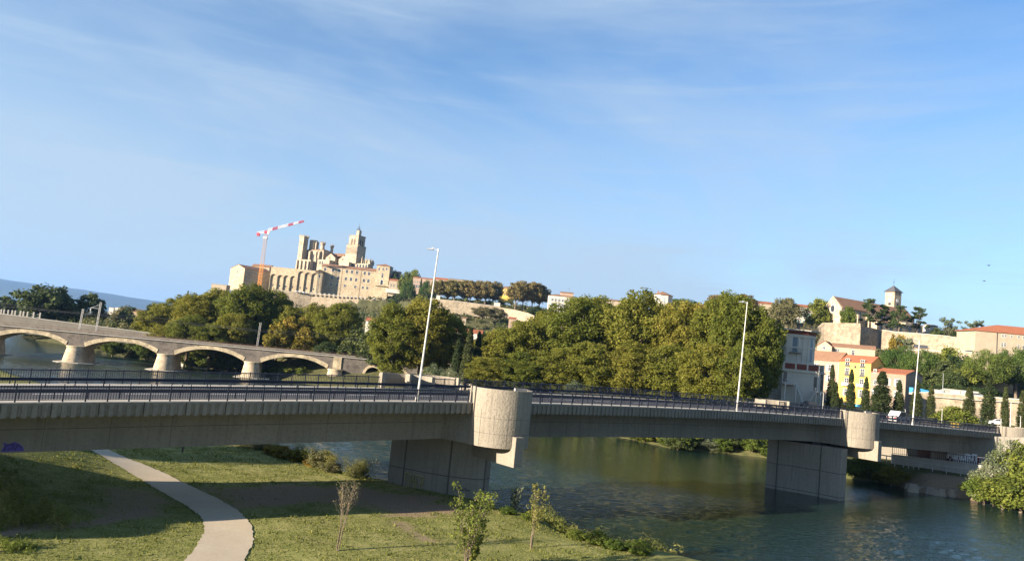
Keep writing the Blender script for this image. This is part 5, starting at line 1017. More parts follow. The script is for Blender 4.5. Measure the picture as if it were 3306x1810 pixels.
# --- arcaded terrace block
A0 = c2(885, 900, 782); A1 = c2(1592, 960, 782); AW = A1.x - A0.x; zb = c2(1240, 1050, 782).z - 4; zt = c2(1240, 768, 782).z
ar = thing('arcaded_terrace', 'high sandstone terrace wall with tall blind arches beneath the cathedral', 'wall', (A0.x, 790, zb), radians(-2))
kx = lambda x, y=900: c2(x, y, 782).x - A0.x
kz = lambda x, y: c2(x, y, 782).z - zb
m = MB(); m.box(0, AW, 1.6, 24, -6, zt - zb - .2)
ac = [(932, 835, 80), (1027, 850, 76), (1112, 856, 76), (1204, 864, 76), (1309, 800, 88), (1400, 818, 84), (1494, 828, 84)]
edges = [0] + [None] * 0; xp = -.0; pr = []
for c_, tp, wd in ac: x_c = kx(c_ - 8, 950); pr.append((x_c - wd * .078 / 2, x_c + wd * .078 / 2, kz(c_ + 3, tp)))
xs = 0; H_ = zt - zb
for a, b, tp in pr:
    m.box(xs, a, 0, 1.6, -6, H_); r_ = (b - a) / 2; sp_ = tp - r_
    us = [a + r_ - r_ * cos(pi * k / 12) for k in range(13)]; zs = [sp_ + r_ * sin(pi * k / 12) for k in range(13)]
    m.sweep([[(u, 0, z), (u, 1.6, z), (u, 1.6, H_), (u, 0, H_)] for u, z in zip(us, zs)]); xs = b
m.box(xs, AW, 0, 1.6, -6, H_); m.box(AW - 9, AW, -.0, 20, H_ - 2.5, H_ - .2); m.build('arcade_wall', STONE, ar)
m = MB()
for a, b, tp in pr:
    for k in (-1, 1):
        pass
    MB().box((a + b) / 2 - .5, (a + b) / 2 + .5, 1.5, 1.62, 5.5, 7.6).build('slit_window', GLASS, ar)
q = c2(1560, 890, 782); link('window', winmesh(1.7, 3.8).mesh('window', [GLASS, WFR, SHUT]), ar, (AW - 3.2, 0, q.z - zb))
m = MB(); roofmesh(m, 7, 14, H_ + .1, 1.6, 'gy', .3, AW - 7, .2); m.build('roof', TILE, ar)
# --- left gabled building
G0 = c2(370, 950, 800); zb = c2(500, 960, 800).z - 3; ze = c2(385, 768, 800).z; gb_ = thing('gabled_building', 'large pale building with blunt gable and brown roof left of the crane', 'building', (G0.x, 800, zb), radians(-36))
m = MB(); Hh = ze - zb; m.box(0, 25.5, 0, 34, -6, Hh); m.yprism([(0, Hh - .001), (25.5, Hh - .001), (13.5, Hh + 4.2)], 0, 34); m.build('wall', STONE, gb_)
m = MB(); m.yprism([(-.5, Hh - .2), (-.5, Hh + .1), (13.5, Hh + 4.5), (26, Hh + .1), (26, Hh - .2), (13.5, Hh + 4.2)], -.4, 34.4); m.build('roof', TILE, gb_)
addw(gb_, [('f', (13.5,), 12.5, 1.6, 3.0), ('f', (13.5,), 6.5, 1.5, 3.0), ('r', spread(2, 30, 10), 13.3, .9, 1.2), ('r', spread(2, 20, 6), 7, .8, 1.4)], 25.5, 34)
q = c2(655, 930, 830); rh_ = house('inner_range', 'brown-roofed range behind the crane, between gabled building and arcades', 'building', (q.x, 828, q.z - 2), radians(-5), 21, 14, c2(700, 745, 830).z - q.z + 2, 'gx', 3.4, STONE, TILE, [('f', (5, 12, 18), 12, 1.2, 2)])
q = c2(118, 1120, 760); house('pale_terrace_house', 'small pale stepped building at the far left end of the hilltop', 'house', (q.x, 760, q.z - 6), 0, 15.5, 10, 17, 'flat', .3, PLC, CONCL, [('f', spread(1, 14, 4), 10, 1.4, .8)]).__setitem__('state', 1)
# --- crane
cr0 = c2(782, 960, 756); crz = cr0.z - 4; topz = c2(880, 300, 756).z - crz
cr = thing('tower_crane', 'tower crane with orange lower mast and red and white jib beside the cathedral', 'crane', (cr0.x, 756, crz), 0)
def lattice(m, z0, z1, w, st=3.0, r=.12):
    for i in (-1, 1):
        for j in (-1, 1): m.box(i * w - r, i * w + r, j * w - r, j * w + r, z0, z1)
    z = z0
    while z < z1 - .5:
        z2 = min(z + st, z1)
        for s_ in (-1, 1):
            m.tube([(-w, s_ * w, z), (w, s_ * w, z2)], r * .7, 4); m.tube([(w, s_ * w, z), (-w, s_ * w, z2)], r * .7, 4); m.tube([(s_ * w, -w, z), (s_ * w, w, z2)], r * .7, 4); m.tube([(s_ * w, w, z), (s_ * w, -w, z2)], r * .7, 4)
        z = z2
m = MB(); zo = c2(815, 705, 756).z - crz; lattice(m, 0, zo, 1.45); m.build('lower_mast', CORA, cr)
m = MB(); lattice(m, zo, topz - 1, 1.35); m.build('upper_mast', CGRE, cr)
m = MB(); m.box(-1.9, 1.9, -1.9, 1.9, topz - 6, topz - 4.5); m.build('climbing_frame', CREDW, cr)
m = MB(); m.box(-1.6, 2.4, -1.5, 1.5, topz - .5, topz + 2.2); m.build('slewing_unit', CRED, cr); m = MB(); m.box(1.9, 3.9, -2.6, -1.0, topz - .9, topz + 1.6); m.build('cab', CREDW, cr)
J0 = Vector((1.2, 0, topz + 1.8)); JE = c2(1372, 150, 756); JE = Vector((JE.x - cr0.x, 0, JE.z - crz)); nseg = 7; names_ = [1, 0, 1, 0, 1, 0, 1]
for k in range(nseg):
    a = J0.lerp(JE, k / nseg); b = J0.lerp(JE, (k + 1) / nseg); m = MB(); hh = 2.6 * (1 - .35 * k / nseg); h2 = 2.6 * (1 - .35 * (k + 1) / nseg)
    for yy in (-.8, .8): m.tube([a + Vector((0, yy, 0)), b + Vector((0, yy, 0))], .2, 5)
    m.tube([a + Vector((0, 0, hh)), b + Vector((0, 0, h2))], .22, 5)
    for j in range(4):
        p_ = a.lerp(b, j / 4); q_ = a.lerp(b, (j + .5) / 4); r_ = a.lerp(b, (j + 1) / 4); h3 = hh + (h2 - hh) * (j + .5) / 4
        for yy in (-.8, .8): m.tube([p_ + Vector((0, yy, 0)), q_ + Vector((0, 0, h3)), r_ + Vector((0, yy, 0))], .22, 4)
    m.build('jib_section', CREDW if k in (0, 2, 3, 5) else CRED, cr)
cj = c2(748, 308, 756); cj = Vector((cj.x - cr0.x, 0, cj.z - crz + .3)); m = MB()
for yy in (-1.0, 1.0): m.tube([Vector((-1, yy, topz + .3)), cj + Vector((0, yy, 0))], .3, 5)
m.tube([Vector((-1, 0, topz + 2.2)), cj + Vector((0, 0, 1.4))], .25, 5); m.build('counter_jib', CREDW, cr); m = MB(); m.box(cj.x, cj.x + 2.6, -1.4, 1.4, cj.z - 2.4, cj.z + .6); m.build('counterweight', CRED, cr)
# --- garden retaining wall under the palace
def wallrun(name, label, pts, th, wm, down=9, cop=True, mat_c=CONCL, cren=False):
    o = thing(name, label, 'wall', tuple(pts[0]), 0); P_ = [Vector(p) - Vector(pts[0]) for p in pts]; m = MB()
    m.sweep([[(p.x, p.y, p.z - down), (p.x, p.y + th, p.z - down), (p.x, p.y + th, p.z), (p.x, p.y, p.z)] for p in P_]); m.build('masonry', wm, o)
    if cop:
        m = MB(); m.sweep([[(p.x, p.y - .12, p.z), (p.x, p.y + th + .12, p.z), (p.x, p.y + th + .12, p.z + .3), (p.x, p.y - .12, p.z + .3)] for p in P_]); m.build('coping', mat_c, o)
    return o
gw = wallrun('garden_retaining_wall', 'buttressed pale retaining wall of the hilltop garden below the palace', [c2(960, 1050, 722), c2(1290, 1095, 724), c2(1480, 1110, 726), c2(1900, 1145, 720), c2(2488, 1200, 706)] + [at(1285, 985, 700)], 2, RUBBLE, 15)
for k in range(20):
    q = c2(1290 + k * 60, 1092 + k * 5.3, 723 - k * .8) - gw.location; m = MB(); m.box(q.x - .9, q.x + .9, -.2 + q.y, q.y + 1, q.z - .1, q.z + 1.3); m.build('merlon', CONCL, gw)
for k in range(26):
    px = 1130 + k * 47; q = c2(px, 1120 + (k % 3) * 3 + (px - 1130) * .085, 735); tree('dark%d' % (k % 2), q.x, 735 + (k % 3) * 3, q.z - 6, 7.5 + (k % 4) * .6, 4.4, '%s clipped dark tree from the left in the garden row above the retaining wall' % (ordn[k] if k < 20 else 'twenty-%s' % ordn[k - 20]), group='garden trees above the retaining wall', name='garden_tree')
m_ = [MB().prism([(cos(a) * 1.9, sin(a) * 1.9) for a in np.linspace(0, 2 * pi, 9)[:-1]], 2.2, 3.1, .95).mesh('canopy', CREDW), MB().cyl(0, 0, 0, 2.3, .06, .06, 6).mesh('pole', POLE)]
for i, (x, y) in enumerate([(1272, 1078), (1318, 1080), (1372, 1092)]): q = c2(x, y, 722); r = thing('parasol', '%s white parasol from the left on the garden terrace' % ordn[i], 'parasol', (q.x, 722, q.z - 2.6), 0, 'white parasols on the garden terrace'); link('canopy', m_[0], r); link('pole', m_[1], r)
# --- hill houses
def c3(x, y, Y): return at(1150 + x * .2979, 780 + y * .2979, Y)
def qhouse(name, label, fn, L, R, top, Y, d=9, **kw):       # L,R bottom corners in crop px
    a, b = fn(*L, Y), fn(*R, Y); t = fn(L[0], top, Y); return house(name, label, 'house', (a.x, Y, min(a.z, b.z)), 0, b.x - a.x, d, t.z - min(a.z, b.z), **kw)
qhouse('pink_house', 'pink house with white window row and red roof on the skyline', c3, (605, 520), (835, 530), 385, 760, wall=PLP, rmat=TILER, rh=1.2, wins=[('f', spread(1, 15, 6), 7.5, .9, 1.8), ('f', spread(1, 8, 3), 2.5, 1.6, 3.2)])
qhouse('red_roofed_house', 'red-roofed house partly behind the first lamp post on the skyline', c3, (850, 440), (985, 450), 402, 770, wall=PLP, rmat=TILER, rh=2.2)
qhouse('low_skyline_roof', 'long low tiled roof peeping over the terrace planes', c3, (1000, 430), (1190, 440), 400, 760, wall=PLC, rmat=TILE, rh=.8)
qhouse('yellow_house', 'ochre house with red roof between the two terrace tree groups', c3, (1545, 600), (1710, 610), 498, 640, wall=PLY, rmat=TILER, rh=1.0, wins=[('f', spread(1, 11, 4), 5.5, .9, 1.8), ('f', spread(1, 11, 4), 2.0, .9, 1.8)])
qhouse('white_gabled_house', 'white house with pale gable behind the ochre one', c3, (1600, 560), (1700, 560), 488, 660, wall=PLW, rmat=TILE, rh=1.0)
h1 = qhouse('white_three_storey_house', 'white three-storey house with brown roof and small rooftop room on the terrace edge', c3, (2075, 740), (2385, 755), 575, 560, d=11, wall=PLW, rmat=TILE, rh=1.6, roof='hip', wins=[('f', spread(1.5, 20, 7), 7.3, .95, 1.9, 'shut'), ('f', spread(1.5, 20, 7), 3.6, .95, 2.0, 'shut'), ('f', spread(1.5, 20, 6), .3, .95, 1.7)])
m = MB(); m.box(11, 20, -.8, 0, 3.1, 3.3); m.build('balcony', CONCL, h1); m = MB(); m.box(9, 18.5, 3, 9, 10.0, 14.6); roofmesh(m.mat(1), 9.5, 6, 14.6, .9, 'gx', .3, 9, 3); m.build('rooftop_room', [PLP, TILE], h1); m = MB(); m.cyl(15, 5, 15, 18.5, .05, .05, 5); m.box(14.4, 15.6, 4.97, 5.03, 17.6, 17.7); m.box(14.6, 15.4, 4.97, 5.03, 18.2, 18.3); m.build('antenna', IRON, h1)
qhouse('small_roof_house', 'small pinkish house right of the white three-storey one', c3, (2425, 640), (2518, 645), 605, 575, wall=PLP, rmat=TILE, rh=1.0)
qhouse('pink_cottage', 'small pink cottage with red roof on the slope below the sloping wall', c3, (1652, 870), (1728, 872), 828, 420, d=6, wall=PLP, rmat=TILER, rh=1.0)
qhouse('grey_roof_cottage', 'tiny cottage with grey-brown roof on the wooded slope', c3, (1142, 850), (1190, 852), 825, 430, d=6, wall=PLC, rmat=TILE, rh=.7)
qhouse('slope_villa', 'white and pink villa with pitched roof in the trees left of the first lamp post', c3, (100, 905), (240, 912), 850, 330, d=8, wall=PLW, rmat=TILER, rh=1.4, wins=[('f', spread(.5, 5.5, 3), 1.2, .7, 1.0)])
qhouse('slope_roof_house', 'low pink house at the right foot of the sloping wall', c3, (2065, 878), (2185, 885), 845, 420, d=7, wall=PLP, rmat=TILER, rh=.8)
tw_ = wallrun('terrace_wall', 'pale rampart wall carrying the line of brown-green planes', [c3(800, 615, 590), c3(1095, 645, 588), c3(1560, 705, 586)], 2, RUBBLE, 10)
m = MB(); q = c3(868, 612, 590) - tw_.location; m.box(q.x, q.x + 2.9, 0, 3, q.z - 1, q.z + 2.4); q = c3(1492, 690, 587) - tw_.location; m.box(q.x, q.x + 4.8, -.3, 3, q.z - 2, q.z + 2.6); m.build('gate_block', PLW, tw_)
q = c3(1088, 700, 588) - tw_.location; m = MB(); m.box(q.x - .7, q.x + .7, -1.6, 0, q.z - 6, q.z + 3.6); m.build('buttress', RUBBLE, tw_)
wallrun('sloping_wall', 'ruined sloping stone wall descending to the right below the round trees', [c3(1560, 712, 560), c3(1710, 735, 545), c3(1860, 770, 530), c3(1930, 800, 525)], 1.5, RUBBLE, 7, cop=False)
wallrun('lower_rampart', 'short stone rampart below the white three-storey house', [c3(2050, 800, 520), c3(2230, 800, 515), c3(2300, 780, 512)], 1.5, RUBBLE, 9, cop=False)
# white house by the cypresses
a = at(1430, 1165, 232); wh = house('white_house', 'white house with orange tiled roof behind the three cypresses', 'house', (a.x, 232, 5.0), radians(-10), 11.5, 10, at(1430, 1102, 232).z - 5.0, 'hip', 1.8, PLW, TILER, [('f', (9.6,), 7.2, .9, 1.9, 'closed', [GLASS, WFR, TEAL]), ('f', (9.4,), 3.6, .9, 1.6, 'closed', [GLASS, WFR, TEAL]), ('f', (3.4, 6.2), 6.6, .9, 1.8), ('r', (3, 7), 7, .9, 1.8)])
a = at(1408, 1180, 228); house('white_outbuilding', 'lower white wing with dark red roof at the foot of the white house', 'house', (a.x, 222, 4.5), radians(-10), 12, 8, at(1420, 1168, 222).z - 4.5, 'shed', 1.6, PLW, tile('dark_red_tiles', (.14, .06, .045), (.2, .08, .055), (.1, .05, .04)), [])
a = at(1465, 1100, 250); house('rear_white_house', 'white house top showing behind the white house roof', 'house', (a.x, 250, 5), 0, 9, 8, at(1470, 1068, 250).z - 5, 'gx', 1.2, PLW, TILER, [])
# skyline tower house and roofs behind the planes
q = at(2108, 985, 440); m = MB(); hx_ = thing('polygonal_house', 'eight-sided pale house with pointed tile roof on the skyline', 'house', (q.x + 6, 444, q.z - 6), 0); R_ = 6.1
pol = [(R_ * cos(a), R_ * sin(a)) for a in [pi / 8 + k * pi / 4 for k in range(8)]]; hz = at(2120, 950, 440).z - (q.z - 6); m.prism(pol, -5, hz); m.build('wall', PLW, hx_); m = MB(); m.prism([(x * 1.12, y * 1.12) for x, y in pol], hz, hz + 2.4, .92); m.box(-3.2, -2.6, -1, -.4, hz + .8, hz + 2.6); m.build('roof', TILE, hx_)
wmsh = winmesh(1.3, 3.2, 'closed').mesh('window', [GLASS, WFR, SHUT])
for k in range(8):
    a = pi / 4 * k; link('window', wmsh, hx_, (R_ * cos(pi / 8) * cos(a), R_ * cos(pi / 8) * sin(a), hz - 4.6), a + pi / 2)
def rf(name, label, pxa, pxb, pyt, Y, **kw): a, b = at(pxa, pyt + 14, Y), at(pxb, pyt + 14 + (pxb - pxa) * .09, Y); return house(name, label, 'house', (a.x, Y, a.z - 4), 0, b.x - a.x, 10, at(pxa, pyt + 10, Y).z - a.z + 4, **kw)
rf('orange_roof_house', 'long orange tiled roof between the domed pine and the second lamp post', 2238, 2296, 977, 430, rh=1.6, rmat=TILER, wall=PLC)
rf('hidden_roof_house', 'orange tiled roof just right of the second lamp post on the skyline', 2425, 2500, 965, 425, rh=1.6, rmat=TILER, wall=PLC)
rf('teal_shuttered_house', 'long hilltop house with orange roof and teal shutters left of the church', 2548, 2660, 976, 418, rh=1.8, rmat=TILER, wall=PLW, down=14, wins=[('f', spread(1, 18, 5), -1.2, 1.1, 2.2, 'shut', [GLASS, WFR, TEAL]), ('f', spread(1, 18, 5), -5.2, 1.1, 2.2, 'shut', [GLASS, WFR, TEAL])])
rf('mid_skyline_house', 'pale house top showing between crowns left of the polygonal house', 1960, 2020, 958, 430, rh=1.0, rmat=TILE, wall=PLC)
q = at(1800, 972, 545); house('back_street_house', 'low pinkish roofs right of the white three-storey house', 'house', (q.x + 28, 545, q.z - 3), 0, 12, 8, 5.5, 'gx', 1.2, PLP, TILER, [])
# ============================================================ RIGHT BANK TOWN
cA = lambda x, y, Y: at(2460 + x * .227, 1020 + y * .227, Y)      # crop over mill and yellow house
cB = lambda x, y, Y: at(2500 + x * .32625, 880 + y * .32625, Y)   # crop over the whole right side
cC = lambda x, y, Y: at(2640 + x * .2585, 900 + y * .2585, Y)     # crop over the church
cD = lambda x, y, Y: at(2760 + x * .2128, 1100 + y * .2128, Y)    # crop over the right street
# --- mill
p = cA(262, 1250, 178); zb = 8.0; ML = radians(-6); mill = thing('old_mill', 'tall white old mill with narrow upper tower, dark red panels and twin outside stairs', 'building', (p.x, 178, zb), ML)
LW = 10.1; zl = cA(270, 770, 178).z - zb; zpar = cA(270, 640, 178).z - zb; zu = cA(335, 190, 181).z - zb
m = MB(); m.prism([(0, 0), (LW - 1.6, 0), (LW, 1.6), (LW, 13), (0, 13)], -3, zl); m.build('lower_wall', PLW, mill)
m = MB(); m.prism([(-.3, -.3), (LW - 1.5, -.3), (LW + .3, 1.5), (LW + .3, 13.2), (-.3, 13.2)], zl, zl + .35); m.build('cornice', PLW, mill)
m = MB(); m.box(-.05, LW - 1.6, -.05, .3, zl + .35, zpar); m.box(-.05, .3, .3, 13, zl + .35, zpar); m.box(LW - .3, LW + .05, 1.7, 13, zl + .35, zpar); m.build('roof_parapet', PLW, mill)
m = MB()
for k in range(3): m.box(.5 + k * 2.7, 2.8 + k * 2.7, -.1, -.06, zl + .6, zpar - .25)
for k in range(4): m.box(-.1, -.06, .9 + k * 3.1, 3.4 + k * 3.1, zl + .6, zpar - .25)
m.build('red_panel', BRICKR, mill)
ux, uy, uw = 1.2, 3.2, 5.2; up = [(ux, uy), (ux + uw, uy), (ux + uw + 2.4, uy + 2.4), (ux + uw + 2.4, uy + 7.5), (ux, uy + 7.5)]
m = MB(); m.prism(up, zl, zu); ut = m.build('upper_tower', PLW, mill)
m = MB(); cxm, cym = ux + 4.2, uy + 3.6
sc = lambda k: [(cxm + (x - cxm) * k, cym + (y - cym) * k) for x, y in up]
m.prism(sc(1.04), zu - 4.2, zu - 3.9); m.prism(sc(1.06), zu - 1.6, zu - .9); m.prism(sc(1.03), zl + 2.2, zl + 2.4); m.build('string_course', PLW, ut)
m = MB(); m.prism(sc(1.015), zu - .9, zu - .1); m.build('red_frieze', BRICKR, ut)
m = MB(); m.prism(sc(1.32), zu, zu + .28); m.build('flat_roof', CONCL, ut)
m = MB(); rp = sc(1.28)
for z in (.6, 1.1): m.tube([(x, y, zu + .28 + z) for x, y in rp + [rp[0]]], .035, 5)
for i in range(5):
    a, b = rp[i], rp[(i + 1) % 5]
    for k in range(5): x, y = a[0] + (b[0] - a[0]) * k / 5, a[1] + (b[1] - a[1]) * k / 5; m.box(x - .03, x + .03, y - .03, y + .03, zu + .28, zu + 1.4)
m.build('roof_railing', IRON, ut)
wt = winmesh(1.5, 3.9, 'x', True, WFR).mesh('window', [plain('blue_glass', (.07, .12, .17), .2), WFR, SHUT])
for z in (zl + 4.8,): link('window', wt, ut, (ux + 2.3, uy, z))
link('window', winmesh(1.5, 1.2).mesh('window', [GLASS, WFR, SHUT]), ut, (ux + 2.2, uy, zl + .9)); link('window', winmesh(1.2, 7.2, 'x', True, WFR).mesh('window', [plain('blue_glass_tall', (.09, .15, .20), .2), WFR, SHUT]), ut, (ux + uw + 1.2, uy + 1.2, zl + 2.7), pi / 4)
m = MB()
for k in range(5): m.box(ux + .3 + k * 1.25 - .1, ux + .3 + k * 1.25 + .1, uy - .12, uy, zl, zu - 1.6) if k not in (1,) else None
m.build('pilaster', PLW, ut)
m = MB(); m.box(ux + .9, ux + 3.7, uy - 1.0, uy, zl + 4.5, zl + 4.62); [m.box(ux + .9 + k * .23, ux + .93 + k * .23, uy - 1.0, uy - .96, zl + 4.62, zl + 5.5) for k in range(12)]; m.build('iron_balcony', IRON, ut)
for wx, wz, ww, wh in ((.7, 6.6, .8, 2.4), (7.7, 5.2, .7, 3.2)): link('door_opening', MB().box(-ww / 2, ww / 2, -.03, .05, 0, wh).mesh('door_opening', [GLASS]), mill, (wx, 0, wz))
link('window', winmesh(1.1, 4.2).mesh('window', [GLASS, PLW, SHUT]), mill, (LW - .75, .85, 4.8 + .6), pi / 4)
addw(mill, [('l', (3, 7, 11), (3.5, 7.5), 1.1, 1.9, 'closed')], LW, 13)
m = MB(); m.mat(0)     # twin stair
m.box(.1, 2.9, -2.2, -.02, 6.1, 6.25); m.box(7.3, 8.6, -2.2, -.02, 4.95, 5.1)
for (xa, za, xb, zb_) in ((2.9, 6.1, 5.0, .6), (7.3, 5.0, 5.3, .6)):
    for yy in (-2.2, -1.0): m.tube([(xa, yy, za), (xb, yy, zb_)], .09, 4); m.tube([(xa, yy, za + 1.0), (xb, yy, zb_ + 1.0)], .04, 4)
    for k in range(16):
        f = (k + .5) / 16; x, z = xa + (xb - xa) * f, za + (zb_ - za) * f; m.box(x - .14, x + .14, -2.2, -1.0, z - .02, z + .02); m.box(x - .015, x + .015, -2.22, -2.19, z, z + 1.0)
for k in range(12): m.box(.1 + k * .25, .13 + k * .25, -2.2, -2.17, 6.25, 7.25)
m.box(.1, 2.9, -2.2, -2.16, 7.22, 7.27); [m.box(x - .09, x + .09, -2.2, -2.02, -2, z) for x, z in ((2.8, 6.1), (.3, 6.1), (8.4, 5), (7.4, 5))]; m.build('outside_stair', GALV, mill)
# white wall and bus shelter in front
wallrun('white_yard_wall', 'white rendered yard wall left of the mill, just above the railing', [at(2452, 1293, 165), at(2515, 1299, 165)], .3, PLW, 4, cop=False)
q = at(2378, 1325, 158); bs = thing('bus_shelter', 'bus shelter with coloured poster panels beyond the far railing', 'bus shelter', (q.x, 158, q.z - .3), radians(10))
m = MB(); m.box(0, 4.2, 0, 1.6, 2.2, 2.4); m.build('roof', CONCL, bs); m = MB(); [m.box(x, x + .08, y, y + .08, 0, 2.2) for x in (0, 2, 4.1) for y in (0, 1.5)]; m.build('frame', RAIL, bs)
for x, c in ((.15, (.45, .5, .45)), (1.0, (.15, .35, .38)), (2.2, (.5, .25, .08)), (3.2, (.1, .25, .3))): MB().box(x, x + .75, 1.42, 1.47, .5, 2.1).build('poster', plain('poster_colour', c, .5), bs)
# --- row of houses with the yellow one
RA = radians(-50)
def rowhouse(name, label, L, top, Y, w, d, rh, wall, rmat, wins, roof='gx', **k):
    a = cA(L[0], L[1], Y); t = cA(L[0] + (L[1] - top) * .06, top, Y); return house(name, label, 'house', (a.x, Y, a.z), RA, w, d, t.z - a.z, roof, rh, wall, rmat, wins, .25, **k)
py0 = cA(1062, 1245, 240); YH = cA(1115, 640, 240).z - py0.z; yw = 10.2; dx, dy = cos(RA), sin(RA)
pp = (py0.x - 12.5 * dx, py0.y - 12.5 * dy, py0.z - .3)
house('pinkish_house', 'pinkish beige four-storey house left of the yellow one', 'house', pp, RA, 12.46, 9, YH + .15, 'gx', 3.2, PLP, TILE, [('f', (4.4, 9.7), (10.6, 7.2), 1.15, 1.9, 'shut'), ('f', (4.4, 9.7), 3.6, 1.15, 1.9)], .25)
yh = house('yellow_house', 'bright yellow four-storey house with red roof behind the cypresses', 'house', tuple(py0), RA, yw, 9, YH, 'gx', 2.4, PLY, TILER, [('f', (2.8, 7.6), (3.0, 6.4, 9.6, 12.5), 1.15, 2.1, 'win')], .25)
sh_ = MB().box(-.95, -.5, -.12, -.07, 0, 1.9).box(.5, .95, -.12, -.07, 0, 1.9).mesh('shutter', PLW)
for x in (2.8, 7.6): link('shutter', sh_, yh, (x, 0, 3.1))
m = MB(); 
for x0_, x1_ in ((1.6, 4.3), (6.2, 9.3)): m.box(x0_, x1_, -.9, 0, 6.05, 6.2); m.box(x0_, x1_, -.9, -.86, 6.2, 7.1); 
m.build('balcony', plain('grey_balcony', (.35, .34, .33)), yh)
[MB().box(-.8, .8, -.35, 0, 0, .5).build('window_guard', IRON, yh, loc=(x, 0, z)) for x, z in ((2.8, 9.3), (7.6, 9.3), (7.6, 12.2), (2.8, 12.2))]
m = MB(); m.box(0, .14, -.16, -.02, 0, YH); m.build('rain_pipe', PLW, yh)
m = MB(); m.box(5.0, 5.7, -.05, 0, 11.8, 12.6); m.build('vent_niche', GLASS, yh)
gx_, gy_ = py0.x + yw * dx, py0.y + yw * dy; GH = YH - 1.9
gh = house('grey_brown_house', 'grey-brown stone house with red roof and blind pinkish side right of the yellow one', 'house', (gx_ + .05, gy_, py0.z - .6), RA, 10.4, 12.4, GH, 'gx', 1.6, PLG, TILER, [('f', (1.3,), 11.6, .8, 1.0), ('f', (1.5,), 7.9, .8, 1.3), ('f', (5.0, 8.2), 8.0, 1.05, 2.1, 'shut'), ('f', (1.8, 8.3), 4.6, 1.1, 2.0, 'shut'), ('f', (8.4,), 1.2, 1.0, 1.8)], .2)
m = MB(); m.box(10.401, 10.43, .05, 12.3, -3, GH - .05); m.build('side_render', PLP, gh); m = MB(); m.box(2.3, 5.0, -1.2, 0, .4, .6); m.tube([(2.3, -1.1, 3), (5, -1.1, 1.2)], .07, 5); m.box(1.2, 4.8, -.06, 0, .7, 3); m.build('ground_floor_bay', GLASS, gh)
# foot of the row : blue-dark shop fronts
sf = thing('street_fence', 'dark street-level hoarding at the foot of the house row', 'fence', (py0.x - 6 * dx + 2 * dy, py0.y - 6 * dy - 2 * dx, 7.6), RA); MB().box(0, 24, -.1, .1, -1, 2.0).build('panel', plain('dark_blue_hoarding', (.035, .045, .07)), sf); MB().box(13, 15, -.14, -.11, .4, 1.8).build('blue_sign', plain('sign_blue', (.06, .35, .6)), sf); MB().box(5, 8, -.14, -.11, -.6, 1.9).build('white_gate', PLW, sf)
# small houses above
a = cA(785, 450, 285); house('red_shed_roof_house', 'small cream house with single-slope red roof under the rampart', 'house', (a.x, 285, a.z - 5), radians(-35), 5.2, 8.5, cA(785, 420, 285).z - a.z + 5, 'gy', 2.2, PLC, TILER, [('f', (2.4,), 4.6, 1.0, 1.2), ('r', (4,), 5, 1.0, 1.6)], .3)
a = cA(1040, 520, 282); house('cream_cottage', 'low cream cottage with brown roof above the pinkish house', 'house', (a.x, 284, a.z - 4), radians(-22), 14.5, 6, cA(1050, 430, 284).z - a.z + 4, 'gx', 1.4, PLC, TILE, [('f', (1.6, 7), 3.8, 1.0, 1.8), ('r', (3,), 6.5, .8, .8), ('r', (3,), 2.5, 1.0, 2)], .3)
# --- rampart walls below the church
def ram(name, label, pts, th=1.5, wm=RUBBLE, down=12, cop=False): return wallrun(name, label, pts, th, wm, down, cop)
ram('bastion', 'tall lit rubble bastion with rounded corner below the church', [cB(420, 560, 372), cB(500, 494, 372), cB(600, 494, 370), cB(850, 500, 362), cB(855, 528, 361)], 3, RUBBLE, 14)
ram('shaded_rampart', 'shaded grey rampart face right of the lit bastion', [cB(856, 530, 361), cB(965, 545, 366), cB(1078, 575, 372)], 3, masonry('shade_toned_rampart_stone', (.24, .21, .17), (.19, .165, .135), (.14, .12, .1), .7, .3, .1, .9), 14)  # shade of this face is put into a darker copy of the rubble
ram('church_rampart', 'long pale rampart wall running right from the church to the barracks', [cB(1080, 570, 366), cB(1200, 588, 362), cB(1380, 600, 357), cB(1700, 628, 348), cB(1985, 675, 338)], 1.5, RUBBLE, 13, True)
ram('ramp_wall', 'lower pale wall of the ramp road between the pines', [cB(1280, 760, 318), cB(1600, 775, 308), cB(1900, 785, 300), cB(2060, 800, 296)], 1, RUBBLE, 9, True)
ram('rear_rampart', 'pale stone wall left of the bastion, half hidden by the mill', [cB(330, 540, 380), cB(425, 560, 374)], 1.5, RUBBLE, 14)
# --- church
CHA = radians(-62); f0 = cB(478, 525, 402); FWd = 11.2; chz = f0.z - 3; ch_e = cB(487, 345, 402).z - chz; ch_r = cB(570, 226, 397).z - chz; NL = 62
chu = thing('church', 'long stone church with round window gable and square clock tower on the right hill', 'church', (f0.x, 402, chz), CHA)
m = MB(); m.box(0, FWd, 0, NL, -4, ch_e); m.yprism([(0, ch_e - .001), (FWd, ch_e - .001), (FWd / 2, ch_r)], 0, .8); m.yprism([(0, ch_e - .001), (FWd, ch_e - .001), (FWd / 2, ch_r - .5)], .8, NL); m.build('nave_wall', STONEL, chu)
m = MB(); m.yprism([(-.4, ch_e - .1), (-.4, ch_e + .1), (FWd / 2, ch_r - .25), (FWd + .5, ch_e + .1), (FWd + .5, ch_e - .1), (FWd / 2, ch_r - .45)], .8, NL); m.build('nave_roof', TILE, chu)
m = MB(); c_ = [(FWd * .52 + 1.25 * cos(2 * pi * k / 20), ch_e - .6 + 1.9 * sin(2 * pi * k / 20)) for k in range(20)]; m.yprism(c_, -.05, .1); ow_ = m.build('round_window', GLASS, chu)
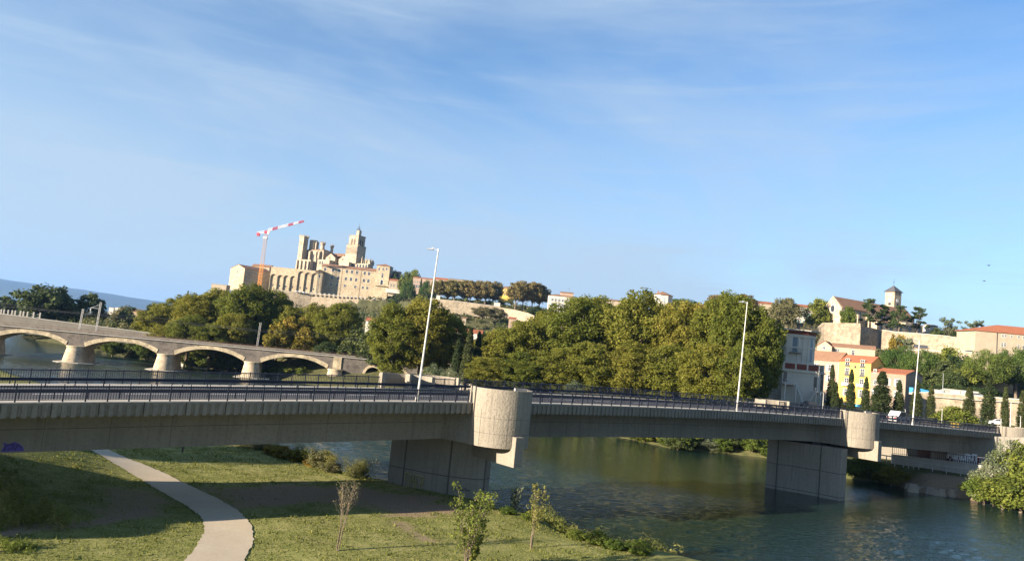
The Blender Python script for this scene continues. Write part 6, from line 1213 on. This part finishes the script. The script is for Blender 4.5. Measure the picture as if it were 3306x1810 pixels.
m = MB(); m.sweep([[(FWd * .52 + (1.25 + e) * cos(t), yy, ch_e - .6 + (1.9 + e) * sin(t)) for e, yy in ((0, -.16), (.4, -.16), (.4, 0), (0, 0))] for t in np.linspace(0, 2 * pi, 21)]); m.build('stone_surround', PLW, ow_)
link('door', MB().box(-.8, .8, -.05, .05, 0, 2.6).mesh('door', GLASS), chu, (FWd * .5, 0, 3.2))
for k in range(7):
    m = MB(); yb = 2 + k * 9; m.box(FWd, FWd + 2.0, yb, yb + 1.6, -4, ch_e - 2.5 - .001); m.build('buttress', STONEL, chu)
m = MB(); m.box(FWd, FWd + 5.5, 22, NL + 4, -4, ch_e - 5); m.box(FWd - 1, FWd + 5.5, 46, NL + 9, -4, ch_e - 3.2); sa = m.build('side_chapels', STONEL, chu); 
m = MB(); m.add([(FWd, 22, ch_e - 3), (FWd, 46, ch_e - 3), (FWd + 6, 46, ch_e - 4.9), (FWd + 6, 22, ch_e - 4.9)], [(0, 1, 2, 3)]); m.build('chapel_roof', TILE, chu)
for k in range(5): cwin(chu, FWd + 5.5, 25 + k * 8.4, 4.0, 2.0, 4.6, pi / 2)
for k in range(4): cwin(chu, FWd, 5 + k * 9 + 1.2, 8.5, 1.3, 3.6, pi / 2)
tq = cC(905, 260, 425); ctz = tq.z; CTA = radians(-58); ct0 = cC(840, 300, 430); twr = MB(); th_ = cC(845, 158, 430).z - chz
def toch(p): d_ = p - Vector((f0.x, 402, chz)); return (d_.x * cos(CHA) + d_.y * sin(CHA), -d_.x * sin(CHA) + d_.y * cos(CHA))
tx, ty = toch(ct0); twr.box(tx, tx + 5.8, ty, ty + 6.2, 0, th_); ct = twr.build('clock_tower', STONEL, chu)
m = MB(); roofmesh(m, 5.8, 6.2, th_, 3.9, 'pyr', .7, tx, ty); m.build('slate_roof', SLATE, ct)
m = MB(); m.tube([(tx + 2.9, ty + 3.1, th_ + 3.6), (tx + 2.9, ty + 3.1, th_ + 7.6)], .08, 5); m.box(tx + 2.3, tx + 3.5, ty + 3.05, ty + 3.15, th_ + 5.6, th_ + 5.8); m.build('weather_vane', IRON, ct)
for side, (qx, qy, ro) in {'f': (tx + 2.9, ty, 0), 'r': (tx + 5.8, ty + 2.9, pi / 2)}.items():
    cl = MB(); cl.yprism([(1.05 * cos(2 * pi * k / 20), 1.05 * sin(2 * pi * k / 20)) for k in range(20)], -.08, .02); f_ = cl.build('clock_face', CREDW, ct, loc=(qx, qy, th_ - 5.0), rot=ro); h_ = MB(); h_.box(-.05, .05, -.12, -.09, 0, .85); h_.box(-.5, 0, -.12, -.09, -.05, .05); h_.build('clock_hands', IRON, f_)
    o2 = link('belfry_opening', MB().box(-.8, .8, -.05, .02, 0, 1.5).mesh('belfry_opening', GLASS), ct, (qx, qy, th_ - 8.0), ro)
for k in (-1.6, 1.2): link('slit_opening', MB().box(-.3, .3, -.05, .02, 0, 1.8).mesh('slit_opening', GLASS), ct, (tx + 5.8, ty + 3.1 + k * .8, th_ - 2.1), pi / 2)
# --- barracks at the right edge
b0 = cC(1985, 900, 322); bt0 = cC(2240, 655, 316); ze = cC(2235, 662, 316).z
bk = thing('barracks', 'long cream building with red hipped roof and paired small windows at the right edge', 'building', (cC(2235, 900, 316).x, 316, b0.z - 6), radians(-4)); Hb = ze - (b0.z - 6)
m = MB(); m.prism([(0, 0), (42, 0), (42, 12), (-10.5, 12), (-9.0, 0)], -5, Hb); m.build('wall', PLC, bk)
m = MB(); rb = [(-.1, -.5), (42.5, -.5), (42.5, 12.5), (-19, 12.5), (-9.4, -.5)]; m.add([(-10, -.5, Hb), (42.5, -.5, Hb), (42.5, 12.5, Hb), (-11.5, 12.5, Hb), (3, 6, Hb + 3.6), (36, 6, Hb + 3.6)], [(0, 1, 5, 4), (1, 2, 5), (2, 3, 4, 5), (3, 0, 4)]); m.add([(x, y, Hb - .15) for x, y in ((-10, -.5), (42.5, -.5), (42.5, 12.5), (-11.5, 12.5))] + [(x, y, Hb) for x, y in ((-10, -.5), (42.5, -.5), (42.5, 12.5), (-11.5, 12.5))], [(0, 1, 5, 4), (1, 2, 6, 5), (2, 3, 7, 6), (3, 0, 4, 7), (3, 2, 1, 0)]); m.build('roof', TILER, bk)
wm = winmesh(.75, 1.1).mesh('window', [GLASS, WFR, SHUT]); wl = winmesh(.75, 1.6).mesh('window', [GLASS, WFR, SHUT])
for x, y in ((2308, 712), (2340, 712), (2412, 720), (2498, 728), (2558, 735)): q = cC(x, y + 12, 316); link('window', wm, bk, (q.x - bk.location.x, 0, q.z - bk.location.z))
for x, y in ((2300, 822), (2333, 822), (2492, 848), (2552, 852), (2580, 856)): q = cC(x, y + 20, 316); link('window', wl, bk, (q.x - bk.location.x, 0, q.z - bk.location.z))
m = MB(); m.box(-.15, .0, -.2, 0, -2, Hb - .2); m.build('rain_pipe', IRON, bk)
a = cB(1530, 600, 385); house('white_chapel_house', 'tiny white house end right of the church', 'house', (a.x, 385, a.z - 3), 0, 4.5, 6, cB(1535, 522, 385).z - a.z + 3, 'gx', .8, PLW, TILE, [])
a = cB(1400, 745, 325); house('dark_roof_shed', 'grey house with dark gable roof poking above the left pine', 'house', (a.x, 325, a.z - 3), radians(-20), 4.4, 4, cB(1400, 736, 325).z - a.z + 3, 'gx', 1.3, PLG, SLATE, [])
# --- stone road wall on the right, road above
rw_ = wallrun('road_retaining_wall', 'long coursed stone retaining wall behind the cypresses, street on top', [cD(900, 790, 212), cD(1190, 790, 211), cD(1700, 830, 208), cD(2566, 900, 203), at(3420, 1300, 198)], 1.2, RUBBLE, 12, True)
m = MB(); P_ = [cD(1190, 850, 210.5), cD(1700, 890, 207.5), cD(2566, 945, 202.5), at(3420, 1310, 197.4)]; m.sweep([[(p.x - rw_.location.x, p.y - rw_.location.y - .2, p.z - rw_.location.z), (p.x - rw_.location.x, p.y - rw_.location.y + .3, p.z - rw_.location.z), (p.x - rw_.location.x, p.y - rw_.location.y + .3, p.z - rw_.location.z + .2), (p.x - rw_.location.x, p.y - rw_.location.y - .2, p.z - rw_.location.z + .2)] for p in P_]); m.build('string_course', CONCL, rw_)
# cars
def car(label, loc, rot, col, group=None, s=1.0, van=False):
    o = thing('parked_car', label, 'car', tuple(loc), rot, group); o.scale = (s, s, s); H_ = 1.9 if van else 1.45
    prof = [(-2.05, .32), (-2.1, .7), (-1.95, .92), (-1.15, 1.0), (-.55, H_ - .02), (.95, H_), (1.75, 1.02), (2.05, .95), (2.1, .35)]
    m = MB(); m.yprism(prof, -.82, .82); m.build('body', col, o)
    m = MB(); m.yprism([(-1.0, 1.03), (-.5, H_ - .1), (.9, H_ - .08), (1.55, 1.04)], -.835, .835); m.box(-.02, .04, -.85, .85, 1.0, H_ - .02); m.build('side_window', GLASS, o)
    wmh = MB(); wmh.add([(.32 * cos(a), y, .32 * sin(a)) for y in (-.11, .11) for a in np.linspace(0, 2 * pi, 15)[:-1]], [tuple(range(14)), tuple(range(14, 28))[::-1]] + [((i + 1) % 14, i, 14 + i, 14 + (i + 1) % 14) for i in range(14)]); me_ = wmh.mesh('wheel', IRON)
    for x in (-1.3, 1.3):
        for y in (-.76, .76): link('wheel', me_, o, (x, y, .32))
    for y in (-.6, .6): link('headlight', MB().box(-2.11, -2.0, y - .16, y + .16, .6, .76).mesh('headlight', WFR), o); link('tail_light', MB().box(2.0, 2.11, y - .16, y + .16, .75, .9).mesh('tail_light', CRED), o)
    return o
CW = plain('car_white', (.55, .55, .55), .25, var=.02); CDK = plain('car_dark', (.03, .035, .045), .25, var=.02); CSV = plain('car_silver', (.4, .41, .42), .25, .4, .02)
car('white hatchback driving on the bridge behind the right railing', bl(118.5, 4.2, dz(118.5) - .13), BA + pi, CW, van=True)
q = cD(1840, 440, 262); car('dark car on the ramp road left of the big umbrella pine', (q.x, 262, q.z), radians(-10), CDK)
RM = thing('ramp_road_bank', 'pale retaining kerb of the ramp road climbing between the pines', 'wall', (q.x, 262, q.z), 0); m = MB(); m.box(-7, 12, -1.8, 3, -7, -.02); m.build('masonry', RUBBLE, RM); m = MB(); m.tube([(3, -1.9, .5), (6, -3, -1.0), (8.6, -5, -4.5)], .16, 5); m.build('sloped_coping', PLW, RM)
q = cD(1870, 815, 210.6); car('silver car roof just above the stone road wall', (q.x, 212.2, q.z - 1.0), radians(-4), CSV)
q = cD(1720, 160, 303); car('dark car parked under the long rampart', (q.x, 303, q.z - 1.0), radians(-4), CDK)
q = cD(2160, 1195, 165); car('white car on the street at the far right behind the bridge railing', (q.x, 165, q.z - 1.25), radians(-8), CW)
q = cD(2060, 1185, 168); car('black car just left of the white one at the far right', (q.x - 1.5, 168, q.z - 1.3), radians(-8), CDK)
q = cA(670, 1250, 168); car('dark car parked at the foot of the mill stairs', (q.x, 168, q.z - .8), radians(10), CDK)
q = cD(1040, 790, 214.5); tk = thing('covered_truck', 'truck with bright blue tarpaulin behind the stone road wall', 'truck', (q.x, 215, q.z - 1.0), radians(-4)); MB().box(-3.2, 3.6, -1.2, 1.2, .3, .8).build('bed', PLW, tk); m = MB(); m.yprism([(-3.2, .8), (3.4, .8), (2.9, 1.6), (-1.2, 2.2), (-3.2, 2.3)], -1.2, 1.2); m.build('tarpaulin', plain('blue_tarpaulin', (.05, .27, .55), .6), tk); MB().box(3.7, 5.4, -1.1, 1.1, .5, 2.4).build('cab', SHUT, tk)
for i, (x, w_, c) in enumerate(((1265, 2.4, PLW), (1380, 2.0, CONCL), (1620, 9.5, PLW), (1480, 4.6, PLW))): q = cD(x, 790 + (x - 1265) * .02, 213.5); o = thing('site_wall_block', '%s pale low block from the left on top of the stone road wall' % ordn[i], 'wall block', (q.x, 214, q.z), radians(-4), 'pale blocks on the road wall'); MB().box(-w_ / 2, w_ / 2, -.3, .3, -1, .9).build('block', c, o); MB().box(-w_ / 2 - .05, w_ / 2 + .05, -.35, .35, .9, 1.0).build('cap', CONCL, o)
# pale cabin and skip seen through the right railing
q = at(2950, 1383, 140); cb_ = thing('site_cabin', 'long pale cabin with dark window band seen through the right railing', 'cabin', (q[0], q[1], q[2] - .6), radians(4)); MB().box(0, 5.2, 0, 2.4, 0, 1.9).build('wall', PLG, cb_); MB().box(-.1, 2.75, -.1, 2.5, 1.9, 2.05).build('roof', CONCL, cb_); MB().box(2.8, 5.3, -.1, 2.5, 1.9, 2.2).build('white_roof', PLW, cb_); MB().box(.3, 2.5, -.03, 0, .5, 1.6).build('window_band', GLASS, cb_)
q = cD(1522, 1240, 152); yb = thing('yellow_box', 'small yellow box at the foot of the yellow-green shrub', 'box', (q.x, 152, q.z - 1.6), 0); MB().box(-.55, .55, -.4, .4, 0, 1.5).build('body', plain('yellow_box_paint', (.7, .5, .05)), yb); MB().box(-.6, .6, -.45, .45, 1.5, 1.6).build('lid', plain('yellow_box_lid', (.6, .42, .05)), yb)
# small street poles on the right
for i, (x, yb_, yt, Y) in enumerate([(762, 1150, 1040, 160), (1318, 1215, 1030, 156), (1330, 775, 490, 214), (2360, 1225, 930, 160), (2215, 1300, 1180, 152), (2510, 1330, 1140, 150), (865, 1290, 1090, 150)]):
    a, b = (cD if i < 6 else cA)(x, yb_, Y), (cD if i < 6 else cA)(x, yt, Y); o = thing('street_pole', '%s thin street pole in the group behind the right end of the bridge' % ordn[i], 'pole', (a.x, Y, a.z - 1.0), 0, 'thin street poles behind the right railing'); h = b.z - a.z + 1.0
    MB().cyl(0, 0, 0, h, .13 if i == 3 else .09, .07 if i == 3 else .05, 8).build('shaft', POLE if i != 2 else GALV, o); MB().box(-.35, .05, -.05, .05, h, h + .08).build('top_arm', GALV, o)
# ============================================================ QUAY UNDER THE RIGHT SPAN
E1 = lambda x, y, Y: at(2500 + x * .3759, 1280 + y * .3759, Y)
def slabrun(m, P_, y0, y1, dz0, dz1, org): m.sweep([[(p[0] - org.x, p[1] + y0 - org.y, p[2] + dz0 - org.z), (p[0] - org.x, p[1] + y1 - org.y, p[2] + dz0 - org.z), (p[0] - org.x, p[1] + y1 - org.y, p[2] + dz1 - org.z), (p[0] - org.x, p[1] + y0 - org.y, p[2] + dz1 - org.z)] for p in P_])
k0 = [E1(1015, 500, 131), E1(1280, 530, 129), E1(1840, 600, 123), E1(2150, 650, 119)]
qw = thing('quay_wall', 'low pale quay wall with railing under the right span', 'wall', tuple(k0[0]), 0); m = MB(); slabrun(m, k0, 0, .4, -5.0, 0, k0[0]); m.build('masonry', CONCL, qw); m = MB(); slabrun(m, k0, -.1, .5, 0, .12, k0[0]); m.build('coping', CONCL, qw)
m = MB(); slabrun(m, k0, .1, .16, 1.3, 1.38, k0[0]); slabrun(m, k0, .1, .16, .3, .36, k0[0])
for a, b in zip(k0[:-1], k0[1:]):
    n_ = int((b - a).length / .3)
    for i in range(n_): p = a.lerp(b, i / n_) - k0[0]; e = .05 if i % 7 == 0 else .015; m.box(p.x - e, p.x + e, p.y + .11, p.y + .15, p.z + .1, p.z + 1.35)
m.build('quay_railing', RAIL, qw)
k1 = [E1(880, 430, 139), E1(1230, 445, 136.5), E1(1340, 450, 135.5), E1(1475, 455, 132), E1(1760, 465, 129.8), E1(1960, 470, 128.2), E1(2200, 480, 126)]
uw_ = thing('underpass_wall', 'back wall of the underpass with a dark red panel and white graffiti under the right span', 'wall', tuple(k1[0]), 0); m = MB(); slabrun(m, k1, 0, .5, -7, 2.5, k1[0]); m.build('masonry', CONC, uw_)
ga, gb2 = E1(1478, 590, 131.75), E1(1757, 597, 129.6); gz = E1(1475, 455, 131.8).z - ga.z; d = (gb2 - ga); ang = atan2(d.y, d.x); Lg = hypot(d.x, d.y)
g = MB().box(0, Lg, -.06, 0, 0, gz - .35).build('red_panel', plain('dark_red_wall_paint', (.10, .02, .02), .9), uw_, loc=ga - k1[0], rot=ang)
ha, hb = E1(1232, 530, 136.3), E1(1335, 540, 135.4); MB().box(0, (hb - ha).length, -.06, 0, 0, 4).build('red_brown_door', plain('red_brown_wall_paint', (.16, .055, .035), .9), uw_, loc=ha - k1[0], rot=atan2((hb - ha).y, (hb - ha).x))
GW = [[(.2, .4), (.3, 1.3), (.9, 1.4), (.8, .8), (.3, .9)], [(1.2, 1.4), (1.2, .5), (1.7, .4), (1.8, 1.4)], [(2.2, .4), (2.4, 1.4), (2.9, 1.3), (3.0, .4)], [(2.3, .9), (2.9, .9)], [(3.4, 1.4), (3.4, .4), (4.1, .5), (4.0, 1.3)], [(4.6, .4), (4.5, 1.4), (5.2, 1.2), (4.9, .9), (5.4, .5)], [(5.8, .5), (5.8, 1.4), (6.5, 1.4), (6.6, .5)]]
sxk = Lg / 7.2; m = strokes([[(x * sxk, z * 1.0 + 1.05) for x, z in l] for l in GW], .34); g2 = m.build('white_graffiti', GWHT, g, loc=(0, -.08, 0)); g2['label'] = 'row of fat white spray-painted bubble letters'
m = strokes([[(x * sxk, .8 + .15 * (i % 2)), (x * sxk, 1.35)] for i, x in enumerate(np.linspace(.7, 6.6, 16))], .14); m.build('white_drips', GWHT, g, loc=(0, -.085, 0))
k2 = [E1(890, 530, 128), E1(1110, 565, 126.5), E1(1240, 600, 125), E1(1600, 650, 122), E1(1800, 690, 120)]
qr = thing('towpath_rail', 'low pipe rail along the towpath beneath the quay wall', 'railing', tuple(k2[0]), 0); m = MB(); 
m.tube([tuple(p - k2[0] + Vector((0, 0, .7))) for p in k2], .09, 6); m.build('pipe', CONCL, qr)
for a, b in zip(k2[:-1], k2[1:]):
    for i in range(3): MB().box(-.06, .06, -.05, .05, -1.2, .7).build('stanchion', CONCL, qr, loc=a.lerp(b, i / 3) - k2[0])
rk = random.Random(4); RK = rock('bank_rock', (.24, .2, .16), (.33, .28, .22), (.15, .13, .1), .5, 2, .95, .6, .1)
for i in range(14):
    px = 2930 + i * 18; p = onz(px, np.interp(px, [2925, 3180], [1572, 1600]) + rk.uniform(-8, 6), .4); m = MB(); n_ = 7; s_ = rk.uniform(.5, 1.3)
    pl_ = [(s_ * rk.uniform(.7, 1.2) * cos(a), s_ * rk.uniform(.6, 1.0) * sin(a)) for a in np.linspace(0, 2 * pi, n_ + 1)[:-1]]; m.prism(pl_, -.5, s_ * rk.uniform(.4, .8), .35); o = m.build('bank_rock', RK); o.location = p; tag(o, '%s rough rock from the left on the shaded bank under the right span' % ordn[i], 'rock', 'rocks on the bank under the right span')
# ============================================================ NEAR BANK PLANTS
def clumps(name, mat, seed, pts, rr, nper, size, label, cat, zoff=.3, jit=.6, asp=(.12, .3), sq=1.4, kind='stuff', up=.2, hs=(0, .6)):
    r = random.Random(seed); C, R_ = [], []
    for (x, y, n_, sp) in pts:
        for i in range(n_): a, b = x + r.gauss(0, sp), y + r.gauss(0, sp); C.append((a, b, tz(a, b) + zoff + r.uniform(*hs))); R_.append(r.uniform(*rr))
    rg = np.random.default_rng(seed); Q, t = leaves(rg, np.array(C), np.array(R_), nper, size, squash=sq, upb=up, aspect=asp); o = link(name, arrmesh(name, Q, len(Q), 4, mat, t)); tag(o, label, cat, None, kind); return o
shore = []
for i in range(3, 14):
    a, b = NS[i], NS[i + 1]; L = np.hypot(*(b - a)); n_ = max(1, int(L / .8))
    for k in range(n_):
        q = a + (b - a) * k / n_; nrm = np.array([b[1] - a[1], -(b[0] - a[0])]) / L; 
        shore.append((q[0] - nrm[0] * .5 * (-1), q[1] - nrm[1] * .5 * (-1)))
land = [(x, y) for x, y in shore]
clumps('shore_grass', L_GRASS, 201, [(x, y, 5, .7) for x, y in land if y < 80 and x > 2] , (.3, .75), 130, .26, 'tall rank grass along the near river bank', 'grass', .3, hs=(0, .5))
clumps('bank_weeds', L_GRASS, 202, [(x, y, 2, .5) for x, y in land if x < 2], (.2, .5), 100, .22, 'low weeds along the river edge by the first pier', 'grass', .15, hs=(0, .2))
def rp(px, py, z=1.0): q = onz(px, py, z); return q.x, q.y
clumps('dry_reeds', L_REED, 203, [(*rp(720 + i * 13, 1441 + i * 2.4), 4, .8) for i in range(11)], (.4, .8), 120, .3, 'dry reddish reeds at the water edge left of the yellow bushes', 'reeds', .5, asp=(.06, .14), sq=1.6)
for i, (px, py, R, H, kd, l) in enumerate([(880, 1478, 1.5, 2.0, 'yel0', 'low yellow bush at the river edge, leftmost'), (912, 1488, 1.6, 2.2, 'yel1', 'second yellow bush at the river edge'), (950, 1497, 1.6, 2.3, 'yel0', 'third yellow bush at the river edge, beside the tall green tuft'), (1035, 1522, 2.0, 3.4, 'dull0', 'tall green grey bush at the river edge before the pier'), (1065, 1536, 1.4, 2.0, 'dull1', 'smaller bush right of the tall green grey one'), (1150, 1556, 1.5, 2.4, 'dull0', 'round bush behind the bare young tree'), (1005, 1512, 1.3, 1.5, 'yel1', 'yellow patch of leaves left of the tall green grey bush'), (975, 1490, 1.7, 2.0, 'green0', 'green bush behind the yellow ones'), (845, 1462, 1.3, 1.4, 'dull1', 'low brownish bush right of the reeds')]):
    q = onz(px, py, 1.0); tree(kd, q.x, q.y, tz(q.x, q.y) - .1, H * .68, R * .85, l, name='bank_bush')
clumps('bank_rushes', L_GRASS, 209, [(*rp(px, py), n_, .7) for px, py, n_ in ((790, 1458, 8), (850, 1468, 8), (900, 1480, 8), (960, 1490, 10), (1010, 1508, 9), (1040, 1520, 14), (1068, 1534, 8), (1110, 1545, 6), (1150, 1556, 12), (1170, 1562, 6))], (.35, .9), 130, .2, 'wispy green rushes between the yellow bank bushes', 'rushes', .6, asp=(.08, .2), hs=(0, .9))
for i, (px, py, R, H) in enumerate([(1860, 1752, .9, 1.0), (1925, 1768, 1.1, 1.2), (1985, 1788, 1.0, 1.0), (2060, 1800, 1.2, 1.1), (1640, 1672, .8, .9), (1705, 1690, .7, .9)]):
    q = onz(px, py, 1.0); tree('green%d' % (i % 2), q.x, q.y, tz(q.x, q.y) - .15, H, R, '%s low leafy clump from the left at the lower right lawn edge' % ordn[i] if i < 4 else 'low leafy clump at the water edge, %s of the slender young tree' % ('left' if i == 4 else 'right'), name='shore_bush')
# bright clumps at the left, in the gap of the shadow
clumps('rough_grass', L_GRASS, 204, [(*rp(px, py, 1.9), 7, .6) for px, py in [(10, 1660), (40, 1670), (60, 1655), (90, 1672), (120, 1680), (30, 1690), (150, 1688), (70, 1690), (185, 1694), (0, 1640)]], (.3, .6), 150, .2, 'rough bright grass clump at the left picture edge', 'grass', .2)
clumps('ground_weeds', L_GREEN, 205, [(*rp(px, py, 1.5), 5, .35) for px, py in [(15, 1760), (45, 1775), (60, 1765), (25, 1790), (80, 1780), (100, 1772), (5, 1775)]], (.12, .3), 90, .14, 'dark green broad-leaved weeds low at the bottom left', 'weeds', .06, hs=(0, .1))
# lawn tufts : short blades over the near lawn, one uncountable mass
rg = np.random.default_rng(300); n_ = 210000; X = rg.uniform(-42, 12, n_); Y = rg.uniform(42, 98, n_); Z = terrain(X, Y); PLp = np.r_[A, B[::-1]]
dd = np.max([trail(X, Y, P_, w_) for P_, w_ in TR], axis=0); ok = (dd + rg.normal(size=n_) * .28 < .5) & (Z > .9) & ~inpoly(X, Y, PLp * 1.0) & (np.abs(X / Y) < .8) & (fnoise(X, Y, .8, 7) + rg.normal(size=n_) * .5 > -.3); X, Y, Z = X[ok], Y[ok], Z[ok]; n_ = len(X)
ang = rg.random(n_) * 6.28; big = fnoise(X, Y, 2.3, 3) + rg.normal(size=n_) * .3 > .75; h = rg.uniform(.03, .10, n_) * np.where(big, 2.2, 1); wd = rg.uniform(.02, .06, n_) * np.where(big, 1.5, 1); lx, ly = rg.normal(size=n_) * .04, rg.normal(size=n_) * .04
Vt = np.stack([np.stack([X - wd * np.cos(ang), Y - wd * np.sin(ang), Z - .01], 1), np.stack([X + wd * np.cos(ang), Y + wd * np.sin(ang), Z - .01], 1), np.stack([X + lx, Y + ly, Z + h], 1)], 1)
tag(link('lawn_grass', arrmesh('lawn_grass', Vt, n_, 3, L_GRASS, np.repeat(rg.random(n_) * .7, 3))), 'short dry mown grass of the riverside lawn', 'grass', None, 'stuff')
# bare young tree, saplings
def twiggy(name, label, base_, H, seed, nst=5, spread_=.35, r0=.03, leaf=None, nleaf=0, lsize=.1, zlo=.3, branch=8, guard=False, lean=.0):
    r = random.Random(seed); o = thing(name, label, 'young tree', tuple(base_), 0); m = MB(); tips = []
    for s_ in range(nst):
        a = 2 * pi * s_ / nst + r.uniform(-.3, .3); sp = spread_ * r.uniform(.5, 1.2) * H * .22; hh = H * r.uniform(.82, 1.0); pts = []
        for k in range(7): f = k / 6; pts.append((.06 * cos(a) + sp * f ** 1.7 * cos(a) + lean * f * H + r.gauss(0, .02), .06 * sin(a) + sp * f ** 1.7 * sin(a) + r.gauss(0, .02), hh * f))
        m.tube(pts, [r0 * (1.1 - .9 * k / 6) for k in range(7)], 5); tips += pts[3:]
        for b in range(branch):
            f = r.uniform(zlo, .97); k = int(f * 6); p0_ = Vector(pts[k]).lerp(Vector(pts[min(6, k + 1)]), f * 6 - k); a2 = r.uniform(0, 6.28); ll = r.uniform(.25, .6) * H * .22 * (1.3 - f) * 1.6; p1_ = p0_ + Vector((ll * .6 * cos(a2), ll * .6 * sin(a2), ll * .8)); p2_ = p1_ + Vector((ll * .35 * cos(a2), ll * .35 * sin(a2), ll * .5)); m.tube([p0_, p1_, p2_], [r0 * .4, r0 * .25, r0 * .1], 4); tips += [tuple(p1_), tuple(p2_)]
    m.build('stems', BARK, o)
    if leaf is not None:
        rg = np.random.default_rng(seed); T = np.array(tips); T = T[T[:, 2] > zlo * H * .6]; Q, t = leaves(rg, T, rg.uniform(.12, .3, len(T)) * H / 5, nleaf, lsize, squash=1); link('foliage', arrmesh('foliage', Q, len(Q), 4, leaf, t), o)
    return o
q = onz(1090, 1777, 1.5); twiggy('bare_sapling', 'leafless multi-stemmed young tree standing alone on the lawn', (q.x, q.y, tz(q.x, q.y)), 4.9, 3, 6, .5, .03, L_DULL, 3, .08, .5, 14, lean=.05)
q = onz(1714, 1763, 1.5); twiggy('leafy_sapling', 'slender leafy young tree on the bank, right of the bushy one', (q.x, q.y, tz(q.x, q.y)), 4.6, 5, 3, .5, .035, L_GRASS, 18, .11, .2, 11, lean=.02)
q = onz(1500, 1850, 1.5); twiggy('bushy_sapling', 'bushy young tree rising from the bottom edge in front of the drum', (q.x, q.y, tz(q.x, q.y)), 5.3, 6, 7, 1.15, .035, L_GREEN, 13, .12, .15, 16, lean=.03)
q = onz(1500, 1830, 1.5); twiggy('low_leafy_bush', 'low leafy bush at the bottom edge under the bushy young tree', (q.x + .4, q.y + .2, tz(q.x, q.y)), 2.4, 9, 7, 1.3, .03, L_GREEN, 16, .13, .05, 12)
q = onz(588, 1462, 1.5); twiggy('small_round_sapling', 'small round young tree just below the girder right of the path', (q.x, q.y, tz(q.x, q.y)), 3.2, 12, 4, .8, .04, L_GREEN, 14, .16, .3, 9)
q = onz(163, 1478, 1.6); twiggy('shaded_sapling', 'thin bare young tree in the shade under the girder at the left', (q.x, q.y, tz(q.x, q.y)), 3.4, 14, 5, .5, .035, L_DULL, 2, .1, .3, 8)
q = onz(1660, 1665, .6); twiggy('water_edge_shrub', 'thin greyish shrub at the water edge left of the slender young tree', (q.x, q.y, .5), 2.6, 17, 5, .6, .025, L_OLIVE, 8, .12, .2, 8)
GRV = plain('white_plumage', (.8, .8, .78), .8)
for i, (px, py) in enumerate([(1752, 1672), (1768, 1683), (1778, 1669)]):
    q = onz(px, py, .1); o = thing('white_gull', 'white water bird at the river edge, %s from the left' % ordn[i], 'bird', (q.x, q.y, .0), radians(30 * i), 'white birds at the river edge'); m = MB(); m.tube([(-.32, 0, .16), (-.2, 0, .14), (0, 0, .13), (.16, 0, .17), (.26, 0, .26), (.3, 0, .36), (.38, 0, .38)], [.02, .08, .13, .11, .055, .05, .015], 8); m.build('body', GRV, o, smooth=True)
for i, (px, py, Y) in enumerate([(3192, 857, 120), (3178, 907, 130)]):
    q = at(px, py, Y); o = thing('flying_bird', ['upper dark bird gliding in the sky at the right', 'lower dark bird gliding in the sky at the right'][i], 'bird', tuple(q), radians(20), 'birds in the sky'); m = MB(); m.tube([(-.3, 0, 0), (-.1, 0, 0), (.12, 0, .02), (.28, 0, .03)], [.02, .07, .07, .015], 7)
    for s_ in (-1, 1): m.add([(-.1, 0, .03), (.12, 0, .03), (.06, s_ * .25, .12), (-.08, s_ * .48, .04), (-.14, s_ * .27, .09)], [(0, 1, 2, 4), (2, 3, 4)])
    m.build('body_and_wings', IRON, o)
# pier debris at the viaduct
q = onz(480, 1178, .2); m = MB(); 
for k in range(7): m.tube([(k * .5 - 1, 0, 0), (k * .6 - 2.4, .3 * k - .6, .5 + .15 * k)], [.12, .03], 5)
m.tube([(-4, 0, .1), (4.5, .4, .25)], [.14, .05], 6); o = m.build('driftwood', BARK); o.location = q; tag(o, 'dark driftwood caught on the footing of the second viaduct pier', 'driftwood')
# distant houses at the far left
a = at(395, 1060, 345); house('distant_pink_house', 'distant pinkish house between the trees left of the plane group', 'house', (a.x, 345, a.z - 6), radians(-20), 8, 8, at(395, 1002, 345).z - a.z + 6, 'gx', 1.2, PLP, TILE, [('f', (2, 5), 9, 1, 1.4)])
a = at(452, 1080, 320); house('distant_turret_house', 'pale tall house with brick upper storey at the left edge of the plane group', 'house', (a.x, 320, a.z - 4), radians(-30), 6.5, 8, at(458, 1020, 320).z - a.z + 4, 'gx', 1.5, PLC, TILE, [('f', (3,), 8, 1, 1.4)])
for i, px in enumerate((352, 372)): a = at(px, 996, 1500); house('distant_white_block', 'tiny white flat-roofed block %s on the plain before the hills' % ('on the left' if i == 0 else 'on the right'), 'house', (a.x, 1500, a.z - 8), 0, 9, 9, 10.5, 'flat', .2, PLW, CONCL, [])
a = at(562, 1100, 245); house('white_riverside_house', 'small white house end between the plane trunks above the viaduct', 'house', (a.x, 246, a.z - 4), 0, 3.6, 5, 7.5, 'gx', .8, PLW, TILE, [])
# ============================================================ HAZE
HZM, n, o = newmat('air'); vp = N(n, 'ShaderNodeVolumePrincipled'); vp.inputs['Density'].default_value = HAZE; vp.inputs['Color'].default_value = (.3, .55, 1, 1); vp.inputs['Anisotropy'].default_value = .2
n.links.new(vp.outputs[0], o.inputs['Volume'])
if HAZE > 0: tag(MB().box(-15900, 15900, -299, 16900, -5, 520).build('haze', HZM), 'thin blue air between the camera and the far hills', 'haze', None, 'stuff')
print('objects', len(bpy.data.objects))
